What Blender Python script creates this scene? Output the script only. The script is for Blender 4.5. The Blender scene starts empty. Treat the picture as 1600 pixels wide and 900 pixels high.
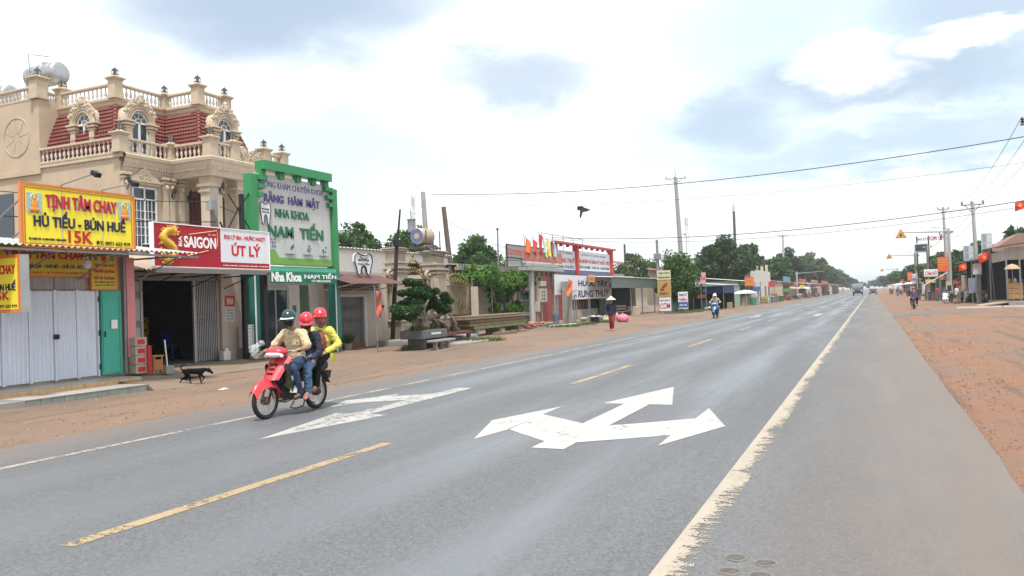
import bpy, bmesh, math, random
import numpy as np
from mathutils import Vector, Matrix, noise as mnoise
S = bpy.context.scene
COL = S.collection
R = math.radians
rng = random.Random(7)

# ---------------------------------------------------------------- camera, sky, sun, exposure
YAW, PITCH, ROLL = R(24.193), R(0.899), R(2.0)
F = Vector((-math.sin(YAW)*math.cos(PITCH), math.cos(YAW)*math.cos(PITCH), math.sin(PITCH)))
R0 = Vector((math.cos(YAW), math.sin(YAW), 0)); U0 = R0.cross(F)
RX = R0*math.cos(ROLL) - U0*math.sin(ROLL); UX = U0*math.cos(ROLL) + R0*math.sin(ROLL)
cam_d = bpy.data.cameras.new('camera'); cam = bpy.data.objects.new('camera', cam_d); COL.objects.link(cam)
cam.matrix_world = Matrix(((RX.x, UX.x, -F.x, 0), (RX.y, UX.y, -F.y, 0), (RX.z, UX.z, -F.z, 1.7), (0, 0, 0, 1)))
cam_d.sensor_width = 36; cam_d.lens = 28.125; cam_d.clip_start = .05; cam_d.clip_end = 9000
S.camera = cam
SUN_EL, SUN_AZ = R(68), R(150)        # azimuth measured from +Y towards +X
sun_dir = Vector((math.sin(SUN_AZ)*math.cos(SUN_EL), math.cos(SUN_AZ)*math.cos(SUN_EL), math.sin(SUN_EL)))
ld = bpy.data.lights.new('sun', 'SUN'); ld.energy = 2.9; ld.angle = R(7); ld.color = (1, .955, .89)
sun = bpy.data.objects.new('sun', ld); COL.objects.link(sun)
sun.rotation_euler = sun_dir.to_track_quat('Z', 'Y').to_euler()
S.view_settings.view_transform = 'Standard'; S.view_settings.look = 'None'
S.view_settings.gamma = 1; S.view_settings.use_curve_mapping = False
S.view_settings.exposure = 0.82
try:
    S.cycles.use_denoising = True; S.cycles.max_bounces = 6; S.cycles.diffuse_bounces = 3
    S.cycles.transparent_max_bounces = 8; S.cycles.volume_bounces = 0
except Exception: pass

W = bpy.data.worlds.new('World'); S.world = W; W.use_nodes = True
def build_world():
    nt = W.node_tree; N = nt.nodes; L = nt.links; N.clear()
    def n(t, **k):
        a = N.new(t)
        for kk, v in k.items(): setattr(a, kk, v)
        return a
    def mth(op, a, b=None, c=None, clamp=False):
        m = n('ShaderNodeMath', operation=op, use_clamp=clamp)
        for i, v in enumerate((a, b, c)):
            if v is None: continue
            if isinstance(v, (int, float)): m.inputs[i].default_value = v
            else: L.new(v, m.inputs[i])
        return m.outputs[0]
    sky = n('ShaderNodeTexSky', sky_type='NISHITA'); sky.sun_disc = False
    sky.sun_elevation = SUN_EL; sky.sun_rotation = SUN_AZ; sky.air_density = 1.0; sky.dust_density = 1.5; sky.ozone_density = 1.2
    g = n('ShaderNodeTexCoord').outputs['Generated']
    sx = n('ShaderNodeSeparateXYZ'); L.new(g, sx.inputs[0]); x, y, z = sx.outputs
    # a flat cloud deck seen in perspective
    d = mth('ADD', mth('MAXIMUM', z, 0.0), .16)
    cv = n('ShaderNodeCombineXYZ'); L.new(mth('DIVIDE', x, d), cv.inputs[0]); L.new(mth('DIVIDE', y, d), cv.inputs[1])
    def noise(scale, off, detail=7, rough=.55, dist=.3):
        a = n('ShaderNodeVectorMath', operation='ADD'); L.new(cv.outputs[0], a.inputs[0]); a.inputs[1].default_value = off
        t = n('ShaderNodeTexNoise'); L.new(a.outputs[0], t.inputs['Vector']); t.inputs['Scale'].default_value = scale
        t.inputs['Detail'].default_value = detail; t.inputs['Roughness'].default_value = rough; t.inputs['Distortion'].default_value = dist
        return t.outputs['Fac']
    n1 = noise(.75, (3.1, 1.7, 0)); n2 = noise(.55, (9.4, 4.2, 2)); n3 = noise(2.2, (1.4, 8.2, 1)); n4 = noise(4.5, (5.4, 2.2, 3), 9, .6)
    def ramp(fac, a, b):
        m = n('ShaderNodeMapRange', interpolation_type='SMOOTHSTEP'); L.new(fac, m.inputs['Value'])
        m.inputs['From Min'].default_value = a; m.inputs['From Max'].default_value = b; return m.outputs[0]
    az = mth('ARCTAN2', x, y); el = mth('ARCSINE', z)
    wob = mth('MULTIPLY', mth('SUBTRACT', n3, .5), .2); wob2 = mth('MULTIPLY', mth('SUBTRACT', n4, .5), .1)
    def blob(a0, e0, ra, re, soft=.55):
        u = mth('DIVIDE', mth('SUBTRACT', mth('ADD', az, wob), R(a0)), R(ra))
        v = mth('DIVIDE', mth('SUBTRACT', mth('ADD', el, wob2), R(e0)), R(re))
        q = mth('ADD', mth('MULTIPLY', u, u), mth('MULTIPLY', v, v))
        return ramp(q, 1.0 + soft, 1.0 - soft)
    def mixc(fac, A, B):
        m = n('ShaderNodeMix', data_type='RGBA')
        if isinstance(fac, (int, float)): m.inputs['Factor'].default_value = fac
        else: L.new(fac, m.inputs['Factor'])
        for i, v in ((6, A), (7, B)):
            if isinstance(v, tuple): m.inputs[i].default_value = (*v, 1)
            else: L.new(v, m.inputs[i])
        return m.outputs[2]
    WHITE = (.69, .74, .765); GREY = (.30, .375, .48)
    sc = n('ShaderNodeMix', data_type='RGBA', blend_type='MULTIPLY'); sc.inputs['Factor'].default_value = 1
    L.new(sky.outputs[0], sc.inputs[6]); sc.inputs[7].default_value = (.1, .1, .1, 1)
    blue = mixc(.55, sc.outputs[2], (.54, .74, .82))          # blue seen through thin high cloud
    # white deck with openings
    open_ = mth('MULTIPLY', ramp(n1, .56, .76), .6)
    for b in ((-2, 16.5, 10, 4.5), (-9, 10.8, 7, 3.2), (0, 9.2, 10, 2.0), (9, 13, 8, 4), (-40, 8.5, 8, 3), (-36, 11, 8, 2.6)):
        open_ = mth('MAXIMUM', open_, mth('MULTIPLY', blob(*b, 1.0), .75))
    c = mixc(mth('MULTIPLY', open_, .8), WHITE, blue)
    # grey cloud bellies
    gr = mth('MULTIPLY', ramp(n2, .56, .74), .3)
    for b, k in (((-41, 20.8, 12, 4.4), 1.0), ((-23.5, 15.6, 5.5, 2.0), .75), ((2, 13.6, 9, 2.2), .85), ((-8.5, 11.8, 4.2, 2.2), .7),
                 ((4, 9.2, 9, 1.6), .6), ((-46, 23, 12, 3), .7), ((9, 17.5, 8, 3), .8), ((-3, 8.7, 7, 1.1), .45)):
        gr = mth('MAXIMUM', gr, mth('MULTIPLY', blob(*b, 1.0), k))
    c = mixc(gr, c, GREY)
    # bright cumulus heads
    wh = mth('MAXIMUM', blob(6.6, 15.3, 3.6, 1.0, .95), blob(-.5, 14.6, 3.0, 1.6, 1.0))
    c = mixc(mth('MULTIPLY', wh, .75), c, (.78, .79, .79))
    # pale band towards the horizon
    c = mixc(mth('MULTIPLY', ramp(el, R(7), R(0)), .8), c, (.66, .72, .74))
    c = mixc(ramp(el, R(0), R(-3)), c, (.3, .28, .26))
    bg = n('ShaderNodeBackground'); L.new(c, bg.inputs[0]); bg.inputs[1].default_value = 1.0
    o = n('ShaderNodeOutputWorld'); L.new(bg.outputs[0], o.inputs[0])
build_world()

# ---------------------------------------------------------------- helpers
BASE = {}
def tag(o, label=None, cat=None, group=None, kind=None):
    if label: o['label'] = label
    if cat: o['category'] = cat
    if group: o['group'] = group
    if kind: o['kind'] = kind
    return o
def thing(name, label, cat, base=(0, 0, 0), group=None):
    o = bpy.data.objects.new(name, None); COL.objects.link(o); o.location = base; o.empty_display_size = .2
    BASE[o.name] = Vector(base); return tag(o, label, cat, group)
def root(o):
    while o.parent: o = o.parent
    return o
def base_of(p): return BASE.get(root(p).name, Vector((0, 0, 0))) if p else Vector((0, 0, 0))
def link(name, me, parent=None, loc=None, rot=None, scale=None):
    o = bpy.data.objects.new(name, me); COL.objects.link(o)
    if parent: o.parent = parent
    if loc is not None: o.location = Vector(loc) - base_of(parent)
    if rot is not None: o.rotation_euler = rot
    if scale is not None: o.scale = scale
    return o
def copy_tree(o, parent=None, base=None):
    c = o.copy(); COL.objects.link(c); c.parent = parent
    if base is not None: c.location = base; BASE[c.name] = Vector(base)
    for ch in [k for k in bpy.data.objects if k.parent == o]: copy_tree(ch, c)
    return c

class MB:
    def __init__(s): s.v = []; s.f = []; s.m = []; s.cur = 0
    def add(s, vs, fs):
        k = len(s.v); s.v += [tuple(p) for p in vs]; s.f += [tuple(i+k for i in f) for f in fs]; s.m += [s.cur]*len(fs); return s
    def box(s, x0, x1, y0, y1, z0, z1):
        return s.add([(x0,y0,z0),(x1,y0,z0),(x1,y1,z0),(x0,y1,z0),(x0,y0,z1),(x1,y0,z1),(x1,y1,z1),(x0,y1,z1)],
                     [(0,3,2,1),(4,5,6,7),(0,1,5,4),(1,2,6,5),(2,3,7,6),(3,0,4,7)])
    def cbox(s, c, d, M=None):
        vs = []
        for z in (-.5, .5):
            for x, y in ((-.5,-.5),(.5,-.5),(.5,.5),(-.5,.5)):
                p = Vector((x*d[0], y*d[1], z*d[2]))
                if M is not None: p = M @ p
                vs.append(p + Vector(c))
        return s.add(vs, [(0,3,2,1),(4,5,6,7),(0,1,5,4),(1,2,6,5),(2,3,7,6),(3,0,4,7)])
    def rbox(s, x0, x1, y0, y1, z0, z1, b=.02):      # box with chamfered edges
        bm = bmesh.new(); bmesh.ops.create_cube(bm, size=1)
        for v in bm.verts: v.co = Vector(((x0+x1)/2 + v.co.x*(x1-x0), (y0+y1)/2 + v.co.y*(y1-y0), (z0+z1)/2 + v.co.z*(z1-z0)))
        bmesh.ops.bevel(bm, geom=bm.edges[:], offset=b, segments=2, affect='EDGES', profile=.6)
        bm.verts.index_update(); s.add([v.co[:] for v in bm.verts], [[v.index for v in f.verts] for f in bm.faces]); bm.free(); return s
    def quad(s, a, b, c, d): return s.add([a, b, c, d], [(0, 1, 2, 3)])
    def tube(s, pts, r, n=8, caps=True, flat=1.0):
        pts = [Vector(p) for p in pts]; rs = r if isinstance(r, (list, tuple)) else [r]*len(pts)
        vs = []; prev = None
        for i, p in enumerate(pts):
            t = (pts[min(i+1, len(pts)-1)] - pts[max(i-1, 0)])
            if t.length < 1e-9: t = Vector((0, 0, 1))
            t.normalize()
            if prev is None:
                a = Vector((0, 0, 1)) if abs(t.z) < .9 else Vector((1, 0, 0))
                u = t.cross(a).normalized()
            else:
                u = (prev - t*prev.dot(t))
                u = u.normalized() if u.length > 1e-6 else t.orthogonal().normalized()
            prev = u; w = t.cross(u)
            for k in range(n):
                a = 2*math.pi*k/n; vs.append(p + (u*math.cos(a) + w*math.sin(a)*flat)*rs[i])
        fs = [(i*n+k, i*n+(k+1) % n, (i+1)*n+(k+1) % n, (i+1)*n+k) for i in range(len(pts)-1) for k in range(n)]
        if caps: fs += [tuple(range(n-1, -1, -1)), tuple(range((len(pts)-1)*n, len(pts)*n))]
        return s.add(vs, fs)
    def cyl(s, a, b, r, r2=None, n=12): return s.tube([a, b], [r, r if r2 is None else r2], n)
    def lathe(s, prof, c=(0, 0, 0), n=16, axis='Z', caps=True):
        vs = []
        for r, h in prof:
            for k in range(n):
                a = 2*math.pi*k/n; q = (r*math.cos(a), r*math.sin(a), h)
                if axis == 'Y': q = (q[0], q[2], q[1])
                if axis == 'X': q = (q[2], q[0], q[1])
                vs.append((q[0]+c[0], q[1]+c[1], q[2]+c[2]))
        fs = [(i*n+k, i*n+(k+1) % n, (i+1)*n+(k+1) % n, (i+1)*n+k) for i in range(len(prof)-1) for k in range(n)]
        if caps: fs += [tuple(range(n-1, -1, -1)), tuple(range((len(prof)-1)*n, len(prof)*n))]
        return s.add(vs, fs)
    def ell(s, c, r, n=10, M=None):
        vs = []; fs = []; m = max(4, n//2+1)
        for i in range(m+1):
            th = math.pi*i/m
            for k in range(n):
                a = 2*math.pi*k/n
                p = Vector((r[0]*math.sin(th)*math.cos(a), r[1]*math.sin(th)*math.sin(a), r[2]*math.cos(th)))
                if M is not None: p = M @ p
                vs.append(p + Vector(c))
        for i in range(m):
            for k in range(n): fs.append((i*n+k, (i+1)*n+k, (i+1)*n+(k+1) % n, i*n+(k+1) % n))
        return s.add(vs, fs)
    def prism(s, poly, h0, h1, plane='XY'):           # closed polygon extruded along the third axis
        k = len(poly)
        def P(a, b, h): return (a, b, h) if plane == 'XY' else ((h, a, b) if plane == 'YZ' else (a, h, b))
        vs = [P(a, b, h0) for a, b in poly] + [P(a, b, h1) for a, b in poly]
        return s.add(vs, [tuple(range(k-1, -1, -1)), tuple(range(k, 2*k))] + [(i, (i+1) % k, (i+1) % k + k, i+k) for i in range(k)])
    def torus(s, c, Rr, r, axis='Y', n=28, m=8, a0=0, a1=2*math.pi):
        full = abs(a1-a0-2*math.pi) < 1e-6; vs = []
        nn = n if full else n+1
        for i in range(nn):
            a = a0 + (a1-a0)*i/n
            for k in range(m):
                b = 2*math.pi*k/m; q = (Rr + r*math.cos(b)); p = (q*math.cos(a), r*math.sin(b), q*math.sin(a))
                if axis == 'Z': p = (p[0], p[2], p[1])
                if axis == 'X': p = (p[1], p[0], p[2])
                vs.append((p[0]+c[0], p[1]+c[1], p[2]+c[2]))
        return s.add(vs, [(i*m+k, ((i+1) % nn)*m+k, ((i+1) % nn)*m+(k+1) % m, i*m+(k+1) % m) for i in range(n) for k in range(m)])
    def sheet(s, fn, nu, nv, th=0):                   # parametric sheet
        vs = [fn(i/nu, j/nv) for i in range(nu+1) for j in range(nv+1)]
        return s.add(vs, [(i*(nv+1)+j, (i+1)*(nv+1)+j, (i+1)*(nv+1)+j+1, i*(nv+1)+j+1) for i in range(nu) for j in range(nv)])
    def mesh(s, name, mats, smooth=False, off=None):
        me = bpy.data.meshes.new(name)
        v = s.v if off is None else [(p[0]-off[0], p[1]-off[1], p[2]-off[2]) for p in s.v]
        me.from_pydata(v, [], s.f)
        for m in (mats if isinstance(mats, (list, tuple)) else [mats]): me.materials.append(m)
        if any(s.m): me.polygons.foreach_set('material_index', s.m)
        bm = bmesh.new(); bm.from_mesh(me); bmesh.ops.recalc_face_normals(bm, faces=bm.faces[:]); bm.to_mesh(me); bm.free()
        if smooth:
            me.polygons.foreach_set('use_smooth', [True]*len(me.polygons))
            if smooth is not True: me.set_sharp_from_angle(angle=R(smooth))
        me.update(); return me
    def build(s, name, mats, parent=None, smooth=False):
        return link(name, s.mesh(name, mats, smooth, base_of(parent)), parent)

def blobmesh(mb, name, mat, voxel=.015, it=4):        # one continuous skin over overlapping volumes
    me = mb.mesh('tmp', mat); o = bpy.data.objects.new('tmp', me); COL.objects.link(o)
    r = o.modifiers.new('r', 'REMESH'); r.mode = 'VOXEL'; r.voxel_size = voxel; r.use_smooth_shade = True
    sm = o.modifiers.new('s', 'SMOOTH'); sm.iterations = it; sm.factor = .5
    dg = bpy.context.evaluated_depsgraph_get(); dg.update()
    out = bpy.data.meshes.new_from_object(o.evaluated_get(dg)); out.name = name
    bpy.data.objects.remove(o); bpy.data.meshes.remove(me)
    out.materials.clear(); out.materials.append(mat)
    out.polygons.foreach_set('use_smooth', [True]*len(out.polygons)); return out

# ---------------------------------------------------------------- materials
MC = {}
def mat(name, col, rough=.75, var=.18, scale=2.5, bump=0., bscale=40., metal=0., spec=.35, streak=0., stain=(.12, .1, .08), island=0., alpha=1.):
    if name in MC: return MC[name]
    m = bpy.data.materials.new(name); m.use_nodes = True; nt = m.node_tree; N = nt.nodes; L = nt.links
    b = N['Principled BSDF']; b.inputs['Roughness'].default_value = rough; b.inputs['Metallic'].default_value = metal
    b.inputs['Specular IOR Level'].default_value = spec
    tc = N.new('ShaderNodeTexCoord')
    nz = N.new('ShaderNodeTexNoise'); nz.inputs['Scale'].default_value = scale; nz.inputs['Detail'].default_value = 6; nz.inputs['Roughness'].default_value = .62
    L.new(tc.outputs['Object'], nz.inputs['Vector'])
    mr = N.new('ShaderNodeMapRange'); L.new(nz.outputs['Fac'], mr.inputs['Value'])
    mr.inputs['From Min'].default_value = .25; mr.inputs['From Max'].default_value = .75
    mr.inputs['To Min'].default_value = 1-var; mr.inputs['To Max'].default_value = 1+var
    fac = mr.outputs[0]
    if island:
        ge = N.new('ShaderNodeNewGeometry'); mi = N.new('ShaderNodeMapRange'); L.new(ge.outputs['Random Per Island'], mi.inputs['Value'])
        mi.inputs['To Min'].default_value = 1-island; mi.inputs['To Max'].default_value = 1+island
        mm = N.new('ShaderNodeMath'); mm.operation = 'MULTIPLY'; L.new(fac, mm.inputs[0]); L.new(mi.outputs[0], mm.inputs[1]); fac = mm.outputs[0]
    vm = N.new('ShaderNodeVectorMath'); vm.operation = 'SCALE'; vm.inputs[0].default_value = col; L.new(fac, vm.inputs['Scale'])
    out = vm.outputs[0]
    if streak:
        mp = N.new('ShaderNodeMapping'); mp.inputs['Scale'].default_value = (3.2, 3.2, .32); L.new(tc.outputs['Object'], mp.inputs['Vector'])
        n2 = N.new('ShaderNodeTexNoise'); n2.inputs['Scale'].default_value = 1.7; n2.inputs['Detail'].default_value = 8; n2.inputs['Roughness'].default_value = .7
        L.new(mp.outputs[0], n2.inputs['Vector'])
        r2 = N.new('ShaderNodeMapRange'); r2.interpolation_type = 'SMOOTHSTEP'; L.new(n2.outputs['Fac'], r2.inputs['Value'])
        r2.inputs['From Min'].default_value = .5; r2.inputs['From Max'].default_value = .78; r2.inputs['To Max'].default_value = streak
        mx = N.new('ShaderNodeMix'); mx.data_type = 'RGBA'; L.new(r2.outputs[0], mx.inputs['Factor']); L.new(out, mx.inputs[6]); mx.inputs[7].default_value = (*stain, 1)
        out = mx.outputs[2]
    L.new(out, b.inputs['Base Color'])
    if bump:
        n3 = N.new('ShaderNodeTexNoise'); n3.inputs['Scale'].default_value = bscale; n3.inputs['Detail'].default_value = 5; L.new(tc.outputs['Object'], n3.inputs['Vector'])
        bp = N.new('ShaderNodeBump'); bp.inputs['Strength'].default_value = bump; bp.inputs['Distance'].default_value = .02
        L.new(n3.outputs['Fac'], bp.inputs['Height']); L.new(bp.outputs[0], b.inputs['Normal'])
    if alpha < 1: b.inputs['Alpha'].default_value = alpha
    MC[name] = m; return m
def leafmat(name, col, var=.35):
    if name in MC: return MC[name]
    m = mat(name, col, .55, .25, .8, spec=.25, island=var)
    b = m.node_tree.nodes['Principled BSDF']; L = m.node_tree.links
    tr = m.node_tree.nodes.new('ShaderNodeBsdfTranslucent'); mx = m.node_tree.nodes.new('ShaderNodeMixShader'); mx.inputs[0].default_value = .28
    src = b.inputs['Base Color'].links[0].from_socket
    L.new(src, tr.inputs[0]); L.new(b.outputs[0], mx.inputs[1]); L.new(tr.outputs[0], mx.inputs[2])
    L.new(mx.outputs[0], m.node_tree.nodes['Material Output'].inputs[0]); return m
def glassmat(name='window_glass', col=(.03, .045, .06)): return mat(name, col, .08, .1, 1, spec=.6)

# ---------------------------------------------------------------- lettering (flat raised letters)
def text_mesh(body, bold=0., th=.006, res=3, shear=0.):
    c = bpy.data.curves.new('t', 'FONT'); c.body = body; c.offset = bold; c.extrude = .02; c.resolution_u = res; c.shear = shear; c.align_x = 'CENTER'
    o = bpy.data.objects.new('t', c); tm = o.to_mesh()
    v = np.empty(len(tm.vertices)*3); tm.vertices.foreach_get('co', v); v = v.reshape(-1, 3)
    fs = [tuple(p.vertices) for p in tm.polygons]; o.to_mesh_clear(); bpy.data.objects.remove(o); bpy.data.curves.remove(c)
    return v, fs
def letter(parent, body, y0, y1, z0, z1, at, m, face='X', bold=.02, th=.008, name='lettering', shear=0., rot=None):
    """letters fill the box y0..y1 by z0..z1 on the plane at; face X: seen from +X, reading along +Y; face Y: seen from -Y, reading along +X"""
    v, fs = text_mesh(body, bold, shear=shear)
    if rot == 90: v = np.stack([-v[:, 1], v[:, 0], v[:, 2]], 1)
    mn, mx = v.min(0), v.max(0); u = (v - mn)/np.maximum(mx - mn, 1e-9)
    a = y0 + u[:, 0]*(y1-y0); b = z0 + u[:, 1]*(z1-z0)
    if face == 'X': P = np.stack([at + u[:, 2]*th, a, b], 1)
    elif face == 'Y': P = np.stack([a, at - u[:, 2]*th, b], 1)
    elif face == 'YB': P = np.stack([a, at + (1-u[:, 2])*0 - u[:, 2]*th, b], 1)
    off = base_of(parent); P = P - np.array(off)
    me = bpy.data.meshes.new(name); me.from_pydata(P.tolist(), [], fs); me.materials.append(m); me.update()
    return link(name, me, parent)
def board(parent, name, y0, y1, z0, z1, x0, x1, m): return MB().box(x0, x1, y0, y1, z0, z1).build(name, m, parent)
# ================================================================ ground, road, markings
def nodes(m):
    m.use_nodes = True; return m.node_tree.nodes, m.node_tree.links
def ground_material(name, c1, c2, c3, sc=.35):
    m = bpy.data.materials.new(name); N, L = nodes(m); b = N['Principled BSDF']; b.inputs['Roughness'].default_value = .95; b.inputs['Specular IOR Level'].default_value = .15
    tc = N.new('ShaderNodeTexCoord'); mp = N.new('ShaderNodeMapping'); mp.inputs['Scale'].default_value = (1, .42, 1); L.new(tc.outputs['Object'], mp.inputs[0])
    def nz(scale, det, vec, ro=.65):
        t = N.new('ShaderNodeTexNoise'); t.inputs['Scale'].default_value = scale; t.inputs['Detail'].default_value = det; t.inputs['Roughness'].default_value = ro; L.new(vec, t.inputs['Vector']); return t.outputs['Fac']
    def mix(fac, a, c):
        x = N.new('ShaderNodeMix'); x.data_type = 'RGBA'; L.new(fac, x.inputs['Factor'])
        for i, v in ((6, a), (7, c)):
            if isinstance(v, tuple): x.inputs[i].default_value = (*v, 1)
            else: L.new(v, x.inputs[i])
        return x.outputs[2]
    def rp(f, a, c, to=1):
        r = N.new('ShaderNodeMapRange'); r.interpolation_type = 'SMOOTHSTEP'; L.new(f, r.inputs[0]); r.inputs[1].default_value = a; r.inputs[2].default_value = c; r.inputs[4].default_value = to; return r.outputs[0]
    big = nz(sc, 6, mp.outputs[0]); mid = nz(1.9, 8, mp.outputs[0], .7); fine = nz(28, 5, tc.outputs['Object'], .7); vf = nz(120, 2, tc.outputs['Object'])
    c = mix(rp(big, .38, .62), c1, c2); c = mix(rp(mid, .5, .72, .75), c, c3)
    c = mix(rp(fine, .56, .72, .45), c, tuple(v*.45 for v in c3)); c = mix(rp(vf, .62, .75, .4), c, tuple(min(1, v*1.7) for v in c1))
    mp2 = N.new('ShaderNodeMapping'); mp2.inputs['Scale'].default_value = (1.6, .07, 1); mp2.inputs['Rotation'].default_value = (0, 0, .06); L.new(tc.outputs['Object'], mp2.inputs[0]); rut = nz(1.3, 5, mp2.outputs[0], .6)
    c = mix(rp(rut, .54, .68, .6), c, tuple(v*.62 for v in c2)); c = mix(rp(rut, .36, .26, .5), c, tuple(v*1.25 for v in c1))
    L.new(c, b.inputs['Base Color'])
    bp = N.new('ShaderNodeBump'); bp.inputs['Strength'].default_value = .8; bp.inputs['Distance'].default_value = .03; L.new(fine, bp.inputs['Height'])
    bp2 = N.new('ShaderNodeBump'); bp2.inputs['Strength'].default_value = .5; bp2.inputs['Distance'].default_value = .12; L.new(mid, bp2.inputs['Height']); L.new(bp.outputs[0], bp2.inputs['Normal'])
    L.new(bp2.outputs[0], b.inputs['Normal']); return m
G_LEFT = ground_material('verge_dirt', (.245, .165, .12), (.185, .14, .11), (.15, .108, .082))
G_RIGHT = ground_material('laterite_dirt', (.25, .135, .088), (.195, .145, .115), (.16, .105, .075))
G_CONC = ground_material('dusty_concrete', (.25, .195, .15), (.21, .165, .132), (.165, .13, .104), .6)

xs = [-4000, -600, -120, -40, -25, -21, -18, -16.5, -15, -14, -13, -12.2, -11.5, -11, -10.6, -10.2, -6, .4, .95, 1.15, 1.5, 2.1, 2.8, 3.6, 4.6, 6, 8, 11, 16, 40, 200, 900, 4000]
zz = [.1]*6 + [.1, .1, .09, .08, .07, .05, .03, .01, -.02, -.05, -.05, -.05, -.05, -.045, -.05, -.045, -.04, -.035, -.03, -.02, 0, 0, 0, 0, 0, 0, 0]
ys = [-200, -20] + [-6+1.0*i for i in range(76)] + [72+6*i for i in range(40)] + [330, 420, 600, 900, 1600, 4000]
def terr(i, j):
    x, y = xs[i], ys[j]; r = random.Random(i*7919+j); a = .018 if (-40 < x < -11 or 1.0 < x < 40) else 0
    return (x, y, zz[i] + (r.random()-.5)*2*a)
g = MB(); nx, ny = len(xs), len(ys); g.v = [terr(i, j) for i in range(nx) for j in range(ny)]
for i in range(nx-1):
    for j in range(ny-1):
        g.f.append((i*ny+j, (i+1)*ny+j, (i+1)*ny+j+1, i*ny+j+1)); g.m.append(1 if xs[i] >= .4 else 0)
tag(g.build('ground', [G_LEFT, G_RIGHT], smooth=True), kind='structure')

def asphalt_material():
    m = bpy.data.materials.new('asphalt'); N, L = nodes(m); b = N['Principled BSDF']; b.inputs['Specular IOR Level'].default_value = .5
    tc = N.new('ShaderNodeTexCoord'); ob = tc.outputs['Object']
    def nz(scale, det, vec, ro=.6):
        t = N.new('ShaderNodeTexNoise'); t.inputs['Scale'].default_value = scale; t.inputs['Detail'].default_value = det; t.inputs['Roughness'].default_value = ro; L.new(vec, t.inputs['Vector']); return t.outputs['Fac']
    def mapg(sc):
        mp = N.new('ShaderNodeMapping'); mp.inputs['Scale'].default_value = sc; L.new(ob, mp.inputs[0]); return mp.outputs[0]
    def rp(f, a, c, lo=0, hi=1):
        r = N.new('ShaderNodeMapRange'); r.interpolation_type = 'SMOOTHSTEP'; L.new(f, r.inputs[0]); r.inputs[1].default_value = a; r.inputs[2].default_value = c; r.inputs[3].default_value = lo; r.inputs[4].default_value = hi; return r.outputs[0]
    def mth(op, a, c):
        q = N.new('ShaderNodeMath'); q.operation = op
        for i, v in enumerate((a, c)):
            if isinstance(v, (int, float)): q.inputs[i].default_value = v
            else: L.new(v, q.inputs[i])
        return q.outputs[0]
    def mix(fac, a, c):
        x = N.new('ShaderNodeMix'); x.data_type = 'RGBA'; L.new(fac, x.inputs['Factor'])
        for i, v in ((6, a), (7, c)):
            if isinstance(v, tuple): x.inputs[i].default_value = (*v, 1)
            else: L.new(v, x.inputs[i])
        return x.outputs[2]
    sx = N.new('ShaderNodeSeparateXYZ'); L.new(ob, sx.inputs[0]); X = sx.outputs[0]
    streak = nz(.9, 6, mapg((1.0, .11, 1)), .6); broad = nz(.22, 5, mapg((1, .4, 1))); fine = nz(55, 4, ob, .7); grit = nz(190, 2, ob); scuff = nz(2.6, 7, mapg((1, .22, 1)), .7)
    c = mix(rp(broad, .35, .65), (.088, .091, .098), (.106, .109, .116))
    c = mix(rp(streak, .44, .68, 0, .55), c, (.125, .131, .146))  # tyre-polished streaks, with a bluish sheen put into their colour
    vo = N.new('ShaderNodeTexVoronoi'); vo.inputs['Scale'].default_value = 52; L.new(ob, vo.inputs['Vector']); sv = N.new('ShaderNodeSeparateColor'); L.new(vo.outputs['Color'], sv.inputs[0])
    c = mix(rp(sv.outputs[0], .5, 1.0, 0, .5), c, (.175, .175, .178)); c = mix(rp(sv.outputs[1], .62, 1.0, 0, .6), c, (.055, .055, .057))
    dust = mth('ADD', rp(X, -1.9, 1.2), rp(X, -8.6, -10.6, 0, 1.0))
    dn = mth('MULTIPLY', dust, rp(scuff, .2, .7, .45, 1))
    c = mix(mth('MINIMUM', dn, .85), c, (.165, .132, .113))
    c = mix(rp(fine, .58, .74, 0, .5), c, (.075, .073, .072)); c = mix(rp(grit, .6, .74, 0, .42), c, (.30, .29, .28))
    c = mix(rp(scuff, .62, .8, 0, .35), c, (.1, .097, .095))
    L.new(c, b.inputs['Base Color'])
    trk = None
    for xc in (-2.55, -4.25, -6.35, -8.05):
        dx = mth('SUBTRACT', X, xc); gq = mth('POWER', 2.718, mth('MULTIPLY', mth('MULTIPLY', dx, dx), -5.5)); trk = gq if trk is None else mth('ADD', trk, gq)
    trk = mth('MULTIPLY', trk, rp(streak, .3, .6, .35, 1))
    c = mix(mth('MULTIPLY', trk, .6), c, (.15, .159, .178)); L.new(c, b.inputs['Base Color'])  # worn tracks; bluish reflection of the sky also painted into the base colour
    r1 = mth('SUBTRACT', mth('SUBTRACT', .72, mth('MULTIPLY', trk, .27)), mth('MULTIPLY', rp(streak, .40, .66), .2)); r1 = mth('ADD', r1, mth('MULTIPLY', dn, .16)); L.new(r1, b.inputs['Roughness'])
    bp = N.new('ShaderNodeBump'); bp.inputs['Strength'].default_value = .35; bp.inputs['Distance'].default_value = .008; L.new(fine, bp.inputs['Height']); L.new(bp.outputs[0], b.inputs['Normal'])
    return m
ASPH = asphalt_material()
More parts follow.
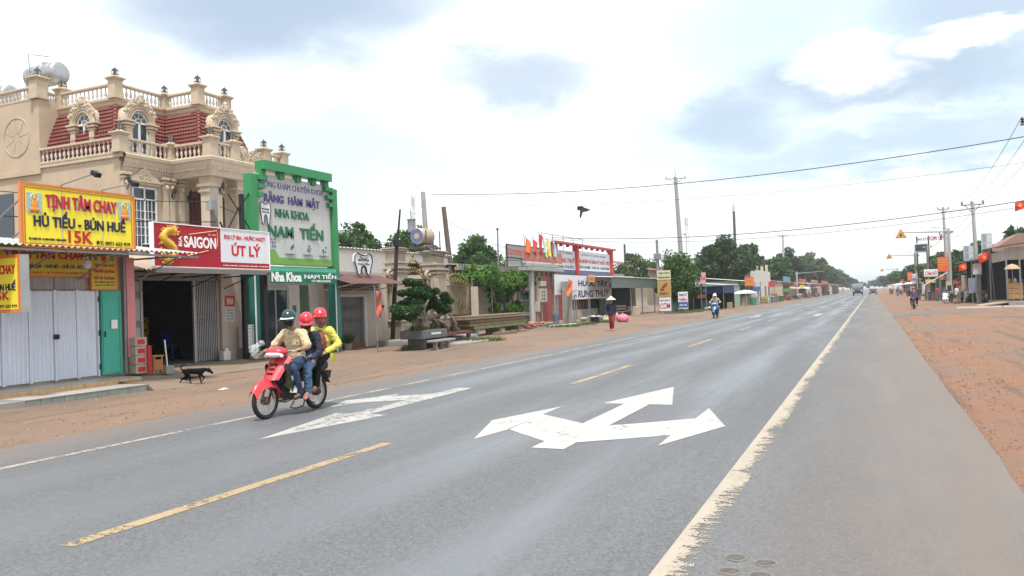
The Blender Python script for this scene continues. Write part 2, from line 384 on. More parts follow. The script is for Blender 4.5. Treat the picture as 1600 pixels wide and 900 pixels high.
# carriageway: a slab with broken edges
ye = [-12 + .45*i for i in range(150)] + [56+4*i for i in range(60)] + [300, 360, 450, 600, 900, 2000]
er = random.Random(3); L_, R_ = [], []
wl = wr = 0
for y in ye:
    wl = .8*wl + er.uniform(-.09, .09); wr = .7*wr + er.uniform(-.016, .016)
    L_.append((-10.5+wl*(1 if y < 60 else 0), y)); R_.append((1.07+wr, y))
rd = MB(); k = len(ye)
rd.v = [(x, y, 0) for x, y in L_] + [(-5, y, .0) for y in ye] + [(x, y, 0) for x, y in R_] + [(x+.05, y, -.09) for x, y in R_] + [(x-.08, y, -.08) for x, y in L_]
for i in range(k-1):
    rd.f += [(i, k+i, k+i+1, i+1), (k+i, 2*k+i, 2*k+i+1, k+i+1), (2*k+i, 3*k+i, 3*k+i+1, 2*k+i+1), (4*k+i, i, i+1, 4*k+i+1)]
rd.m = [0]*len(rd.f)
road = tag(rd.build('road', ASPH), kind='structure')
# side road joining from the right
sr = MB(); jr = random.Random(5)
pf = [(1.0, 51.4)] + [(1.6+.9*i, 52.3+.75*i+jr.uniform(-.2, .2)) for i in range(10)] + [(14, 62), (40, 84)]
pb = [(1.0, 64)] + [(1.6+.9*i, 61.5+.55*i+jr.uniform(-.25, .25)) for i in range(10)] + [(14, 69), (40, 92)]
n_ = len(pf); sr.v = [(a, b, -.012) for a, b in pf] + [(a, b, -.012) for a, b in pb] + [(a, b-.06, -.1) for a, b in pf]
for i in range(n_-1): sr.f += [(i, i+1, n_+i+1, n_+i), (2*n_+i, 2*n_+i+1, i+1, i)]
sr.m = [0]*len(sr.f)
tag(sr.build('side_road', mat('dusty_asphalt', (.145, .115, .098), .9, .2, 1.2, .3)), kind='structure')

def paint(name, col, worn, side=None):
    m = bpy.data.materials.new(name); N, L = nodes(m); b = N['Principled BSDF']; b.inputs['Roughness'].default_value = .6
    tc = N.new('ShaderNodeTexCoord'); ob = tc.outputs['Object']
    def nz(scale, sc3, det=7, ro=.7):
        mp = N.new('ShaderNodeMapping'); mp.inputs['Scale'].default_value = sc3; L.new(ob, mp.inputs[0])
        t = N.new('ShaderNodeTexNoise'); t.inputs['Scale'].default_value = scale; t.inputs['Detail'].default_value = det; t.inputs['Roughness'].default_value = ro; L.new(mp.outputs[0], t.inputs[0]); return t.outputs['Fac']
    a = nz(2.2, (1, .5, 1)); f = nz(16, (.45, 1, 1), 5); d = nz(5, (1, .3, 1))
    vm = N.new('ShaderNodeVectorMath'); vm.operation = 'SCALE'; vm.inputs[0].default_value = col
    r = N.new('ShaderNodeMapRange'); L.new(d, r.inputs[0]); r.inputs[1].default_value = .3; r.inputs[2].default_value = .7; r.inputs[3].default_value = .82; r.inputs[4].default_value = 1.05
    L.new(r.outputs[0], vm.inputs['Scale']); L.new(vm.outputs[0], b.inputs['Base Color'])
    s0 = N.new('ShaderNodeMath'); s0.operation = 'ADD'; L.new(a, s0.inputs[0]); L.new(f, s0.inputs[1])
    sp = nz(70, (1, 1, 1), 3, .6); r5 = N.new('ShaderNodeMapRange'); L.new(sp, r5.inputs[0]); r5.inputs[1].default_value = .3; r5.inputs[2].default_value = .7; r5.inputs[3].default_value = -.13; r5.inputs[4].default_value = .13
    s1 = N.new('ShaderNodeMath'); s1.operation = 'ADD'; L.new(s0.outputs[0], s1.inputs[0]); L.new(r5.outputs[0], s1.inputs[1]); val = s1.outputs[0]
    if side:                                   # more wear towards one edge (x from side[0] to side[1])
        sx = N.new('ShaderNodeSeparateXYZ'); L.new(ob, sx.inputs[0])
        r3 = N.new('ShaderNodeMapRange'); L.new(sx.outputs[0], r3.inputs[0]); r3.inputs[1].default_value = side[0]; r3.inputs[2].default_value = side[1]; r3.inputs[3].default_value = -.12; r3.inputs[4].default_value = side[2]
        s2 = N.new('ShaderNodeMath'); s2.operation = 'ADD'; L.new(val, s2.inputs[0]); L.new(r3.outputs[0], s2.inputs[1]); val = s2.outputs[0]
    r2 = N.new('ShaderNodeMapRange'); r2.interpolation_type = 'SMOOTHSTEP'; L.new(val, r2.inputs[0]); r2.inputs[1].default_value = worn; r2.inputs[2].default_value = worn+.1
    tr = N.new('ShaderNodeBsdfTransparent'); mx = N.new('ShaderNodeMixShader'); L.new(r2.outputs[0], mx.inputs[0]); L.new(b.outputs[0], mx.inputs[1]); L.new(tr.outputs[0], mx.inputs[2])
    L.new(mx.outputs[0], N['Material Output'].inputs[0]); return m
P_THICK = paint('white_paint_worn', (.37, .315, .25), 1.10, (-1.30, -1.08, .24)); P_WHITE = paint('white_paint', (.45, .43, .405), 1.14)
P_YEL = paint('yellow_paint', (.36, .265, .15), 1.06); P_EDGE = paint('edge_paint', (.37, .33, .29), 1.0)
P_ARR2 = paint('tyre_worn_white_paint', (.40, .385, .37), 1.06)
P_FADE = paint('faded_white_paint', (.42, .41, .40), 1.02)
def flat(name, polys, m, z=.004):
    b = MB()
    for p in polys: b.add([(x, y, z) for x, y in p], [tuple(range(len(p)))])
    return b.build(name, m, road)
def strip(x0, x1, y0, y1, n):
    return [[(x0, y0+(y1-y0)*i/n), (x1, y0+(y1-y0)*i/n), (x1, y0+(y1-y0)*(i+1)/n), (x0, y0+(y1-y0)*(i+1)/n)] for i in range(n)]
flat('edge_line', strip(-1.30, -1.08, -8, 500, 60), P_THICK)
flat('edge_line', strip(-9.11, -8.99, -8, 500, 60), P_EDGE)
for i in range(28): flat('centre_dash', [[(-5.57, 4.04+10.95*i), (-5.42, 4.04+10.95*i), (-5.42, 8.34+10.95*i), (-5.57, 8.34+10.95*i)]], P_YEL if i < 3 else P_EDGE)
ar = flat('lane_arrow', [[(-3.64, 8.48), (-3.24, 8.48), (-3.24, 12.28), (-3.64, 12.28)], [(-4.0, 12.3), (-2.88, 12.3), (-3.40, 14.7)],
     [(-3.642, 8.9), (-3.642, 10.28), (-4.05, 10.62), (-4.5, 10.98), (-4.46, 9.64), (-4.1, 9.3)], [(-4.56, 8.83), (-4.44, 9.62), (-4.5, 10.98), (-4.52, 11.86), (-5.01, 10.3)],
     [(-3.238, 8.92), (-2.85, 9.2), (-2.29, 9.62), (-2.26, 11.0), (-2.9, 10.44), (-3.238, 10.2)], [(-2.27, 8.92), (-1.77, 10.43), (-2.27, 12.02), (-2.26, 11.0), (-2.29, 9.62)]], P_WHITE)
flat('lane_arrow', [[(-7.37, 8.15), (-6.88, 10.5), (-7.24, 10.5), (-7.24, 14.1), (-7.58, 14.1), (-7.58, 10.5), (-7.88, 10.5)],
     [(-7.582, 12.2), (-7.582, 13.1), (-8.15, 12.65), (-8.25, 13.0), (-8.72, 11.9), (-8.45, 11.1), (-8.2, 11.75)]], P_ARR2)
for i, (yy, xx) in enumerate(((58, -3.4), (58, -7.4), (108, -3.4))):
    s_ = 1 if xx > -5 else -1
    flat('lane_arrow', [[(xx-.18, yy-s_*2.5), (xx+.18, yy-s_*2.5), (xx+.18, yy+s_*.8), (xx-.18, yy+s_*.8)], [(xx-.5, yy+s_*.8), (xx+.5, yy+s_*.8), (xx, yy+s_*3)]], P_FADE)
for q in ((-.86, 5.27), (-.67, 5.22), (-.86, 5.0), (-.67, 4.98)):
    b = MB(); b.add([(q[0]+.062*math.cos(a*.5236), q[1]+.062*math.sin(a*.5236), .0042) for a in range(12)], [tuple(range(12))]); b.build('core_patch', mat('core_patch', (.10, .092, .083), .95, .35, 20, .6), road)
    b = MB(); b.torus((q[0], q[1], .003), .066, .004, 'Z', 16, 6); b.build('core_rim', mat('core_rim', (.23, .2, .175), .9, .3, 15), road)
# pebbles and clods on both verges
def pebbles(name, n, xr, yr, zf, size, m, seed):
    rr = random.Random(seed); b = MB()
    for _ in range(n):
        t = rr.random()**1.8; y = yr[0]+(yr[1]-yr[0])*t; x = xr[0]+(xr[1]-xr[0])*(rr.random()**1.7 if xr[0] > 0 else 1-rr.random()**1.7); s_ = size*rr.uniform(.35, 1.3)*(1+ y/60); z = zf(x)
        vs = [(x+s_*rr.uniform(.6, 1)*math.cos(a*1.2566), y+s_*rr.uniform(.6, 1)*math.sin(a*1.2566), z-.01) for a in range(5)] + [(x+rr.uniform(-.3, .3)*s_, y+rr.uniform(-.3, .3)*s_, z+s_*rr.uniform(.35, .7))]
        b.add(vs, [(i, (i+1) % 5, 5) for i in range(5)])
    return tag(b.build(name, m), 'loose '+name.replace('_', ' ')+' scattered over the dirt', 'gravel', kind='stuff')
zint = lambda x: float(np.interp(x, xs, zz))+.006
pebbles('laterite_clods', 2600, (1.1, 3.6), (5, 40), zint, .022, mat('clod', (.225, .125, .085), .95, .35, 9, .3, island=.4), 1)
pebbles('verge_gravel', 1600, (-13.8, -10.6), (6, 40), zint, .02, mat('verge_gravel', (.2, .15, .12), .95, .35, 9, .3, island=.45), 2)
# ================================================================ mansion behind the shops
def xf(mb, M, start=0):
    mb.v[start:] = [tuple(M @ Vector(p)) for p in mb.v[start:]]; return mb
CREAM = mat('cream_render', (.47, .375, .275), .85, .09, 1.0, .12, 30, streak=.3, stain=(.26, .2, .15))
CREAM2 = mat('cream_moulding', (.50, .41, .31), .8, .1, 3, .15, 40, streak=.42, stain=(.23, .18, .135))
BALM = mat('baluster_white', (.60, .54, .47), .7, .1, 3)
TILE = mat('red_roof_tile', (.165, .042, .03), .6, .28, 2.2, .12, 30, island=.16, spec=.45)
DARKIRON = mat('dark_iron', (.022, .02, .02), .5, .2, 5)
WFRAME = mat('white_window_frame', (.68, .68, .68), .5, .06, 3)
GLASS = glassmat()
LANTG = mat('lantern_glass', (.30, .30, .28), .25, .1, 3)
DRED = mat('dark_red_timber', (.085, .022, .018), .55, .3, 4)
mansion = thing('mansion', 'cream villa with red tiled mansard roof, arched dormers and stone balustrades', 'house', (-36, 31, 0))
# shared small meshes
_b = MB().lathe([(.055, 0), (.055, .05), (.03, .07), (.028, .1), (.065, .2), (.07, .26), (.05, .36), (.028, .46), (.035, .5), (.026, .53), (.05, .57), (.055, .62)], n=8); _b.box(-.06, .06, -.06, .06, 0, .045); _b.box(-.06, .06, -.06, .06, .585, .63)
BALUSTER = _b.mesh('baluster', BALM, 40)
def balustrade(parent, p, q, z, n, h=.72):
    p, q = Vector((*p, 0)), Vector((*q, 0)); d = (q-p); Ln = d.length; d.normalize(); M = Matrix.Translation((p.x, p.y, z)) @ Matrix.Rotation(math.atan2(d.y, d.x), 4, 'Z')
    m = MB().box(0, Ln, -.12, .12, -.04, .06).rbox(0, Ln, -.13, .13, h-.07, h+.05, .03); xf(m, M)
    r = m.build('balustrade', CREAM2, parent)
    for i in range(n):
        w = p + d*(Ln*(i+.5)/n); link('baluster', BALUSTER, r, (w.x, w.y, z+.05), None, (1, 1, (h-.1)/.63))
    return r
def lantern_mesh():
    f = MB().box(-.13, .13, -.13, .13, 0, .03); f.lathe([(.2, .22), (.17, .25), (.05, .33), (.03, .37)], n=4); f.cyl((0, 0, .36), (0, 0, .43), .015, .01, 6)
    for a in (-1, 1):
        for b in (-1, 1): f.cyl((a*.09, b*.09, .02), (a*.12, b*.12, .23), .013, None, 5)
    g = MB().lathe([(.11, .03), (.145, .22)], n=4); return f.mesh('lantern', DARKIRON), g.mesh('lantern_glass', LANTG)
LANT, LANTGL = lantern_mesh()
def pier(parent, x, y, z0, z1, w=.26, lan=True):
    m = MB().box(x-w, x+w, y-w, y+w, z0, z1-.16).box(x-w-.04, x+w+.04, y-w-.04, y+w+.04, z0-.01, z0+.14)
    m.rbox(x-w-.05, x+w+.05, y-w-.05, y+w+.05, z1-.2, z1-.13, .02).rbox(x-w-.11, x+w+.11, y-w-.11, y+w+.11, z1-.13, z1-.03, .03).lathe([(w*1.2, 0), (w*.55, .1), (w*.6, .14)], (x, y, z1-.03), 4)
    r = m.build('pier', CREAM2, parent)
    if lan:
        l = link('lantern', LANT, r, (x, y, z1+.1)); link('lantern_glass', LANTGL, r, (x, y, z1+.1))
    return r
# walls
w = MB().box(-50, -32.5, 27.2, 34.3, 0, 9.05).box(-48, -38.1, 27.2, 34.3, 9.05, 12.8)
w.box(-50, -38.06, 27.08, 27.2, 8.95, 9.2)                          # string course under the wheel wall
w.box(-38.5, -38.1, 27.12, 27.2, 9.2, 12.75)
w.box(-38.1, -34.0, 28.32, 34, 9.4, 12.4).box(-34.0, -31.7, 31.36, 33.2, 9.4, 12.4)   # mansard core
w.build('wall', CREAM, mansion)
wh = MB(); wh.torus((-39.95, 27.19, 11.0), 1.0, .025, 'Y', 32, 6); wh.lathe([(.22, 0), (.2, .06), (.1, .1)], (-39.95, 27.22, 11.0), 14, 'Y'); xf(wh, Matrix.Identity(4))
for k in range(8):
    a = k*math.pi/4+.3; c_, s_ = math.cos(a), math.sin(a)
    wh.add([(-39.95+c_*.2-s_*.05, 27.185, 11+s_*.2+c_*.05), (-39.95+c_*.2+s_*.05, 27.185, 11+s_*.2-c_*.05), (-39.95+c_*.95+s_*.17, 27.19, 11+s_*.95-c_*.17), (-39.95+c_*.95-s_*.17, 27.19, 11+s_*.95+c_*.17)], [(0, 1, 2, 3)])
wh.build('wheel_relief', CREAM, mansion)
# terrace deck with moulded cornice following the zigzag front
def cornice(path, prof, name, m):
    """sweep an outward/up profile along a plan polyline, mitred"""
    b = MB(); P = [Vector(p) for p in path]; k = len(prof)
    for i, p in enumerate(P):
        n1 = n2 = None
        if i > 0: d = (P[i]-P[i-1]).normalized(); n1 = Vector((d.y, -d.x))
        if i < len(P)-1: d = (P[i+1]-P[i]).normalized(); n2 = Vector((d.y, -d.x))
        n = (n1 or n2) if (n1 is None or n2 is None) else (n1+n2)/(1+n1.dot(n2))
        for o, z in prof: b.v.append((p.x+n.x*o, p.y+n.y*o, z))
    for i in range(len(P)-1):
        for j in range(k-1): b.f.append((i*k+j, (i+1)*k+j, (i+1)*k+j+1, i*k+j+1))
    b.m = [0]*len(b.f); return b
# outward normal of a path running towards +Y must be +X -> (d.y,-d.x) = (1,0): ok
FP = [(-38.1, 27.2), (-32.5, 27.2), (-32.5, 30.26), (-29.84, 30.26), (-29.84, 36.2), (-34, 36.2)]
cb = cornice(FP[1:], [(-.3, 8.5), (.04, 8.5), (.06, 8.62), (.1, 8.66), (.1, 8.78), (.16, 8.86), (.24, 8.95), (.28, 9.06), (.28, 9.16), (.36, 9.22), (.38, 9.36), (.30, 9.42), (-.6, 9.42)], 'cornice', CREAM2)
cb.v = [(x, y, z) for x, y, z in cb.v]; cb.build('cornice', CREAM2, mansion)
dk = MB().box(-38.1, -32.6, 27.2, 34.3, 9.05, 9.4).box(-32.7, -29.95, 30.36, 36.1, 8.6, 9.4).box(-38.1, -32.3, 27.1, 27.22, 9.22, 9.42); dk.build('terrace_deck', CREAM2, mansion)
dn = MB()
for a, b_ in zip(FP[1:-1], FP[2:]):
    a, b_ = Vector(a), Vector(b_); d = (b_-a).normalized(); n = Vector((d.y, -d.x)); Ln = (b_-a).length
    for i in range(int(Ln/.16)):
        c = a + d*(.08+i*.16) + n*.17; dn.box(c.x-.04, c.x+.04, c.y-.04, c.y+.04, 8.8, 8.93)
tag(dn.build('dentils', mat('dentil_white', (.58, .5, .42), .8, .08, 3), mansion), kind='stuff')
zl = 9.44
balustrade(mansion, (-38.1, 27.2), (-32.8, 27.2), zl, 17)
balustrade(mansion, (-32.5, 27.5), (-32.5, 30.0), zl, 9)
balustrade(mansion, (-32.2, 30.26), (-30.15, 30.26), zl, 7)
balustrade(mansion, (-29.84, 30.55), (-29.84, 31.6), zl, 4)
balustrade(mansion, (-29.84, 34.4), (-29.84, 35.3), zl, 4)
for x, y in ((-32.5, 27.2), (-32.5, 30.26), (-29.84, 30.26), (-29.84, 31.82), (-29.84, 34.15), (-29.84, 35.6)): pier(mansion, x, y, zl, 10.45 if (x, y) != (-32.5, 30.26) else 10.35, .25)
# scrolled parapet relief between the right piers
sc = MB(); rr = random.Random(4)
sc.prism([(32.05, 9.42), (33.95, 9.42), (33.8, 9.9), (33.4, 10.25), (32.9, 10.0), (32.5, 10.3), (32.15, 10.1)], -29.95, -29.75, 'YZ')
for i in range(26): y = rr.uniform(32.1, 33.85); z = 9.5+rr.random()*.6; sc.torus((-29.73, y, z), rr.uniform(.06, .14), .03, 'X', 10, 5)
sc.build('scroll_parapet', CREAM2, mansion)
# upper rails
TP = [(-38.2, 28.28), (-34.0, 28.28), (-34.0, 31.33), (-31.64, 31.33), (-31.64, 33.23), (-36, 33.23)]
tb = cornice(TP, [(-.25, 12.1), (.03, 12.1), (.08, 12.2), (.08, 12.3), (.17, 12.4), (.17, 12.46), (-.3, 12.46)], 'c', CREAM2); tb.build('upper_cornice', CREAM2, mansion)
MB().box(-38.2, -34.1, 28.4, 33, 12.38, 12.44).box(-34.1, -31.75, 31.4, 33, 12.38, 12.44).build('roof_deck', CREAM2, mansion)
zu = 12.48
balustrade(mansion, (-37.9, 28.28), (-34.25, 28.28), zu, 12); balustrade(mansion, (-34.0, 28.55), (-34.0, 31.1), zu, 10)
balustrade(mansion, (-33.75, 31.33), (-31.9, 31.33), zu, 7); balustrade(mansion, (-31.64, 31.6), (-31.64, 33.0), zu, 6)
balustrade(mansion, (-46, 27.3), (-38.65, 27.3), 12.84, 24, .62); balustrade(mansion, (-38.36, 27.5), (-38.36, 28.2), 12.6, 5, .62)
pier(mansion, -38.36, 27.3, 12.8, 13.95, .3); pier(mansion, -38.2, 28.5, 12.48, 13.6, .24)
for x, y in TP[1:-1]: pier(mansion, x, y, 12.46, 13.55 if (x, y) in ((-34.0, 28.28), (-31.64, 31.33)) else 13.35, .24)
# mansard: bell-curved courses of tiles
def mansard():
    P = [Vector(p) for p in TP]; off = .78; Q = []; ND = []
    for i, p in enumerate(P):
        ns = []
        if i > 0: d = (P[i]-P[i-1]).normalized(); ns.append(Vector((d.y, -d.x)))
        if i < len(P)-1: d = (P[i+1]-P[i]).normalized(); ns.append(Vector((d.y, -d.x)))
        ND.append(ns[0] if len(ns) == 1 else (ns[0]+ns[1])/(1+ns[0].dot(ns[1])))
    C = 13; zt, zb = 12.12, 9.42
    def pt(i, t, ex=0):
        o = off*math.sin(min(t, 1)*math.pi/2)+ex+.05; z = zt+(zb-zt)*t; return Vector((P[i].x+ND[i].x*o, P[i].y+ND[i].y*o, z))
    b = MB()
    for i in range(len(P)-1):
        L0 = (P[i+1]-P[i]).length; cols = max(4, int(L0/.17))*2
        for c in range(C):
            t0, t1 = c/C, (c+1)/C
            rows = ((t0, .0), (t0+(t1-t0)*.55, .012), (t1-.004, .055), (t1, .0))
            vs = []; 
            for t, ex in rows:
                A, B_ = pt(i, t, ex), pt(i+1, t, ex); d = (P[i+1]-P[i]).normalized(); n = Vector((d.y, -d.x, 0))
                for k in range(cols+1):
                    q = A.lerp(B_, k/cols)
                    if 0 < k < cols and k % 2: q = q + n*.022*(1 if ex or t == t0 else 0)
                    vs.append(q)
            b.add(vs, [(r*(cols+1)+k, r*(cols+1)+k+1, (r+1)*(cols+1)+k+1, (r+1)*(cols+1)+k) for r in range(3) for k in range(cols)])
    o = b.build('roof_tiles', TILE, mansion); tag(o, kind='stuff')
    for i in (1, 3, 4):
        for c in range(C):
            a, e = pt(i, c/C, .03), pt(i, (c+1)/C, .05)
            h = MB().tube([a, e], [.075, .1], 8); h.build('hip_tile', TILE, mansion)
mansard()
# dormers
def dormer(cx, cy, ang, s=1.0):
    M = Matrix.Translation((cx, cy, 9.64)) @ Matrix.Rotation(ang, 4, 'Z') @ Matrix.Diagonal((.9*s, .84*s, .9*s, 1))
    # local: front at x=0 facing +x, width along y
    a = MB(); n = 14; r0, r1, zs = .62, .98, 1.75
    def arc(r, k): return (r*math.cos(math.pi*k/n), zs + r*math.sin(math.pi*k/n))
    for k in range(n):
        (y0, z0), (y1, z1) = arc(r0, k), arc(r0, k+1); (Y0, Z0), (Y1, Z1) = arc(r1, k), arc(r1, k+1)
        a.add([(0, y0, z0), (0, Y0, Z0), (0, Y1, Z1), (0, y1, z1), (-1.3, y0, z0), (-1.3, Y0, Z0), (-1.3, Y1, Z1), (-1.3, y1, z1)], [(0, 1, 2, 3), (1, 5, 6, 2), (0, 3, 7, 4)])
    for sgn in (-1, 1):
        a.box(-1.3, 0, min(sgn*r0, sgn*r1), max(sgn*r0, sgn*r1), 0, zs)
        a.rbox(-.5, .09, sgn*.8-.27, sgn*.8+.27, 1.35, 1.45, .02); a.rbox(-.5, .15, sgn*.82-.33, sgn*.82+.33, 1.5, 1.64, .03); a.rbox(-.5, .2, sgn*.84-.4, sgn*.84+.4, 1.68, 1.8, .03)
        a.box(-.4, .06, sgn*.8-.2, sgn*.8+.2, 0, 1.35)
    for rr_, th in ((.7, .045), (.86, .06), (1.0, .075)): a.torus((.02, 0, zs), rr_, th, 'X', 22, 6, 0, math.pi)
    # crest of scrolls and leaves
    for k in range(15):
        t = math.pi*(.14+.72*k/14); rr_ = 1.12 + .1*math.sin(k*2.3); y, z = rr_*math.cos(t), zs+rr_*math.sin(t)
        a.ell((.05, y, z), (.07, .1+.03*(k % 3), .13), 7)
    for sgn in (-1, 1):
        for (y, z, r) in ((.22, 3.02, .15), (.5, 2.9, .13), (.75, 2.68, .12), (1.0, 2.38, .11)): a.torus((.06, sgn*y, z), r*.62, .045, 'X', 12, 6); a.ell((.05, sgn*(y+.1), z-.12), (.05, .09, .12), 7)
    a.lathe([(.16, 2.85), (.2, 3.0), (.12, 3.15), (.15, 3.25), (.05, 3.38)], (.03, 0, 0), 8)
    xf(a, M); d = a.build('dormer', CREAM2, mansion, 45)
    f = MB(); x = -.16
    f.box(x, x+.07, -.62, -.54, 0, zs).box(x, x+.07, .54, .62, 0, zs).box(x, x+.08, -.62, .62, zs-.05, zs+.06).box(x, x+.08, -.07, .07, 0, zs).box(x, x+.07, -.62, .62, 0, .1)
    f.torus((x+.03, 0, zs), .58, .045, 'X', 20, 6, 0, math.pi); f.torus((x+.03, 0, zs), .25, .03, 'X', 14, 6, 0, math.pi)
    for k in (1, 2, 3):
        t = math.pi*k/4; f.tube([(x+.03, .25*math.cos(t), zs+.25*math.sin(t)), (x+.03, .58*math.cos(t), zs+.58*math.sin(t))], .022, 5)
    xf(f, M).build('window_frame', WFRAME, d)
    for y0, y1 in ((-.54, -.07), (.07, .54)): xf(MB().box(x+.01, x+.03, y0, y1, .1, zs-.05), M).build('pane', GLASS, d)
    p = MB().prism([(.6*math.cos(math.pi*k/12), zs+.05+.55*math.sin(math.pi*k/12)) for k in range(13)], x+.008, x+.028, 'YZ'); xf(p, M).build('fanlight_pane', GLASS, d)
    xf(MB().box(-1.2, -.35, -.62, .62, 0, 2.2), M).build('dormer_back', CREAM, d)
dormer(-35.55, 27.6, -math.pi/2); dormer(-33.0, 28.85, 0); dormer(-30.7, 32.25, 0)
# first floor front: window with pediment, pilasters, sconces, porch columns, tall doors
fw = MB().box(-32.5, -32.42, 27.6, 29.28, 4.6, 8.05).box(-32.55, -32.3, 27.5, 29.38, 8.0, 8.12).box(-32.55, -32.2, 27.42, 29.46, 8.12, 8.2)
fw.prism([(27.5, 8.2), (29.4, 8.2), (29.1, 8.42), (28.85, 8.5), (28.7, 8.74), (28.45, 8.82), (28.2, 8.74), (28.05, 8.5), (27.8, 8.42)], -32.5, -32.3, 'YZ')
for k in range(9): fw.torus((-32.28, 28.45+.28*math.cos(k*.7), 8.45+.16*math.sin(k*.7)), .07, .03, 'X', 10, 5)
fw.build('window_surround', CREAM2, mansion, 40)
wf = MB()
for y in (27.72, 28.4, 29.08): wf.box(-32.41, -32.36, y, y+.07, 4.9, 7.87)
for z in (4.9, 7.25, 7.82): wf.box(-32.41, -32.36, 27.72, 29.15, z, z+.07)
for y in (27.95, 28.18, 28.62, 28.85): wf.box(-32.405, -32.375, y, y+.025, 4.95, 7.25)
for z in (5.5, 5.9, 6.3, 6.7): wf.box(-32.403, -32.373, 27.75, 29.1, z, z+.025)
wm = wf.build('window_frame', WFRAME, mansion); MB().box(-32.418, -32.412, 27.75, 29.12, 4.9, 7.85).build('pane', GLASS, wm)
MB().box(-45.1, -40.3, 27.15, 27.19, 5.9, 8.15).build('side_window', GLASS, mansion)
for y in (27.35, 29.72, 30.1, 30.75): 
    m = MB().box(-32.5, -32.32, y-.16, y+.16, 4.5, 8.2).rbox(-32.52, -32.24, y-.22, y+.22, 8.2, 8.32, .03).rbox(-32.52, -32.18, y-.26, y+.26, 8.36, 8.5, .03); m.ell((-32.25, y, 8.0), (.1, .12, .14), 8); m.build('pilaster', CREAM2, mansion)
def sconce(x, y, z):
    m = MB().tube([(x, y, z-.25), (x+.12, y, z-.3), (x+.2, y, z-.15), (x+.22, y, z-.02)], .022, 6).lathe([(.05, 0), (.1, .08), (.09, .22), (.03, .34), (.02, .42)], (x+.22, y, z-.02), 8).ell((x+.03, y, z-.1), (.04, .06, .18), 8)
    m.build('wall_lamp', DARKIRON, mansion)
for x, y, z in ((-32.4, 27.38, 8.0), (-32.3, 30.05, 7.75), (-32.4, 31.2, 7.7), (-30.0, 31.0, 7.9), (-30.0, 32.9, 7.7)): sconce(x, y, z)
for y in (30.85, 32.75):
    m = MB().box(-30.75, -30.1, y-.4, y+.4, 0, 7.7).rbox(-30.85, -30.02, y-.48, y+.48, 7.7, 7.85, .03).rbox(-30.9, -29.97, y-.53, y+.53, 7.98, 8.15, .03).box(-30.8, -30.05, y-.45, y+.45, 8.15, 8.6)
    for k in range(6): m.ell((-30.07, y-.3+.12*k, 7.92), (.06, .06, .09), 6); m.ell((-30.7+.12*k, y-.42, 7.92), (.06, .06, .09), 6)
    m.build('column', CREAM2, mansion, 40)
for y0, y1 in ((31.35, 32.2), (33.0, 33.8)):
    m = MB().prism([(y0, 4.6), (y1, 4.6), (y1, 7.75)]+[((y0+y1)/2+(y1-y0)/2*math.cos(math.pi*k/8), 7.75+.3*math.sin(math.pi*k/8)) for k in range(1, 8)]+[(y0, 7.75)], -32.49, -32.4, 'YZ')
    for k in range(4): m.box(-32.4, -32.36, y0+.06+k*(y1-y0)/4, y0+.1+k*(y1-y0)/4, 4.6, 7.7)
    m.build('tall_door', DRED, mansion)
MB().box(-32.6, -29.8, 29.6, 36, 4.3, 4.6).build('porch_floor', CREAM2, mansion)
balustrade(mansion, (-29.95, 27.6), (-29.95, 33.6), 4.62, 18, .8)
# steel water tanks on the roof
def tank(name, label, c, ln, r, zb):
    t = thing(name, label, 'water tank', (c[0], c[1], zb))
    STEEL = mat('stainless_steel', (.42, .42, .43), .38, .15, 3, metal=.85, streak=.3)
    b = MB().lathe([(r*.2, -ln/2-.1), (r*.7, -ln/2-.07), (r*.96, -ln/2), (r, -ln/2+.06), (r, ln/2-.06), (r*.96, ln/2), (r*.7, ln/2+.07), (r*.2, ln/2+.1)], (c[0], c[1], c[2]), 24, 'X')
    o = b.build('tank_body', STEEL, t, 50)
    for k in (-.35, -.12, .12, .35): MB().torus((c[0]+k*ln, c[1], c[2]), r, .02, 'X', 24, 6).build('rib', STEEL, o)
    MB().lathe([(.22, 0), (.22, .12), (.08, .16)], (c[0], c[1], c[2]+r-.03), 12).build('lid', STEEL, t)
    s = MB()
    for dx in (-.38, .38):
        for dy in (-.5, .5): s.cyl((c[0]+dx*ln, c[1]+dy*r*2*.9, zb), (c[0]+dx*ln, c[1]+dy*r*2*.9, c[2]), .035, None, 6)
        s.cyl((c[0]+dx*ln, c[1]-r, c[2]-r*.8), (c[0]+dx*ln, c[1]+r, c[2]-r*.8), .03, None, 6); s.tube([(c[0]+dx*ln, c[1]-r, zb+.1), (c[0]+dx*ln, c[1]+r, c[2]-r)], .02, 5)
    s.tube([(c[0]-.4*ln, c[1]-r, zb+.2), (c[0]+.4*ln, c[1]-r, c[2]-r)], .02, 5); s.build('stand', mat('galvanised', (.3, .3, .3), .5, .2, 4, metal=.6), t)
    pp = MB().tube([(c[0]-.5, c[1]-r, c[2]), (c[0]-.5, c[1]-r-.05, c[2]+r+.5), (c[0]-.2, c[1]-r+.1, c[2]+r+.45), (c[0]+.6, c[1]-.2, c[2]+r+.3)], .025, 6); pp.build('pipe', mat('galvanised', (.3, .3, .3)), t)
tank('water_tank', 'steel water tank on a stand above the villa roof, the larger and nearer one', (-42.0, 30.4, 15.3), 2.3, .62, 12.9)
tank('water_tank', 'steel water tank cut by the left edge of the picture, low on the villa roof', (-46.2, 30.4, 14.6), 2.3, .62, 12.9)
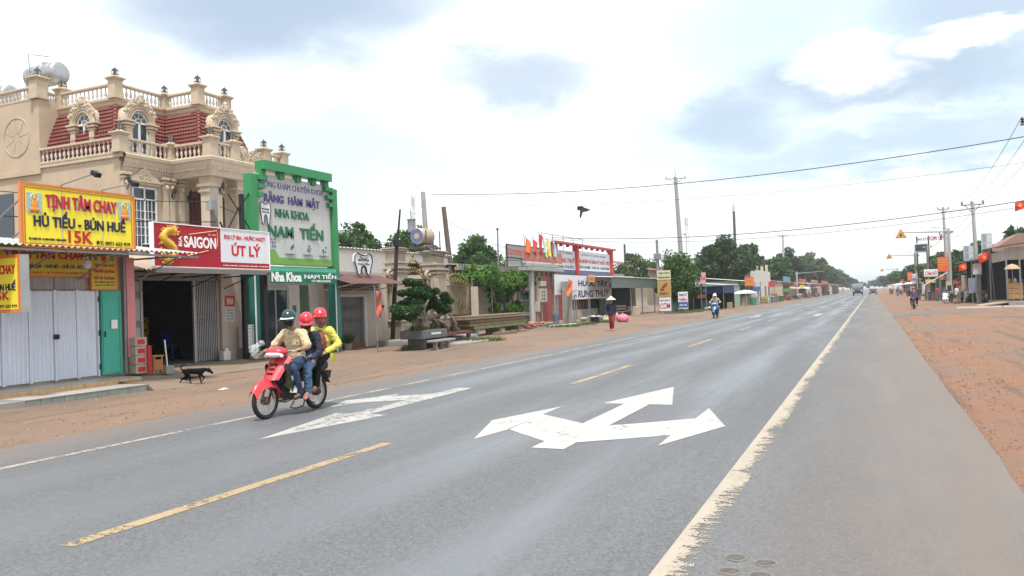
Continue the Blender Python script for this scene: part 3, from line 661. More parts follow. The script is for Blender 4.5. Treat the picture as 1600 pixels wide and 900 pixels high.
# ================================================================ shops on the near left
def corr(b, y0, y1, A, B, pitch=.076, amp=.012, axis='Y'):
    """corrugated sheet: ribs run from edge A=(x,z) to edge B=(x,z)"""
    n = max(2, int(round((y1-y0)/pitch)))*4; d = Vector((B[0]-A[0], 0, B[1]-A[1])).normalized(); nv = Vector((-d.z, 0, d.x)); vs = []
    for i in range(n+1):
        y = y0+(y1-y0)*i/n; o = nv*amp*math.cos(math.pi*i/2)
        for (x, z) in (A, B): vs.append((x+o.x, y, z+o.z))
    return b.add(vs, [(2*i, 2*i+2, 2*i+3, 2*i+1) for i in range(n)])
YEL = mat('yellow_vinyl', (.84, .70, .04), .4, .06, 1, spec=.4, streak=.1, stain=(.5, .38, .08)); YELD = mat('yellow_vinyl_deep', (.55, .40, .03), .5, .1, 2)  # second yellow is deeper, for the two wall boards
ORA = mat('orange_border', (.62, .19, .05), .5, .1, 3); REDV = mat('red_vinyl', (.34, .008, .02), .45, .06, 2); REDT = mat('red_letter', (.50, .015, .025), .5, .04, 2)
NAVY = mat('navy_letter', (.012, .012, .07), .5, .05, 2); WHITEV = mat('white_vinyl', (.66, .68, .72), .5, .04, 1, streak=.1); WHT = mat('white_letter', (.80, .80, .80), .5, .03, 2)
BLACKT = mat('black_letter', (.02, .02, .025), .5, .05, 2); SHADOWT = mat('blue_grey_letter_edge', (.35, .35, .5), .5, .05, 2)
SHEETM = mat('pale_blue_steel_sheet', (.66, .70, .80), .42, .06, 1.2, metal=.1, streak=.4, stain=(.33, .3, .28)); SHEETOLD = mat('dull_steel_sheet', (.33, .31, .30), .6, .18, 2, metal=.2, streak=.5, stain=(.17, .12, .09))
TEAL = mat('teal_paint', (.06, .40, .31), .5, .09, 2, streak=.25, stain=(.1, .22, .18)); PINK = mat('pink_paint', (.62, .24, .25), .7, .08, 2, streak=.2)
STEELG = mat('grey_steel_tube', (.24, .24, .25), .45, .15, 5, metal=.5); RUST = mat('rusty_steel', (.09, .06, .05), .8, .35, 6, .2); BLK = mat('black_steel', (.012, .012, .014), .5, .2, 4)
GOLD = mat('gold_paint', (.68, .40, .06), .45, .15, 6); SKYB = mat('pale_blue_print', (.32, .47, .58), .5, .12, 9); FLESH = mat('orange_robe_print', (.72, .30, .05), .5, .2, 9)
TILEY = mat('yellow_riser_tile', (.56, .36, .17), .4, .22, 9); TILEG = mat('green_grey_tile', (.20, .235, .21), .5, .25, 8); TILEP = mat('platform_tile', (.42, .37, .335), .35, .08, 2, spec=.5)
PLAST = mat('cream_plaster', (.47, .40, .33), .85, .1, 1.5, .15, 30, streak=.5, stain=(.2, .165, .13)); PLASTW = mat('white_plaster', (.56, .53, .49), .85, .1, 1.5, .15, 30, streak=.5, stain=(.25, .21, .17))
CONC = mat('grey_concrete', (.27, .25, .235), .9, .18, 3, .3, 25, streak=.35); DARKIN = mat('shade_toned_plaster', (.035, .03, .027), .9, .3, 1.5)  # last one: shade of the shop room put into the plaster colour

# ---- noodle shop with steel shutters
sh = thing('eatery', 'noodle shop with pale blue steel shutters, teal door and low tin awning', 'shop', (-17, 11, 0)); XS = -15.75
MB().box(-21, XS-.06, 7.5, 13.4, 0, 3.25).build('wall', PLAST, sh)
for i, (a, b_) in enumerate(((9.3, 10.31), (10.33, 10.87), (10.89, 11.43), (11.45, 11.95), (11.97, 12.46))):
    m = MB(); corr(m, a, b_, (XS+(.02 if i % 2 else 0), .36), (XS+(.02 if i % 2 else 0), 2.24), .085 if i < 4 else .11, .019)
    p = m.build('shutter_panel', SHEETM, sh)
    fr = MB().box(XS-.02, XS+.045, a-.012, a+.018, .34, 2.26).box(XS-.02, XS+.045, b_-.018, b_+.012, .34, 2.26); fr.build('panel_edge', SHEETM, p)
    if i in (2, 3): MB().cyl((XS+.06, b_-.02 if i == 2 else a+.02, 1.32), (XS+.06, b_-.02 if i == 2 else a+.02, 1.22), .03, None, 8).build('padlock', BLK, p)
for z in (.55, 1.3, 2.05): MB().cyl((XS+.04, 12.47, z-.06), (XS+.04, 12.47, z+.06), .022, None, 6).build('hinge', BLK, sh)
dr = MB().box(XS-.02, XS+.05, 12.53, 13.06, .36, 2.24).box(XS+.05, XS+.065, 12.56, 12.6, .4, 2.2).box(XS+.05, XS+.065, 12.99, 13.03, .4, 2.2).box(XS+.05, XS+.065, 12.6, 12.99, 2.14, 2.2).box(XS+.05, XS+.065, 12.6, 12.99, .4, .46).build('door', TEAL, sh)
MB().box(XS+.066, XS+.07, 12.77, 12.93, 1.38, 1.58).build('paper_notice', WHT, dr); MB().cyl((XS+.1, 12.58, 1.2), (XS+.1, 12.58, 1.33), .018, None, 6).build('handle', BLK, dr)
for a, b_ in ((10.85, 11.45), (11.47, 12.1)):
    m = MB(); corr(m, a, b_, (XS+.005, 2.27), (XS+.005, 2.56), .09, .012); m.build('upper_sheet', SHEETOLD, sh)
MB().rbox(XS-.1, XS+.12, 13.16, 13.38, .7, 3.0, .01).build('pillar', PINK, sh); MB().cyl((XS+.1, 13.11, .35), (XS+.1, 13.11, 3.0), .03, None, 8).build('drain_pipe', STEELG, sh)
aw = MB(); corr(aw, 8.2, 13.95, (-14.15, 3.04), (-17.0, 3.42), .13, .022); A = aw.build('tin_awning', mat('weathered_tin', (.42, .42, .41), .5, .15, 2, metal=.3, streak=.4, stain=(.22, .16, .12)), sh)
fr = MB()
for y in (9.2, 10.6, 12.0, 13.6): fr.box(-16.0, -14.2, y-.02, y+.02, 2.96, 3.0).tube([(-15.7, y, 2.5), (-14.5, y, 2.96)], .016, 5)
fr.box(-14.24, -14.2, 8.2, 13.95, 2.94, 2.98); fr.build('awning_frame', STEELG, A)
MB().lathe([(.02, .12), (.03, .06), (.085, .02), (.09, -.07), (.05, -.14)], (-15.1, 11.75, 2.83), 12).build('bulb_lamp', mat('white_plastic_dull', (.55, .55, .54), .35, .05), sh); MB().cyl((-15.1, 11.75, 2.9), (-15.1, 11.75, 3.1), .006, None, 5).build('lamp_cord', BLK, sh)
# tiled steps
pf = thing('tiled_steps', 'two low tiled steps in front of the steel shutters', 'steps', (-14.6, 11, 0))
MB().box(-15.8, -14.96, 8.0, 12.95, .0, .285).box(-14.98, -14.07, 8.0, 12.28, 0, .19).build('core', CONC, pf)
def tiles(name, m, parent, lo, hi, n, fn):
    me = None
    for i in range(n):
        a, b_ = lo+(hi-lo)*i/n+.004, lo+(hi-lo)*(i+1)/n-.004; fn(MB(), a, b_).build(name, m, parent)
tiles('riser_tile', TILEY, pf, 9.5, 12.9, 12, lambda b, a, c: b.box(-14.96, -14.948, a, c, .2, .282))
tiles('step_tile', TILEG, pf, 9.66, 12.28, 11, lambda b, a, c: b.box(-14.07, -14.058, a, c, .03, .196))
tiles('tread_tile', TILEP, pf, 9.2, 12.9, 10, lambda b, a, c: b.box(-15.75, -14.945, a, c, .285, .297)); tiles('tread_tile', TILEP, pf, 9.6, 12.28, 7, lambda b, a, c: b.box(-14.946, -14.05, a, c, .19, .202))
MB().prism([(-14.05, 9.66), (-14.62, 9.28), (-14.62, 8.4), (-15.0, 8.4), (-15.0, 9.66)], .0, .2).build('step_end', TILEG, pf)
# concrete ramp to the right of the steps
rp_ = MB(); rp_.add([(-14.05, 12.3, .19), (-14.9, 12.3, .24), (-15.9, 12.9, .31), (-15.9, 13.4, .3), (-14.9, 13.9, .16), (-13.7, 13.3, .07), (-13.85, 12.3, .05), (-18, 14.2, .2), (-18, 20.5, .18), (-15.2, 20.5, .09), (-15.2, 15.0, .1)], [(0, 6, 5, 4, 3, 2, 1), (4, 10, 9, 8, 7, 3)])
tag(rp_.build('forecourt', G_CONC), kind='structure')
MB().box(-14.9, -14.3, 14.0, 15.3, .08, .17)

# ---- yellow billboard on the awning
def figure_print(parent, yc, zc, s, x):
    MB().box(x, x+.006, yc-.2*s, yc+.2*s, zc-.26*s, zc+.26*s).build('picture_panel', SKYB, parent)
    b = MB().ell((x+.012, yc, zc-.05*s), (.012, .11*s, .14*s), 10).ell((x+.012, yc, zc-.17*s), (.014, .16*s, .06*s), 10); b.build('seated_figure_robe', FLESH, parent)
    MB().ell((x+.016, yc, zc+.13*s), (.012, .055*s, .07*s), 10).build('seated_figure_head', GOLD, parent); MB().torus((x+.01, yc, zc+.13*s), .1*s, .012*s, 'X', 16, 5).build('halo', YEL, parent)
    for k in (-1, 1): MB().ell((x+.012, yc+k*.07*s, zc-.23*s), (.012, .04*s, .025*s), 8).build('offering_bowl', REDT, parent)
bb = thing('billboard', 'big yellow vegetarian noodle billboard standing on the tin awning', 'sign', (-14.2, 11, 3.03)); X0 = -14.2
MB().box(X0-.065, X0-.02, 9.73, 12.2, 3.03, 4.19).build('panel', YEL, bb)
fr = MB().box(X0-.07, X0+.0, 9.71, 9.755, 3.0, 4.21).box(X0-.07, X0+.0, 12.175, 12.22, 3.0, 4.21).box(X0-.07, X0-.002, 9.755, 12.175, 4.165, 4.21).box(X0-.07, X0-.002, 9.755, 12.175, 3.0, 3.05); fr.build('frame', ORA, bb)
li = MB().box(X0-.02, X0-.012, 9.79, 9.8, 3.075, 4.13).box(X0-.02, X0-.012, 12.13, 12.14, 3.075, 4.13).box(X0-.02, X0-.012, 9.8, 12.13, 4.12, 4.13).box(X0-.02, X0-.012, 9.8, 12.13, 3.075, 3.087); li.build('red_keyline', REDT, bb)
for y in (10.545, 11.43): MB().box(X0-.02, X0-.012, y-.004, y+.004, 3.09, 4.12).build('panel_seam', SHADOWT, bb)
F_ = X0-.012
letter(bb, 'TỊNH TÂM CHAY', 10.22, 11.80, 3.70, 4.075, F_, SHADOWT, bold=.032, th=.004); letter(bb, 'TỊNH TÂM CHAY', 10.2, 11.77, 3.71, 4.085, F_+.006, REDT, bold=.03)
letter(bb, 'HỦ TIẾU - BÚN HUẾ', 9.96, 11.98, 3.40, 3.72, F_, NAVY, bold=.032); letter(bb, '15K', 10.66, 11.2, 3.12, 3.37, F_, REDT, bold=.02)
letter(bb, 'ĐT: 0971 633 919', 11.28, 12.08, 3.115, 3.2, F_, BLACKT, bold=.015); letter(bb, 'ĐC: X.MINH LẬP - H.CHƠN THÀNH - T.BÌNH PHƯỚC', 9.86, 10.62, 3.135, 3.2, F_, BLACKT, bold=.03)
figure_print(bb, 9.98, 3.84, .72, F_); figure_print(bb, 11.96, 3.86, .72, F_)
for y in (9.9, 10.55, 11.4, 12.05): MB().cyl((X0-.1, y, 2.95), (X0-.1, y, 3.05), .025, None, 6).tube([(X0-.15, y, 4.0), (X0-1.5, y, 3.3)], .02, 5).build('brace', STEELG, bb)
for y0, y1, z1 in ((10.53, 10.9, 4.44), (11.43, 11.78, 4.36)):
    MB().tube([(X0-.08, y0, 4.19), (X0+.02, y0, 4.24), (X0+.45, y1-.05, z1)], .012, 6).build('lamp_arm', STEELG, bb); MB().cbox((X0+.5, y1, z1+.01), (.16, .13, .09), Matrix.Rotation(.5, 3, 'Y')).build('floodlight', BLK, bb)
# ---- hanging side sign facing the traffic
hs = thing('hanging_sign', 'yellow sign hung at right angles to the eatery, cut by the left picture edge', 'sign', (-14.8, 9.65, 1.8)); Y0 = 9.6
MB().box(-15.6, -14.1, Y0, Y0+.17, 1.8, 2.86).build('box', mat('galvanised_sheet', (.36, .37, .38), .5, .12, 3, metal=.4), hs); MB().box(-15.57, -14.13, Y0-.008, Y0, 1.83, 2.83).build('face', YEL, hs)
MB().box(-15.6, -14.1, Y0-.012, Y0-.001, 2.8, 2.86).box(-15.6, -14.1, Y0-.012, Y0-.001, 1.8, 1.86).box(-14.16, -14.1, Y0-.012, Y0-.001, 1.86, 2.8).box(-15.6, -15.54, Y0-.012, Y0-.001, 1.86, 2.8).build('frame', ORA, hs)
letter(hs, 'TỊNH TÂM CHAY', -15.5, -14.22, 2.46, 2.72, Y0-.008, REDT, 'Y', .03); letter(hs, 'HỦ TIẾU - BÚN HUẾ', -15.5, -14.22, 2.2, 2.4, Y0-.008, NAVY, 'Y', .03)
letter(hs, '15K', -14.85, -14.4, 2.03, 2.19, Y0-.008, REDT, 'Y', .02); letter(hs, 'ĐT: 0971 633 919', -14.9, -14.2, 1.89, 1.95, Y0-.008, BLACKT, 'Y', .01)
MB().cyl((-14.5, Y0+.08, 2.86), (-14.5, Y0+.08, 3.02), .02, None, 6).cyl((-15.3, Y0+.08, 2.86), (-15.3, Y0+.08, 3.1), .02, None, 6).build('hanger', STEELG, hs)
# ---- two wall signs under the awning
ws = thing('wall_sign', 'wide yellow menu board above the steel shutters under the awning', 'sign', (XS, 11.5, 2.56))
MB().box(XS+.02, XS+.06, 10.2, 12.24, 2.56, 3.14).build('panel', YELD, ws); MB().box(XS+.02, XS+.075, 10.2, 12.24, 2.53, 2.565).box(XS+.02, XS+.075, 12.22, 12.25, 2.565, 3.14).build('frame', ORA, ws)
letter(ws, 'TỊNH TÂM CHAY', 10.35, 12.15, 2.87, 3.1, XS+.06, REDT, bold=.04); letter(ws, 'CƠM CHAY - CHẢ LỤA - CHẢ BÒ - CHẢ CÁ - RÒ SỐ', 10.3, 12.2, 2.7, 2.83, XS+.06, NAVY, bold=.03); letter(ws, 'KHAI TRƯƠNG NGÀY 18 THÁNG 8 NĂM 2020', 10.3, 12.18, 2.6, 2.66, XS+.06, REDT, bold=.005)
w2 = thing('wall_sign', 'small upright yellow welcome board above the teal door', 'sign', (XS, 12.6, 2.27))
MB().box(XS+.04, XS+.08, 12.3, 12.93, 2.28, 3.1).build('panel', YELD, w2); MB().box(XS+.04, XS+.09, 12.27, 12.3, 2.26, 3.1).box(XS+.04, XS+.09, 12.93, 12.96, 2.26, 3.1).box(XS+.04, XS+.09, 12.3, 12.93, 2.25, 2.28).build('frame', ORA, w2)
for t, z0, z1, c, bo in (('TỊNH TÂM CHAY', 2.76, 2.85, REDT, .02), ('Kính Mời Quý Khách', 2.62, 2.72, REDT, .02), ('Rất Vui Tái Khách', 2.49, 2.58, REDT, .02), ('ĐT: 0971 633 919', 2.41, 2.45, NAVY, 0), ('X.MINH LẬP - H.CHƠN THÀNH', 2.35, 2.38, NAVY, 0)): letter(w2, t, 12.36, 12.88, z0, z1, XS+.08, c, bold=bo)
MB().ell((XS+.085, 12.6, 2.97), (.01, .07, .08), 10).build('round_emblem', REDT, w2)
for y in (12.4, 12.82): MB().ell((XS+.085, y, 2.97), (.01, .045, .06), 8).build('plant_print', mat('print_green', (.05, .2, .06), .5), w2)

# ---- beer and soft drink shop
bs = thing('drinks_shop', 'open-fronted drinks shop with folding gate under the red and white sign', 'shop', (-19, 17, 0)); XG = -18.2
MB().box(-18.4, -18.15, 14.1, 15.42, 0, 3.2).box(-18.4, -18.16, 15.42, 18.48, 2.62, 3.2).build('front_wall', PLAST, bs)
MB().rbox(-18.4, -17.95, 18.48, 19.2, 0, 3.3, .02).build('pillar', mat('pinkish_plaster', (.45, .36, .31), .85, .1, 1.5, .1, 30, streak=.45, stain=(.22, .17, .14)), bs)
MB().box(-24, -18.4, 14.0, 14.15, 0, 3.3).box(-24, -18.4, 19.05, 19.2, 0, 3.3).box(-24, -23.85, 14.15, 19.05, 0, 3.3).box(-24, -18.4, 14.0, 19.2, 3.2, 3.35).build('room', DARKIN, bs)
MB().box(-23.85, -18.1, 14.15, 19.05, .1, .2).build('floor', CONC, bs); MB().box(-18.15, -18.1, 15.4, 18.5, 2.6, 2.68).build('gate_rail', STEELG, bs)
def folding_gate(parent, x, y0, y1, z0, z1, n, m):
    g_ = MB().box(x-.03, x+.03, y0-.02, y0+.05, z0, z1).box(x-.03, x+.03, y1-.05, y1+.02, z0, z1).build('folding_gate', m, parent)
    for i in range(n):
        y = y0+.06+(y1-y0-.12)*(i+.5)/n; MB().box(x-.012, x+.012, y-.014, y+.014, z0+.02, z1-.02).build('gate_bar', m, g_)
    k = n//2
    for zc in (z0+.35, (z0+z1)/2, z1-.4):
        c = MB()
        for i in range(k):
            a, b_ = y0+.05+(y1-y0-.1)*i/k, y0+.05+(y1-y0-.1)*(i+1)/k
            c.tube([(x+.02, a, zc-.1), (x+.02, b_, zc+.1)], .009, 4); c.tube([(x+.028, a, zc+.1), (x+.028, b_, zc-.1)], .009, 4)
        c.build('lattice', m, g_)
GATEM = mat('grey_painted_gate', (.36, .35, .35), .5, .15, 4, metal=.3)
folding_gate(bs, -18.08, 17.5, 18.44, .22, 2.6, 12, GATEM); folding_gate(bs, -18.08, 15.42, 15.68, .22, 2.6, 5, GATEM)
aw = MB(); corr(aw, 13.9, 18.75, (-16.12, 2.78), (-18.3, 3.3), .13, .02); A = aw.build('tin_awning', mat('rusty_tin', (.36, .28, .22), .6, .2, 2, metal=.2, streak=.6, stain=(.18, .1, .06)), bs)
fr = MB()
for y in (14.2, 15.7, 17.2, 18.6): fr.tube([(-18.15, y, 2.7), (-16.2, y, 2.74)], .02, 5).tube([(-18.15, y, 2.3), (-16.8, y, 2.72)], .016, 5)
fr.build('awning_frame', BLK, A)
MB().box(-18.14, -18.12, 15.5, 18.4, 2.72, 2.95).build('name_strip', mat('faded_banner', (.34, .27, .2), .8, .25, 3), bs); letter(bs, 'ĐẠI LÝ BIA - NƯỚC NGỌT - ÚT LÝ', 15.7, 18.3, 2.79, 2.88, -18.12, BLACKT, bold=.01)
ss = thing('shop_sign', 'long red and white beer sign with a golden dragon over the drinks shop', 'sign', (-16, 16.5, 2.86)); XB = -16.05
MB().box(XB-.1, XB, 14.33, 16.55, 2.86, 3.93).build('red_panel', REDV, ss); MB().box(XB-.1, XB, 16.55, 18.45, 3.02, 3.93).build('white_panel', WHITEV, ss); MB().box(XB-.1, XB+.001, 16.55, 18.45, 2.86, 3.02).build('red_strip', REDV, ss)
MB().box(XB-.11, XB+.015, 14.3, 14.33, 2.85, 3.95).box(XB-.11, XB+.015, 18.45, 18.48, 2.85, 3.95).box(XB-.11, XB+.015, 14.33, 18.45, 3.93, 3.955).box(XB-.11, XB+.015, 14.33, 18.45, 2.84, 2.86).build('frame', WHT, ss)
letter(ss, 'SAIGON', 15.28, 16.38, 3.36, 3.66, XB, WHT, bold=.03); letter(ss, 'BIA', 15.1, 15.21, 3.38, 3.64, XB, WHT, bold=.02, rot=90); letter(ss, 'EST. 1875', 16.12, 16.38, 3.71, 3.76, XB, mat('pale_red_letter', (.75, .35, .3)), bold=.02)
sl = MB().tube([(XB+.005, 15.45, 3.70), (XB+.005, 16.42, 3.86), (XB+.005, 16.44, 3.62), (XB+.005, 16.41, 3.42)], .012, 5).tube([(XB+.005, 15.08, 3.08), (XB+.005, 16.1, 3.31)], .012, 5); sl.build('gold_line', mat('pale_gold_line', (.78, .42, .22), .5), ss)
# dragon: an S of overlapping scales with head, whiskers and claws
dg_ = MB(); path = [(15.02, 3.74), (14.9, 3.78), (14.72, 3.76), (14.62, 3.66), (14.64, 3.53), (14.78, 3.44), (14.92, 3.36), (14.97, 3.22), (14.88, 3.07), (14.72, 3.01), (14.58, 3.06), (14.55, 3.17), (14.64, 3.24)]
P3 = []
for i in range(len(path)-1):
    for t in (0, .33, .66): P3.append((path[i][0]+(path[i+1][0]-path[i][0])*t, path[i][1]+(path[i+1][1]-path[i][1])*t))
dg_.tube([(XB+.012, y, z) for y, z in P3], [.03+.055*math.sin(math.pi*min(1, (i+4)/len(P3))) for i in range(len(P3))], 8)
for i, (y, z) in enumerate(P3[::2]): a = i*1.9; dg_.ell((XB+.02, y+.09*math.cos(a), z+.09*math.sin(a)), (.015, .035, .03), 6)
dg_.ell((XB+.02, 14.98, 3.75), (.03, .1, .075), 8).ell((XB+.02, 15.06, 3.68), (.02, .05, .03), 6)
for dy, dz in ((-.02, .13), (.05, .12), (.1, .07)): dg_.tube([(XB+.015, 14.95, 3.79), (XB+.015, 14.97+dy, 3.79+dz), (XB+.015, 15.02+dy, 3.78+dz)], [.02, .012, .005], 5)
for y, z in ((14.5, 3.45), (14.48, 3.6), (15.05, 3.3), (15.06, 3.12), (14.75, 2.96)): 
    for k in (-1, 0, 1): dg_.tube([(XB+.012, (y+14.75)/2, z), (XB+.012, y+.02*k, z+.045*k)], [.02, .006], 5)
rd_ = random.Random(9)
for i, (y, z) in enumerate(P3):
    for sd in (-1, 1):
        j = min(len(P3)-2, i); ty, tz = P3[j+1][0]-P3[j][0], P3[j+1][1]-P3[j][1]; ln = math.hypot(ty, tz) or 1; ny, nz_ = -tz/ln*sd, ty/ln*sd; q = .075
        dg_.tube([(XB+.014, y+ny*q*.8, z+nz_*q*.8), (XB+.014, y+ny*(q+.04)+ty*.4, z+nz_*(q+.04)+tz*.4), (XB+.014, y+ny*(q+.05)+ty, z+nz_*(q+.05)+tz)], [.022, .014, .003], 5)
dg_.build('dragon_emblem', GOLD, ss, 50); sc_m = MB()
for i, (y, z) in enumerate(P3[3:-3]): sc_m.torus((XB+.07, y, z), .028, .007, 'X', 10, 4, .3, 2.8)
sc_m.build('dragon_scales', mat('dragon_red_line', (.45, .07, .03), .5), ss); MB().ell((XB+.055, 15.0, 3.77), (.01, .015, .012), 6).build('dragon_eye', REDT, ss)
letter(ss, 'ĐẠI LÝ BIA - NƯỚC NGỌT', 16.68, 18.3, 3.63, 3.81, XB, REDT, bold=.025); letter(ss, 'ÚT LÝ', 16.95, 18.1, 3.2, 3.58, XB, REDT, bold=.03); letter(ss, 'ĐC: ẤP 2, X. MINH LẬP - H. CHƠN THÀNH - BÌNH PHƯỚC   ĐT: 0988 234 058', 16.62, 18.4, 2.91, 2.96, XB+.001, WHT, bold=.01)
MB().box(XB-.08, XB-.04, 14.4, 18.4, 2.7, 2.8).build('rear_rail', STEELG, ss)
# goods in and around the drinks shop
def crate(label, x, y, z, m, w=.42, d=.3, h=.27, group='beer crates stacked inside the drinks shop'):
    t = thing('crate', label, 'crate', (x, y, z), group)
    b = MB().box(x-d/2, x+d/2, y-w/2, y+w/2, z, z+.03)
    for (x0, x1, y0, y1) in ((x-d/2, x-d/2+.02, y-w/2, y+w/2), (x+d/2-.02, x+d/2, y-w/2, y+w/2), (x-d/2+.02, x+d/2-.02, y-w/2, y-w/2+.02), (x-d/2+.02, x+d/2-.02, y+w/2-.02, y+w/2)): b.box(x0, x1, y0, y1, z+.03, z+.11).box(x0, x1, y0, y1, z+.17, z+h)
    for sx_ in (-1, 1):
        for sy in (-1, 1): b.box(x+sx_*(d/2-.015)-.015, x+sx_*(d/2-.015)+.015, y+sy*(w/2-.03)-.03, y+sy*(w/2-.03)+.03, z+.03, z+h)
    b.build('shell', m, t)
    bt = MB()
    for i in range(4):
        for j in range(3): bt.cyl((x-d/2+.06+j*.09, y-w/2+.06+i*.1, z+.03), (x-d/2+.06+j*.09, y-w/2+.06+i*.1, z+h-.04), .03, .025, 6)
    o = bt.build('bottles', mat('brown_bottle', (.05, .025, .01), .2, .2, 5), t); tag(o, kind='stuff')
CY = mat('yellow_crate', (.55, .33, .03), .5, .1, 3); CR = mat('red_crate', (.35, .03, .03), .5, .1, 3)
lev = ('bottom', 'second', 'third', 'fourth', 'top')
for i in range(5): crate('yellow beer crate, %s of the stack in the dark drinks shop' % lev[i], -21.2, 18.3, .2+i*.275, CY)
for i in range(4): crate('red beer crate, %s of the stack left of the yellow crates' % ('bottom', 'second', 'third', 'top')[i], -21.3, 17.75, .2+i*.275, CR)
def plastic_chair(label, x, y, z, m, group):
    t = thing('plastic_chair', label, 'chair', (x, y, z), group)
    MB().rbox(x-.2, x+.2, y-.2, y+.2, z+.42, z+.45, .01).build('seat', m, t); MB().sheet(lambda u, v: (x-.2-.08*v, y-.2+.4*u, z+.45+.42*v-.03*abs(u-.5)), 4, 4).build('backrest', m, t)
    for sx_ in (-1, 1):
        for sy in (-1, 1): MB().cyl((x+sx_*.21, y+sy*.21, z), (x+sx_*.17, y+sy*.17, z+.43), .022, .028, 6).build('leg', m, t)
BLUEP = mat('blue_plastic', (.02, .05, .30), .35, .08, 2)
plastic_chair('blue plastic chair left of the closed gate in the drinks shop', -20.3, 18.75, .2, BLUEP, 'blue chairs in the drinks shop'); plastic_chair('blue plastic chair further inside the dark drinks shop', -21.4, 18.7, .2, BLUEP, 'blue chairs in the drinks shop')
t = thing('drink_carton_stack', 'stack of red and beige drink cartons beside the pink pillar', 'boxes', (-15.6, 13.3, .3))
for i in range(4): MB().rbox(-15.72, -15.45, 13.2, 13.52, .32+i*.21, .52+i*.21, .008).build('carton', mat('beige_carton', (.42, .33, .27), .8, .2, 5), t); MB().box(-15.449, -15.445, 13.26, 13.46, .36+i*.21, .47+i*.21).build('printed_mark', REDT, t)
MB().box(-15.44, -15.40, 13.50, 13.6, .32, .95).build('red_board', mat('red_board', (.42, .02, .02), .5, .1, 4), t)
st = thing('wooden_stool', 'small orange-brown wooden stool beside the red cartons', 'stool', (-15.5, 13.8, .3)); WOODO = mat('orange_wood', (.36, .14, .045), .55, .25, 6)
MB().rbox(-15.72, -15.42, 13.66, 13.98, .66, .7, .01).build('seat', WOODO, st)
for a in (-15.7, -15.46):
    for b_ in (13.69, 13.94): MB().box(a-.02, a+.02, b_-.02, b_+.02, .28, .66).build('leg', WOODO, st)
MB().box(-15.44, -15.43, 13.7, 13.93, .36, .6).build('panel', WOODO, st)
bk = thing('mop_bucket', 'white stick standing in a concrete block before the drinks shop', 'broom', (-15.5, 14.15, .25)); MB().rbox(-15.62, -15.4, 14.02, 14.26, .24, .42, .01).build('block', CONC, bk); MB().cyl((-15.5, 14.14, .42), (-15.5, 14.08, 1.05), .016, None, 8).build('stick', WHT, bk)
po = thing('poster', 'red-headed price poster pasted on the drinks shop pillar', 'poster', (-17.94, 18.8, 1.6)); MB().box(-17.95, -17.944, 18.6, 19.02, 1.35, 2.15).build('sheet', mat('poster_paper', (.52, .5, .48), .8, .15, 6, streak=.3), po); MB().box(-17.944, -17.94, 18.6, 19.02, 1.82, 2.15).build('red_head', mat('poster_red', (.48, .05, .05), .7, .2, 7), po); letter(po, 'VINA', 18.66, 18.96, 1.88, 2.08, -17.94, mat('poster_pale', (.7, .6, .4)), bold=.03); 
for i in range(4): MB().box(-17.944, -17.941, 18.65, 18.95, 1.43+i*.09, 1.45+i*.09).build('print_line', mat('print_blue', (.1, .15, .3)), po)
fb = thing('foam_box_stack', 'stack of small white foam boxes beside the black post', 'boxes', (-17.6, 19.2, .5)); FOAM = mat('white_foam', (.58, .57, .55), .8, .06, 4)
MB().box(-17.85, -17.4, 19.0, 19.42, .1, .52).build('stand', mat('grey_cabinet', (.2, .2, .21), .6), fb)
for i in range(6): MB().rbox(-17.82, -17.45, 19.03, 19.38, .53+i*.12, .64+i*.12, .012).build('foam_box', FOAM, fb); MB().box(-17.449, -17.445, 19.18, 19.24, .57+i*.12, .6+i*.12).build('grip_hole', BLK, fb)
jg = thing('water_jug', 'white plastic jug on the ground against the gate end', 'jug', (-17.85, 18.45, .2)); MB().rbox(-17.95, -17.75, 18.3, 18.6, .2, .48, .03).build('body', FOAM, jg); MB().lathe([(.05, .47), (.045, .53), (.05, .56)], (-17.85, 18.52, 0), 10).build('cap', WHT, jg)
cb_ = thing('cardboard_box', 'crumpled brown cardboard box at the foot of the pillar', 'box', (-17.3, 19.2, .18)); MB().rbox(-17.5, -17.15, 19.0, 19.5, .17, .42, .03).build('carton', mat('cardboard', (.33, .24, .16), .9, .2, 6), cb_); MB().quad((-17.15, 19.0, .42), (-17.15, 19.5, .42), (-16.98, 19.46, .36), (-16.99, 19.05, .38)).build('flap', mat('cardboard', (.33, .24, .16)), cb_)
bc = thing('blue_crate', 'blue plastic crate on the ground behind the motorbike', 'crate', (-17.2, 20.0, .15)); MB().box(-17.4, -17.0, 19.75, 20.3, .14, .17).box(-17.4, -17.37, 19.75, 20.3, .17, .4).box(-17.03, -17.0, 19.75, 20.3, .17, .4).box(-17.37, -17.03, 19.75, 19.78, .17, .4).box(-17.37, -17.03, 20.27, 20.3, .17, .4).build('shell', BLUEP, bc); 
for i in range(5): MB().box(-17.0, -16.99, 19.8+i*.1, 19.84+i*.1, .2, .36).build('rib', BLUEP, bc)
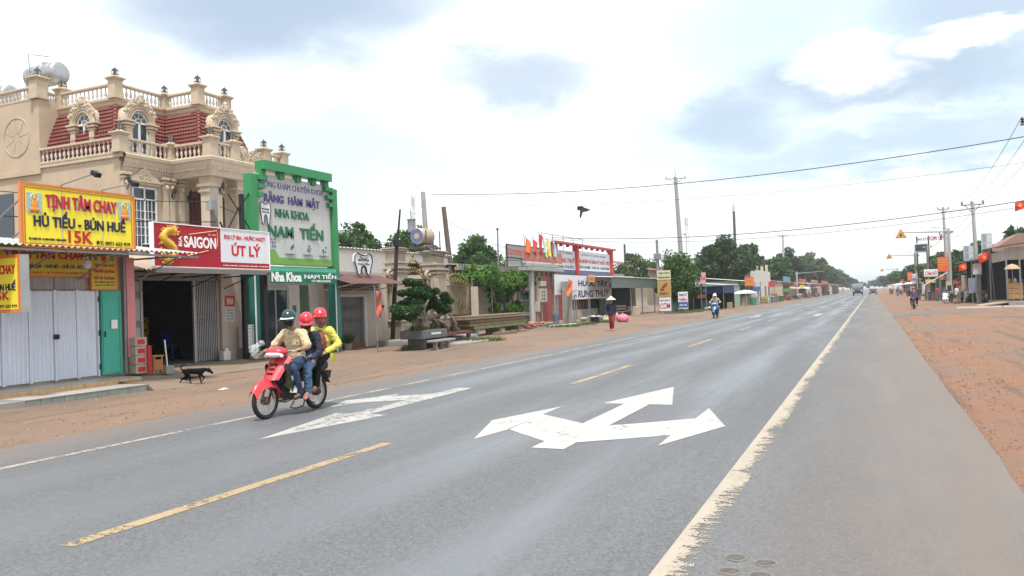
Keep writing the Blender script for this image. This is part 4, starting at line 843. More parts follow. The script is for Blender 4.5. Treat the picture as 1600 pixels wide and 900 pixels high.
# thin poles in front of the villa
t = thing('concrete_post', 'short concrete post with a meter box in front of the villa porch', 'pole', (-19.5, 19.85, 0)); MB().tube([(-19.5, 19.87, 3.2), (-19.5, 19.85, 5.7)], [.19, .16], 4).build('post', CONC, t); MB().box(-19.45, -19.2, 19.45, 19.65, 4.95, 5.25).build('meter_box', mat('meter_grey', (.3, .3, .32), .5), t); MB().tube([(-19.3, 19.9, 4.6), (-19.3, 20.02, 4.4), (-19.3, 19.9, 4.2)], .03, 6).build('cable_bundle', BLK, t)
t = thing('black_post', 'black steel post with diagonal stays left of the green clinic sign', 'post', (-17.5, 18.95, .15)); MB().box(-17.56, -17.44, 18.89, 19.01, .1, 5.25).build('post', BLK, t); MB().tube([(-17.5, 18.95, 5.0), (-17.5, 18.2, 3.9)], .025, 6).tube([(-17.5, 18.95, 4.9), (-17.5, 19.7, 5.8)], .025, 6).tube([(-17.5, 18.4, 5.2), (-17.5, 19.3, 4.2)], .018, 6).build('stay', BLK, t)
t = thing('black_post', 'thick black post next to the teal clinic column', 'post', (-17.3, 19.55, .1)); MB().box(-17.36, -17.2, 19.5, 19.66, .1, 2.85).build('post', BLK, t)

# ---- dental clinic
dc = thing('dental_clinic', 'small dental clinic with glass door between teal columns', 'clinic', (-18.5, 21.5, 0)); XD = -18.4
MB().box(-24, XD-.02, 19.3, 23.9, 0, 3.1).build('wall', mat('clinic_wall', (.34, .31, .28), .85, .1, 2, streak=.3), dc)
MB().box(XD-.02, XD+.04, 20.8, 20.87, .1, 2.4).box(XD-.02, XD+.04, 21.95, 22.02, .1, 2.4).box(XD-.02, XD+.04, 20.87, 21.95, 2.33, 2.4).box(XD-.02, XD+.04, 21.35, 21.4, .1, 2.33).build('door_frame', mat('aluminium', (.4, .4, .4), .4, .1, 3, metal=.5), dc)
MB().box(XD-.005, XD+.01, 20.87, 21.35, .12, 2.33).build('pane', GLASS, dc); MB().box(XD-.005, XD+.01, 21.4, 21.95, .12, 2.33).build('pane', GLASS, dc)
MB().box(XD, XD+.05, 22.05, 22.6, .1, 2.5).build('white_pier', PLASTW, dc); MB().box(XD, XD+.06, 22.2, 22.4, 1.55, 1.8).build('house_number', mat('plate_grey', (.12, .13, .15), .4), dc); MB().box(XD, XD+.03, 22.62, 23.1, .1, 2.5).build('green_panel', mat('dull_green', (.09, .13, .09), .7, .2, 2), dc); MB().box(XD, XD+.08, 23.15, 23.7, .1, 2.6).build('white_pier', PLASTW, dc)
TEALC = mat('teal_column', (.03, .17, .14), .4, .08, 2, streak=.1); GRN = mat('green_acp', (.03, .23, .08), .38, .07, 1.5, streak=.15, stain=(.03, .1, .05))
dsg = thing('clinic_sign', 'tall dental clinic sign in a green stepped frame', 'sign', (-17.5, 21.5, 0)); XC = -17.5
for y, z1 in ((19.42, 5.93), (23.5, 5.9)): MB().box(XC-.2, XC+.12, y-.14, y+.14, 3.0, z1).build('frame_post', GRN, dsg); MB().box(XC-.2, XC+.12, y-.14, y+.14, .05, 3.0).build('column', TEALC, dsg); MB().box(XC+.121, XC+.127, y-.14, y-.08, .05, 3.0).build('white_edge', WHT, dsg)
MB().box(XC-.1, XC, 19.57, 23.35, 3.12, 6.0).build('panel', mat('acp_white', (.50, .49, .48), .45, .05, 1, streak=.16, stain=(.36, .35, .34)), dsg)
for y in (20.3, 21.25, 22.2, 22.95): MB().box(XC, XC+.003, y-.006, y+.006, 3.4, 6.0).build('panel_joint', SHADOWT, dsg)
for z in (4.95, 5.55): MB().box(XC, XC+.002, 19.57, 23.35, z-.005, z+.005).build('panel_joint', SHADOWT, dsg)
MB().box(XC-.15, XC+.25, 19.75, 23.2, 6.12, 6.4).build('top_beam', GRN, dsg)
for y in (19.86, 20.75, 21.6, 22.4, 23.08): MB().box(XC-.1, XC+.1, y-.11, y+.11, 5.92, 6.12).build('beam_block', GRN, dsg)
for i in range(3):
    MB().box(XC+.0, XC+.16, 19.56, 19.98-.1*i, 5.78-.27*i, 5.92-.27*i).build('step_bracket', GRN, dsg); MB().box(XC+.0, XC+.16, 22.96+.1*i, 23.36, 5.78-.27*i, 5.92-.27*i).build('step_bracket', GRN, dsg)
MB().prism([(19.57, 3.14), (23.35, 3.14), (23.35, 3.36), (20.55, 3.36), (20.35, 3.62), (19.57, 3.62)], XC, XC+.05, 'YZ').build('green_base', mat('lime_green', (.16, .33, .06), .4, .08, 2), dsg)
VIO = mat('violet_letter', (.09, .09, .28), .45, .06); GRT = mat('green_letter', (.02, .14, .07), .45, .06)
letter(dsg, 'PHÒNG KHÁM CHUYÊN KHOA', 19.72, 22.98, 5.60, 5.86, XC, VIO, bold=.0, th=.012); letter(dsg, 'RĂNG  HÀM  MẶT', 19.95, 22.75, 5.06, 5.48, XC, VIO, bold=.02, th=.03); letter(dsg, 'NHA KHOA', 20.45, 22.15, 4.67, 4.95, XC, GRT, bold=.02, th=.03); letter(dsg, 'NAM  TIẾN', 20.1, 22.9, 4.02, 4.6, XC, GRT, bold=.025, th=.035)
for i, (y, c) in enumerate(((21.1, 'a'), (22.0, 'b'), (22.85, 'c'))):
    MB().box(XC, XC+.1, y-.2, y+.2, 3.5, 3.92).build('photo_box', mat('photo_panel', (.46, .47, .48), .4, .1, 5), dsg); b = MB(); rr = random.Random(i+2)
    for k in range(5): b.ell((XC+.105, y+rr.uniform(-.1, .1), 3.7+rr.uniform(-.12, .12)), (.008, rr.uniform(.02, .06), rr.uniform(.02, .06)), 7)
    b.build('photo_print', mat('photo_dark', (.06, .08, .11), .5, .3, 9), dsg)
for i, t_ in enumerate(('T.BÁC SĨ', 'C.N 234', '06-20')): letter(dsg, t_, 19.98, 20.45, 3.92-i*.12, 4.0-i*.12, XC, VIO, bold=.0, th=.01)
def tooth_shape(yc, zc, w_, h_):
    pts = [(-.1, .38), (-.3, .48), (-.46, .38), (-.48, .1), (-.4, -.12), (-.34, -.4), (-.26, -.5), (-.17, -.42), (-.12, -.14), (0, -.05), (.12, -.14), (.17, -.42), (.26, -.5), (.34, -.4), (.4, -.12), (.48, .1), (.46, .38), (.3, .48), (.1, .38)]
    return [(yc+a*w_, zc+b_*h_) for a, b_ in pts]
def outline(pts, x, r, m, name, parent): MB().tube([(x, a, b_) for a, b_ in pts+[pts[0]]], r, 5).build(name, m, parent)
tp = tooth_shape(19.95, 4.75, .5, .75); MB().prism(tp, XC+.001, XC+.06, 'YZ').build('tooth_emblem', WHITEV, dsg); outline(tp, XC+.06, .014, BLK, 'tooth_outline', dsg); letter(dsg, 'NHA KHOA', 19.78, 20.12, 4.85, 4.9, XC+.06, BLK); letter(dsg, 'NAM TIẾN', 19.78, 20.12, 4.76, 4.82, XC+.06, BLK)
aw_ = thing('clinic_awning', 'dark green fabric awning with white clinic lettering', 'awning', (-17, 21.8, 2.5)); FAB = mat('green_canvas', (.02, .17, .105), .75, .1, 2.5, .1, 60)
MB().box(-17.42, -17.36, 19.65, 23.35, 3.02, 3.06).sheet(lambda u, v: (-17.38+.73*v, 19.65-.5*v+(3.7-.35*v)*u, 3.04-.18*v-.02*math.sin(u*9)*v), 24, 3).build('canopy', FAB, aw_)
MB().sheet(lambda u, v: (-16.65+.015*math.sin(u*31)*v, 19.15+3.35*u, 2.86-.37*v), 40, 3).build('valance', FAB, aw_)
letter(aw_, 'Nha Khoa', 19.2, 20.6, 2.53, 2.83, -16.63, WHT, bold=.04); letter(aw_, 'NAM TIẾN', 20.75, 22.42, 2.64, 2.84, -16.63, WHT, bold=.02); letter(aw_, 'ĐT: 0983.234.058', 21.1, 22.1, 2.53, 2.6, -16.63, WHT, bold=.01)

# ---- low house with folding gate and tooth sign
th = thing('low_house', 'low cream house with closed folding gate and brown tin awning', 'house', (-18.5, 26, 0)); XH = -18.0
MB().box(-24, XH-.15, 23.7, 27.9, 0, 3.02).box(XH-.15, XH, 23.9, 24.45, .0, 3.0).box(XH-.15, XH, 25.95, 27.6, 0, 3.0).box(XH-.15, XH, 24.45, 25.95, 2.1, 3.0).build('wall', PLAST, th)
MB().box(XH, XH+.05, 24.4, 26.05, 2.05, 2.15).box(XH, XH+.05, 25.95, 26.12, .1, 2.05).build('door_surround', PLASTW, th); folding_gate(th, XH-.05, 24.48, 25.92, .3, 2.05, 18, mat('grey_gate_dull', (.2, .2, .21), .5, .2, 4, metal=.3)); MB().box(XH-.15, XH+.03, 24.4, 26.0, .0, .3).build('brick_sill', mat('red_brick', (.2, .08, .055), .9, .3, 8, .3), th)
for k in range(4): MB().box(XH-.02, XH+.02, 24.1, 27.0, 2.3+k*.08, 2.34+k*.08).build('vent_slat', BLK, th)
b = MB(); corr(b, 23.3, 27.0, (-16.6, 2.5), (-18.1, 2.92), .12, .02); b.build('tin_awning', mat('brown_tin', (.12, .06, .055), .6, .15, 2, metal=.2, streak=.3), th)
for y in (23.5, 25.2, 26.8): MB().tube([(-18, y, 2.3), (-16.6, y, 2.5)], .018, 5).build('awning_bracket', WHITEV, th)
MB().tube([(XH+.06, 26.9, 1.6), (XH+.1, 27.0, 1.7), (XH+.08, 27.1, 1.55), (XH+.1, 27.2, 1.68)], .05, 6).build('tap_pipe', RUST, th)
tt = thing('tooth_sign', 'white tooth-shaped sign standing above the brown tin awning', 'sign', (-17.5, 25.25, 2.85)); tp = tooth_shape(25.25, 3.27, 1.2, .86)
MB().prism(tp, -17.55, -17.45, 'YZ').build('tooth_panel', WHITEV, tt); outline(tp, -17.44, .022, BLK, 'outline', tt); MB().tube([(-17.44, 25.02, 3.55), (-17.44, 25.25, 3.45), (-17.44, 25.5, 3.52)], .015, 5).tube([(-17.44, 25.1, 2.95), (-17.44, 25.14, 3.12), (-17.44, 25.25, 3.18), (-17.44, 25.36, 3.12), (-17.44, 25.4, 2.95)], .02, 5).build('drawn_line', BLK, tt)
letter(tt, 'NHA KHOA', 24.9, 25.62, 3.38, 3.47, -17.45, BLK, bold=.02); letter(tt, 'NAM TIẾN', 24.9, 25.62, 3.24, 3.34, -17.45, BLK, bold=.02); MB().cyl((-17.5, 25.25, 2.6), (-17.5, 25.25, 2.95), .03, None, 6).build('support', STEELG, tt)
ft = thing('hung_flag', 'limp orange-red flag on a thin pole beside the low house', 'flag', (-15.5, 23.1, .1)); MB().cyl((-15.5, 23.1, .08), (-15.55, 23.1, 2.35), .022, None, 6).build('pole', STEELG, ft)
MB().sheet(lambda u, v: (-15.52+.05*math.sin(v*7+u*3), 23.1+.02+.36*u*(1-.35*v)+.04*math.sin(u*9), 2.2-.85*v-.1*u), 8, 10).build('cloth', mat('faded_red_cloth', (.55, .13, .09), .8, .12, 5), ft)
# potted plant by the gate
pl = thing('potted_plant', 'small potted plant at the foot of the folding gate', 'plant', (-17.7, 24.45, .3)); MB().lathe([(.12, .1), (.16, .3), (.18, .33), (.14, .33)], (-17.7, 24.45, 0), 12).build('pot', CONC, pl)
b = MB(); rr = random.Random(8)
for k in range(60): a = rr.uniform(0, 6.28); q = rr.uniform(.05, .22); b.add([(-17.7, 24.45, .3), (-17.7+q*math.cos(a), 24.45+q*math.sin(a), .4+rr.random()*.3), (-17.7+q*1.3*math.cos(a+.25), 24.45+q*1.3*math.sin(a+.25), .38+rr.random()*.3)], [(0, 1, 2)])
b.build('leaves', leafmat('leaf_mid', (.05, .12, .025)), pl)
# ================================================================ foliage helpers
def np_mesh(name, V, quads, m):
    me = bpy.data.meshes.new(name); n = len(V); q = len(quads)
    me.vertices.add(n); me.vertices.foreach_set('co', V.astype(np.float32).ravel()); me.loops.add(q*4); me.loops.foreach_set('vertex_index', quads.astype(np.int32).ravel())
    me.polygons.add(q); me.polygons.foreach_set('loop_start', np.arange(0, q*4, 4, dtype=np.int32)); me.polygons.foreach_set('loop_total', np.full(q, 4, dtype=np.int32)); me.materials.append(m); me.update(calc_edges=True); return me
def leaves_mesh(name, C_, Rr, n, size, m, seed, flat=.85, elong=1.9):
    """leaf-sized rhombi in shells around clump centres C_ (k,3) with radii Rr (k,)"""
    r = np.random.default_rng(seed); k = len(C_); idx = r.integers(0, k, n); d = r.normal(size=(n, 3)); d /= np.linalg.norm(d, axis=1)[:, None]
    rad = Rr[idx]*(r.random(n)**.4); P = C_[idx] + d*rad[:, None]*np.array([1, 1, flat])
    a = r.normal(size=(n, 3)) + d*.4; a /= np.linalg.norm(a, axis=1)[:, None]; b = np.cross(a, r.normal(size=(n, 3))); b /= np.linalg.norm(b, axis=1)[:, None]
    s = size*(.55+.9*r.random(n))[:, None]; a = a*s*elong*.5; b = b*s*.5
    V = np.stack([P-a, P+b, P+a, P-b], 1).reshape(-1, 3); Q = np.arange(4*n).reshape(-1, 4); return np_mesh(name, V, Q, m)
BARK = mat('bark', (.13, .10, .08), .95, .3, 6, .6, 18); BARKP = mat('pale_bark', (.22, .19, .165), .95, .3, 5, .6, 14)
def tree(name, label, base, h, wid, crown_bot, leafm, n=6000, size=.2, seed=1, group=None, trunk_r=.14, clumps=26, lean=(0, 0), cat='tree', shape=1.0, crm=.27):
    r = random.Random(seed); t = thing(name, label, cat, base, group); B = Vector(base); top = B+Vector((lean[0], lean[1], h)); ch = h-crown_bot; cc = B+Vector((lean[0]*.7, lean[1]*.7, crown_bot+ch*.5))
    cs, rs = [], []
    for i in range(clumps):
        z = r.uniform(-1, 1); q = math.sqrt(max(0, 1-z*z)); a = r.uniform(0, 6.283); k = r.uniform(.55, 1.0)
        wz = (1-.35*max(0, z))*(shape if z > 0 else 1)
        cs.append((cc.x+q*k*wid/2*math.cos(a)*wz, cc.y+q*k*wid/2*math.sin(a)*wz, cc.z+z*k*ch/2*.92)); rs.append(min(wid, ch)*crm*r.uniform(.45, 1.05)*.62)
    cs.append(tuple(cc)); rs.append(min(wid, ch)*.2)
    link('crown', leaves_mesh('crown', np.array(cs)-np.array(base), np.array(rs), n, size, leafm, seed), t, base)
    tr = MB(); fork = B+Vector((lean[0]*.4, lean[1]*.4, crown_bot+ch*.18)); mid = B.lerp(fork, .5)+Vector((r.uniform(-.1, .1), r.uniform(-.1, .1), 0))*h*.1
    tr.tube([B+Vector((0, 0, -.1)), B+Vector((0, 0, .15)), mid, fork, fork.lerp(top, .45)], [trunk_r*1.5, trunk_r*1.1, trunk_r, trunk_r*.8, trunk_r*.3], 8)
    for c in cs[::2]:
        c = Vector(c); m_ = fork.lerp(c, .5)+Vector((r.uniform(-.2, .2), r.uniform(-.2, .2), r.uniform(0, .3))); tr.tube([fork, m_, c], [trunk_r*.5, trunk_r*.3, trunk_r*.1], 5)
    tr.build('trunk', BARK, t, True); return t
L_DARK = leafmat('leaf_dark', (.045, .09, .032)); L_MID = leafmat('leaf_mid', (.06, .13, .032)); L_BRIGHT = leafmat('leaf_bright', (.095, .2, .04)); L_OLIVE = leafmat('leaf_olive', (.085, .125, .045)); L_GRASS = leafmat('grass_blade', (.10, .15, .04))
def grass(name, label, spots, n, hgt, seed):
    r = np.random.default_rng(seed); V = []; idx = r.integers(0, len(spots), n); S_ = np.array(spots, float)[idx]
    a = r.uniform(0, 6.283, n); q = np.sqrt(r.random(n))*S_[:, 3]; P = S_[:, :3] + np.stack([q*np.cos(a), q*np.sin(a), 0*a], 1); hh = hgt*(.4+r.random(n)); ld_ = r.normal(size=(n, 2))*.35*hh[:, None]; w = .012+.012*r.random(n)
    b = r.uniform(0, 6.283, n); W_ = np.stack([w*np.cos(b), w*np.sin(b), 0*b], 1); T = P + np.stack([ld_[:, 0], ld_[:, 1], hh], 1); M_ = P + np.stack([ld_[:, 0]*.35, ld_[:, 1]*.35, hh*.6], 1)
    V = np.stack([P-W_, P+W_, M_+W_*.8, M_-W_*.8, M_-W_*.8, M_+W_*.8, T+W_*.1, T-W_*.1], 1).reshape(-1, 3); Q = np.arange(8*n).reshape(-1, 4)
    tag(link(name, np_mesh(name, V, Q, L_GRASS)), label, 'grass', kind='stuff')

# ================================================================ ornate gate, bonsai, pergola
def wall_box(name, label, cat, boxes, m, base, group=None):
    t = thing(name, label, cat, base, group); b = MB()
    for q in boxes: b.box(*q)
    b.build('wall', m, t); return t
wh = thing('warehouse', 'long low white building behind the ornate gate pillars', 'building', (-27, 38, 0)); MB().box(-34, -24, 28.5, 43.8, 0, 4.62).build('wall', mat('white_wall_old', (.74, .72, .68), .85, .06, .8, streak=.25, stain=(.4, .37, .33)), wh)
b = MB(); corr(b, 28.2, 44, (-23.7, 4.62), (-34.2, 5.2), .3, .03); b.build('tin_roof', mat('pale_tin', (.5, .5, .49), .5, .12, 2, metal=.3), wh)
b = MB(); corr(b, 31.4, 34.5, (-25.2, 5.0), (-27.6, 5.15), .3, .03); b.build('raised_sheet', mat('pale_tin', (.5, .5, .49)), wh)
STONE = mat('weathered_stone', (.36, .30, .245), .9, .18, 3, .35, 22, streak=.4, stain=(.17, .14, .11)); BRASS = mat('tarnished_brass', (.12, .085, .035), .5, .3, 6, metal=.5)
def gate_pillar(label, x, y, s):
    t = thing('gate_pillar', label, 'pillar', (x, y, .1), 'ornate gate pillars'); w = .42*s
    def cb(h0, h1, k, b_=.03): return MB().rbox(x-w*k, x+w*k, y-w*k, y+w*k, h0, h1, b_)
    cb(0, .35, 1.45).build('plinth', STONE, t); cb(.35, 1.1, 1.2).build('pedestal', STONE, t); cb(1.1, 1.22, 1.45).build('pedestal_cap', STONE, t)
    sh_ = MB().rbox(x-w, x+w, y-w, y+w, 1.22, 3.4, .05)
    for k in (-.6, -.2, .2, .6): sh_.cyl((x+w, y+k*w, 1.3), (x+w, y+k*w, 3.3), .045, None, 8).cyl((x+k*w, y-w, 1.3), (x+k*w, y-w, 3.3), .045, None, 8)
    sh_.build('shaft', STONE, t, 40)
    vo = MB()
    for sy in (-1, 1): vo.torus((x, y+sy*w*1.25, 3.35), .2*s, .08, 'X', 18, 8).torus((x, y+sy*w*1.15, 3.0), .13*s, .06, 'X', 16, 8).ell((x, y+sy*w*1.2, 3.35), (.16, .1, .1), 8)
    vo.build('volute', STONE, t, True)
    cap = MB(); z = 3.4
    for k, h in ((1.15, .1), (1.02, .08), (1.25, .12), (.92, .14), (1.08, .1), (.85, .4), (1.0, .08), (1.15, .1), (1.25, .07)): cap.rbox(x-w*k, x+w*k, y-w*k, y+w*k, z, z+h-.002, .025); z += h
    cap.build('capital', STONE, t); MB().torus((x+w*1.21, y, .75), .14, .035, 'X', 16, 6).ell((x+w*1.2, y, .75), (.04, .07, .09), 8).build('rosette', STONE, t)
    l = link('lantern', LANT, t, (x, y, z), None, (1.25, 1.25, 1.0)); link('lantern_glass', LANTGL, l, None, None); l.children[0].location = (0, 0, 0); t.scale = (1, 1, .88); return t
gate_pillar('ornate stone gate pillar left of the bonsai, behind the dark pole', -18.0, 28.35, .86); gate_pillar('ornate stone gate pillar right of the bonsai', -18.0, 31.5, 1.0)
def iron_gate(label, x, y0, y1, z1, zc):
    t = thing('iron_gate', label, 'gate', (x, (y0+y1)/2, .2), 'ornate gates'); n = int((y1-y0)/.13)
    MB().box(x-.03, x+.03, y0, y0+.07, .25, z1).box(x-.03, x+.03, y1-.07, y1, .25, z1).box(x-.03, x+.03, y0+.07, y1-.07, .25, .33).box(x-.03, x+.03, y0+.07, y1-.07, 1.05, 1.12).box(x-.03, x+.03, y0+.07, y1-.07, z1-.07, z1).build('frame', BRASS, t)
    for i in range(n): y = y0+.1+(y1-y0-.2)*(i+.5)/n; MB().cyl((x, y, .33), (x, y, z1-.07), .018, None, 5).build('bar', BRASS, t)
    MB().box(x-.02, x-.01, y0+.05, y1-.05, .3, 1.06).build('kick_plate', BRASS, t); sc_ = MB(); rr = random.Random(int(y0*10)); yc = (y0+y1)/2
    for k in range(14): y = rr.uniform(y0+.15, y1-.15); z = rr.choice((.7, 1.4, 1.8, z1-.35))+rr.uniform(-.1, .1); sc_.torus((x+.03, y, z), rr.uniform(.07, .15), .018, 'X', 14, 5)
    sc_.build('scrollwork', BRASS, t); cr = MB(); cr.tube([(x, y0+(y1-y0)*k/10, z1+(zc-z1)*math.sin(math.pi*k/10)) for k in range(11)], .035, 6)
    for k in range(1, 10):
        q = y0+(y1-y0)*k/10; zz_ = z1+(zc-z1)*math.sin(math.pi*k/10); cr.torus((x, q, z1+(zz_-z1)*.5), .1, .02, 'X', 12, 5).cyl((x, q, zz_), (x, q, zz_+.16), .022, .004, 6)
    cr.ell((x, yc, zc+.22), (.05, .08, .12), 8).build('crest', mat('gilded_iron', (.25, .17, .05), .45, .25, 6, metal=.4), t)
iron_gate('tall ornate brass gate leaf between the two stone pillars', -18.1, 28.85, 30.95, 2.8, 3.6); iron_gate('wide ornate brass gate right of the stone pillars', -19.0, 33.9, 37.0, 2.55, 3.15)
t = wall_box('gate_wall', 'low cream wall below the wide brass gate', 'wall', [(-19.2, -18.9, 32.4, 33.8, 0, 2.6), (-19.3, -18.85, 37.1, 37.6, 0, 2.5), (-19.15, -18.9, 33.8, 37.1, 0, .24)], PLAST, (-19, 35, 0))
# dark wooden service pole
t = thing('wooden_pole', 'dark leaning wooden pole in front of the left gate pillar', 'pole', (-17.4, 27, .2)); MB().tube([(-17.35, 26.9, .1), (-17.0, 26.95, 4.4)], [.10, .075], 8).build('pole', mat('dark_wood', (.045, .033, .028), .95, .35, 8, .5), t); MB().tube([(-17.0, 26.95, 4.1), (-16.82, 26.95, 5.45)], [.05, .035], 6).build('top_pipe', BLK, t); MB().box(-17.1, -16.85, 26.8, 27.1, 4.0, 4.25).build('wire_clamp', BLK, t)
# water tank on the wall behind the pillar
t = thing('water_tank', 'small old water tank with blue ring on a rack behind the stone pillar', 'water tank', (-24, 41, 5.3)); MB().lathe([(.1, -.06), (.42, -.04), (.5, .04), (.5, 1.25), (.42, 1.32)], (-24.6, 41.2, 5.75), 20, 'Y').build('drum', mat('aged_steel', (.42, .34, .25), .5, .25, 3, metal=.3), t, 50); MB().lathe([(.43, 0), (.43, .012), (.22, .012), (.22, 0)], (-24.6, 41.12, 5.75), 24, 'Y', False).build('blue_ring', mat('blue_print', (.1, .13, .28), .6), t); MB().box(-25.2, -24, 41.2, 43, 5.0, 5.1).box(-24.05, -24, 41.25, 41.3, 4.6, 6.1).box(-24.05, -24, 42.9, 42.95, 4.6, 6.1).build('rack', RUST, t); MB().lathe([(.24, 0), (.24, .7), (.28, .72), (.28, .78)], (-25.2, 41.6, 6.05), 12).build('filter_drum', mat('grey_drum', (.2, .2, .22), .5, .2, 4), t); MB().tube([(-25.2, 41.6, 6.8), (-25.2, 41.5, 7.4)], .03, 5).build('vent_pipe', STEELG, t)
# bonsai on its plinth with bench
bo = thing('bonsai_tree', 'large cloud-pruned bonsai tree in a stone planter by the road', 'tree', (-14.7, 24.9, .5)); PX, PY = -14.75, 25.0
cs, rs = [], []
rr = random.Random(21)
for (dy, dz, q, k) in ((0, 2.35, .55, 6), (-.55, 2.0, .5, 6), (.5, 2.05, .5, 6), (-1.1, 1.62, .5, 7), (1.05, 1.65, .5, 7), (0, 1.85, .6, 8), (-1.55, 1.42, .32, 4), (1.7, 1.38, .36, 5), (-.7, 1.55, .4, 4), (.6, 1.6, .4, 4)):
    for _ in range(k): cs.append((PX+rr.uniform(-q, q)*1.1, PY+dy+rr.uniform(-q, q)*1.05, dz+rr.uniform(-.18, .2))); rs.append(rr.uniform(.17, .31))
link('crown', leaves_mesh('crown', np.array(cs)-np.array((-14.7, 24.9, .5)), np.array(rs), 24000, .055, leafmat('bonsai_leaf', (.03, .08, .024)), 5, .62), bo, (-14.7, 24.9, .5))
tk = MB().tube([(PX, PY, .5), (PX+.05, PY-.1, .85), (PX-.05, PY+.05, 1.2), (PX, PY-.05, 1.6), (PX, PY, 2.1)], [.2, .15, .12, .09, .04], 9)
for k in range(9): a = k*.7; tk.tube([(PX+.3*math.cos(a), PY+.34*math.sin(a), .5), (PX+.2*math.cos(a), PY+.2*math.sin(a), .8), (PX+.08*math.cos(a+.5), PY+.08*math.sin(a+.5), 1.35)], [.045, .04, .03], 6)
for dy, dz in ((-1.1, 1.55), (1.1, 1.55), (-1.5, 1.38), (1.6, 1.35), (.5, 2.0), (-.55, 1.95)): tk.tube([(PX, PY, 1.15 if dz < 1.6 else 1.5), (PX+.1, PY+dy*.5, dz-.12), (PX, PY+dy, dz)], [.06, .04, .015], 6)
tk.build('trunk', BARKP, bo, True)
MB().rbox(-15.3, -14.25, 24.05, 26.0, .42, .74, .03).build('planter', mat('dark_stone', (.12, .12, .125), .8, .25, 5, .2), bo); MB().box(-15.2, -14.35, 24.15, 25.9, .7, .76).build('soil', mat('soil', (.09, .06, .045), .95, .3, 6), bo); letter(bo, 'TÙNG DƯƠNG', 24.65, 25.45, .56, .66, -14.25, WHT, bold=.03)
for y in (24.3, 25.65): MB().box(-15.1, -14.4, y, y+.2, .05, .42).build('planter_leg', mat('dark_stone', (.12, .12, .125)), bo)
b = MB(); rr = random.Random(3)
for k in range(200): a = rr.uniform(0, 6.28); y = 24.2+rr.random()*1.6; x = -15.1+rr.random()*.7; q = rr.uniform(.03, .1); b.add([(x, y, .74), (x+q*math.cos(a), y+q*math.sin(a), .85+rr.random()*.12), (x+q*math.cos(a+.5), y+q*math.sin(a+.5), .8)], [(0, 1, 2)])
b.build('underplanting', L_MID, bo)
bo.scale = (.92, .88, .95); bo.location.z = .53
be = thing('stone_bench', 'grey stone bench in front of the bonsai planter', 'bench', (-13.95, 24.8, .1)); MB().rbox(-14.12, -13.8, 24.05, 25.6, .34, .42, .02).build('seat', CONC, be)
for y in (24.3, 25.2): MB().prism([(-14.05, .06), (-13.85, .06), (-13.9, .2), (-13.86, .34), (-14.06, .34), (-14.0, .2)], y, y+.12, 'XZ').build('leg', CONC, be)
rs_ = thing('root_sculpture', 'gnarled driftwood root sculpture beside the bonsai', 'sculpture', (-15.6, 27.6, .5)); b = MB(); rr = random.Random(12)
for k in range(16):
    p0 = Vector((-15.6+rr.uniform(-.3, .3), 27.0+rr.uniform(-.3, 1.6), .55)); pts = [p0]
    for j in range(4): pts.append(pts[-1]+Vector((rr.uniform(-.15, .15), rr.uniform(-.4, .12), rr.uniform(.05, .3))))
    b.tube(pts, [.13, .11, .085, .06, .02], 7)
b.build('roots', mat('driftwood', (.13, .105, .085), .9, .3, 7, .5), rs_, True)
ts = thing('timber_stand', 'low dark red timber stand under the root sculpture', 'stand', (-15.6, 27.8, .1)); TIMR = mat('red_timber', (.12, .045, .035), .7, .25, 5); MB().box(-16.2, -15.0, 26.5, 29.3, .42, .54).build('top', TIMR, ts)
for y in (26.7, 29.0): 
    for x in (-16.1, -15.15): MB().box(x, x+.12, y, y+.16, .05, .42).build('leg', TIMR, ts)
rk = thing('rockery_kerb', 'rough grey concrete kerb under the gate and bonsai', 'kerb', (-16.4, 26.5, 0)); MB().rbox(-17.6, -15.4, 26.1, 30.5, .0, .34, .06).build('kerb_block', CONC, rk); MB().rbox(-15.35, -14.1, 26.3, 29.0, .0, .17, .05).build('kerb_slab', CONC, rk)
# timber stack
pk = thing('timber_stack', 'stack of thick old timber planks on blocks beside the pergola', 'timber', (-17, 35.5, .1)); PLK = mat('old_plank', (.20, .145, .10), .9, .28, 4, .4, 20, island=.25); PLK2 = mat('mossy_plank', (.16, .15, .075), .9, .3, 4, .4, 20)
for i, (z0, z1, y0, y1, m) in enumerate(((.42, .56, 32.7, 38.6, PLK2), (.58, .70, 32.3, 38.9, PLK2), (.72, .86, 32.4, 38.7, PLK), (.88, .97, 32.0, 39.1, PLK), (.99, 1.06, 32.2, 38.8, PLK))):
    MB().rbox(-17.6+.04*(i % 2), -16.6-.05*(i % 3), y0, y1, z0, z1, .015).build('plank', m, pk)
for y in (33.1, 35.7, 38.0): MB().rbox(-17.5, -16.7, y-.15, y+.15, .05, .42, .02).build('block', CONC, pk)
for i in range(4): MB().cbox((-16.3, 34.6+i*.9, .16), (.3, .8, .12), Matrix.Rotation(.15*i, 3, 'Z')).build('offcut', PLK, pk)
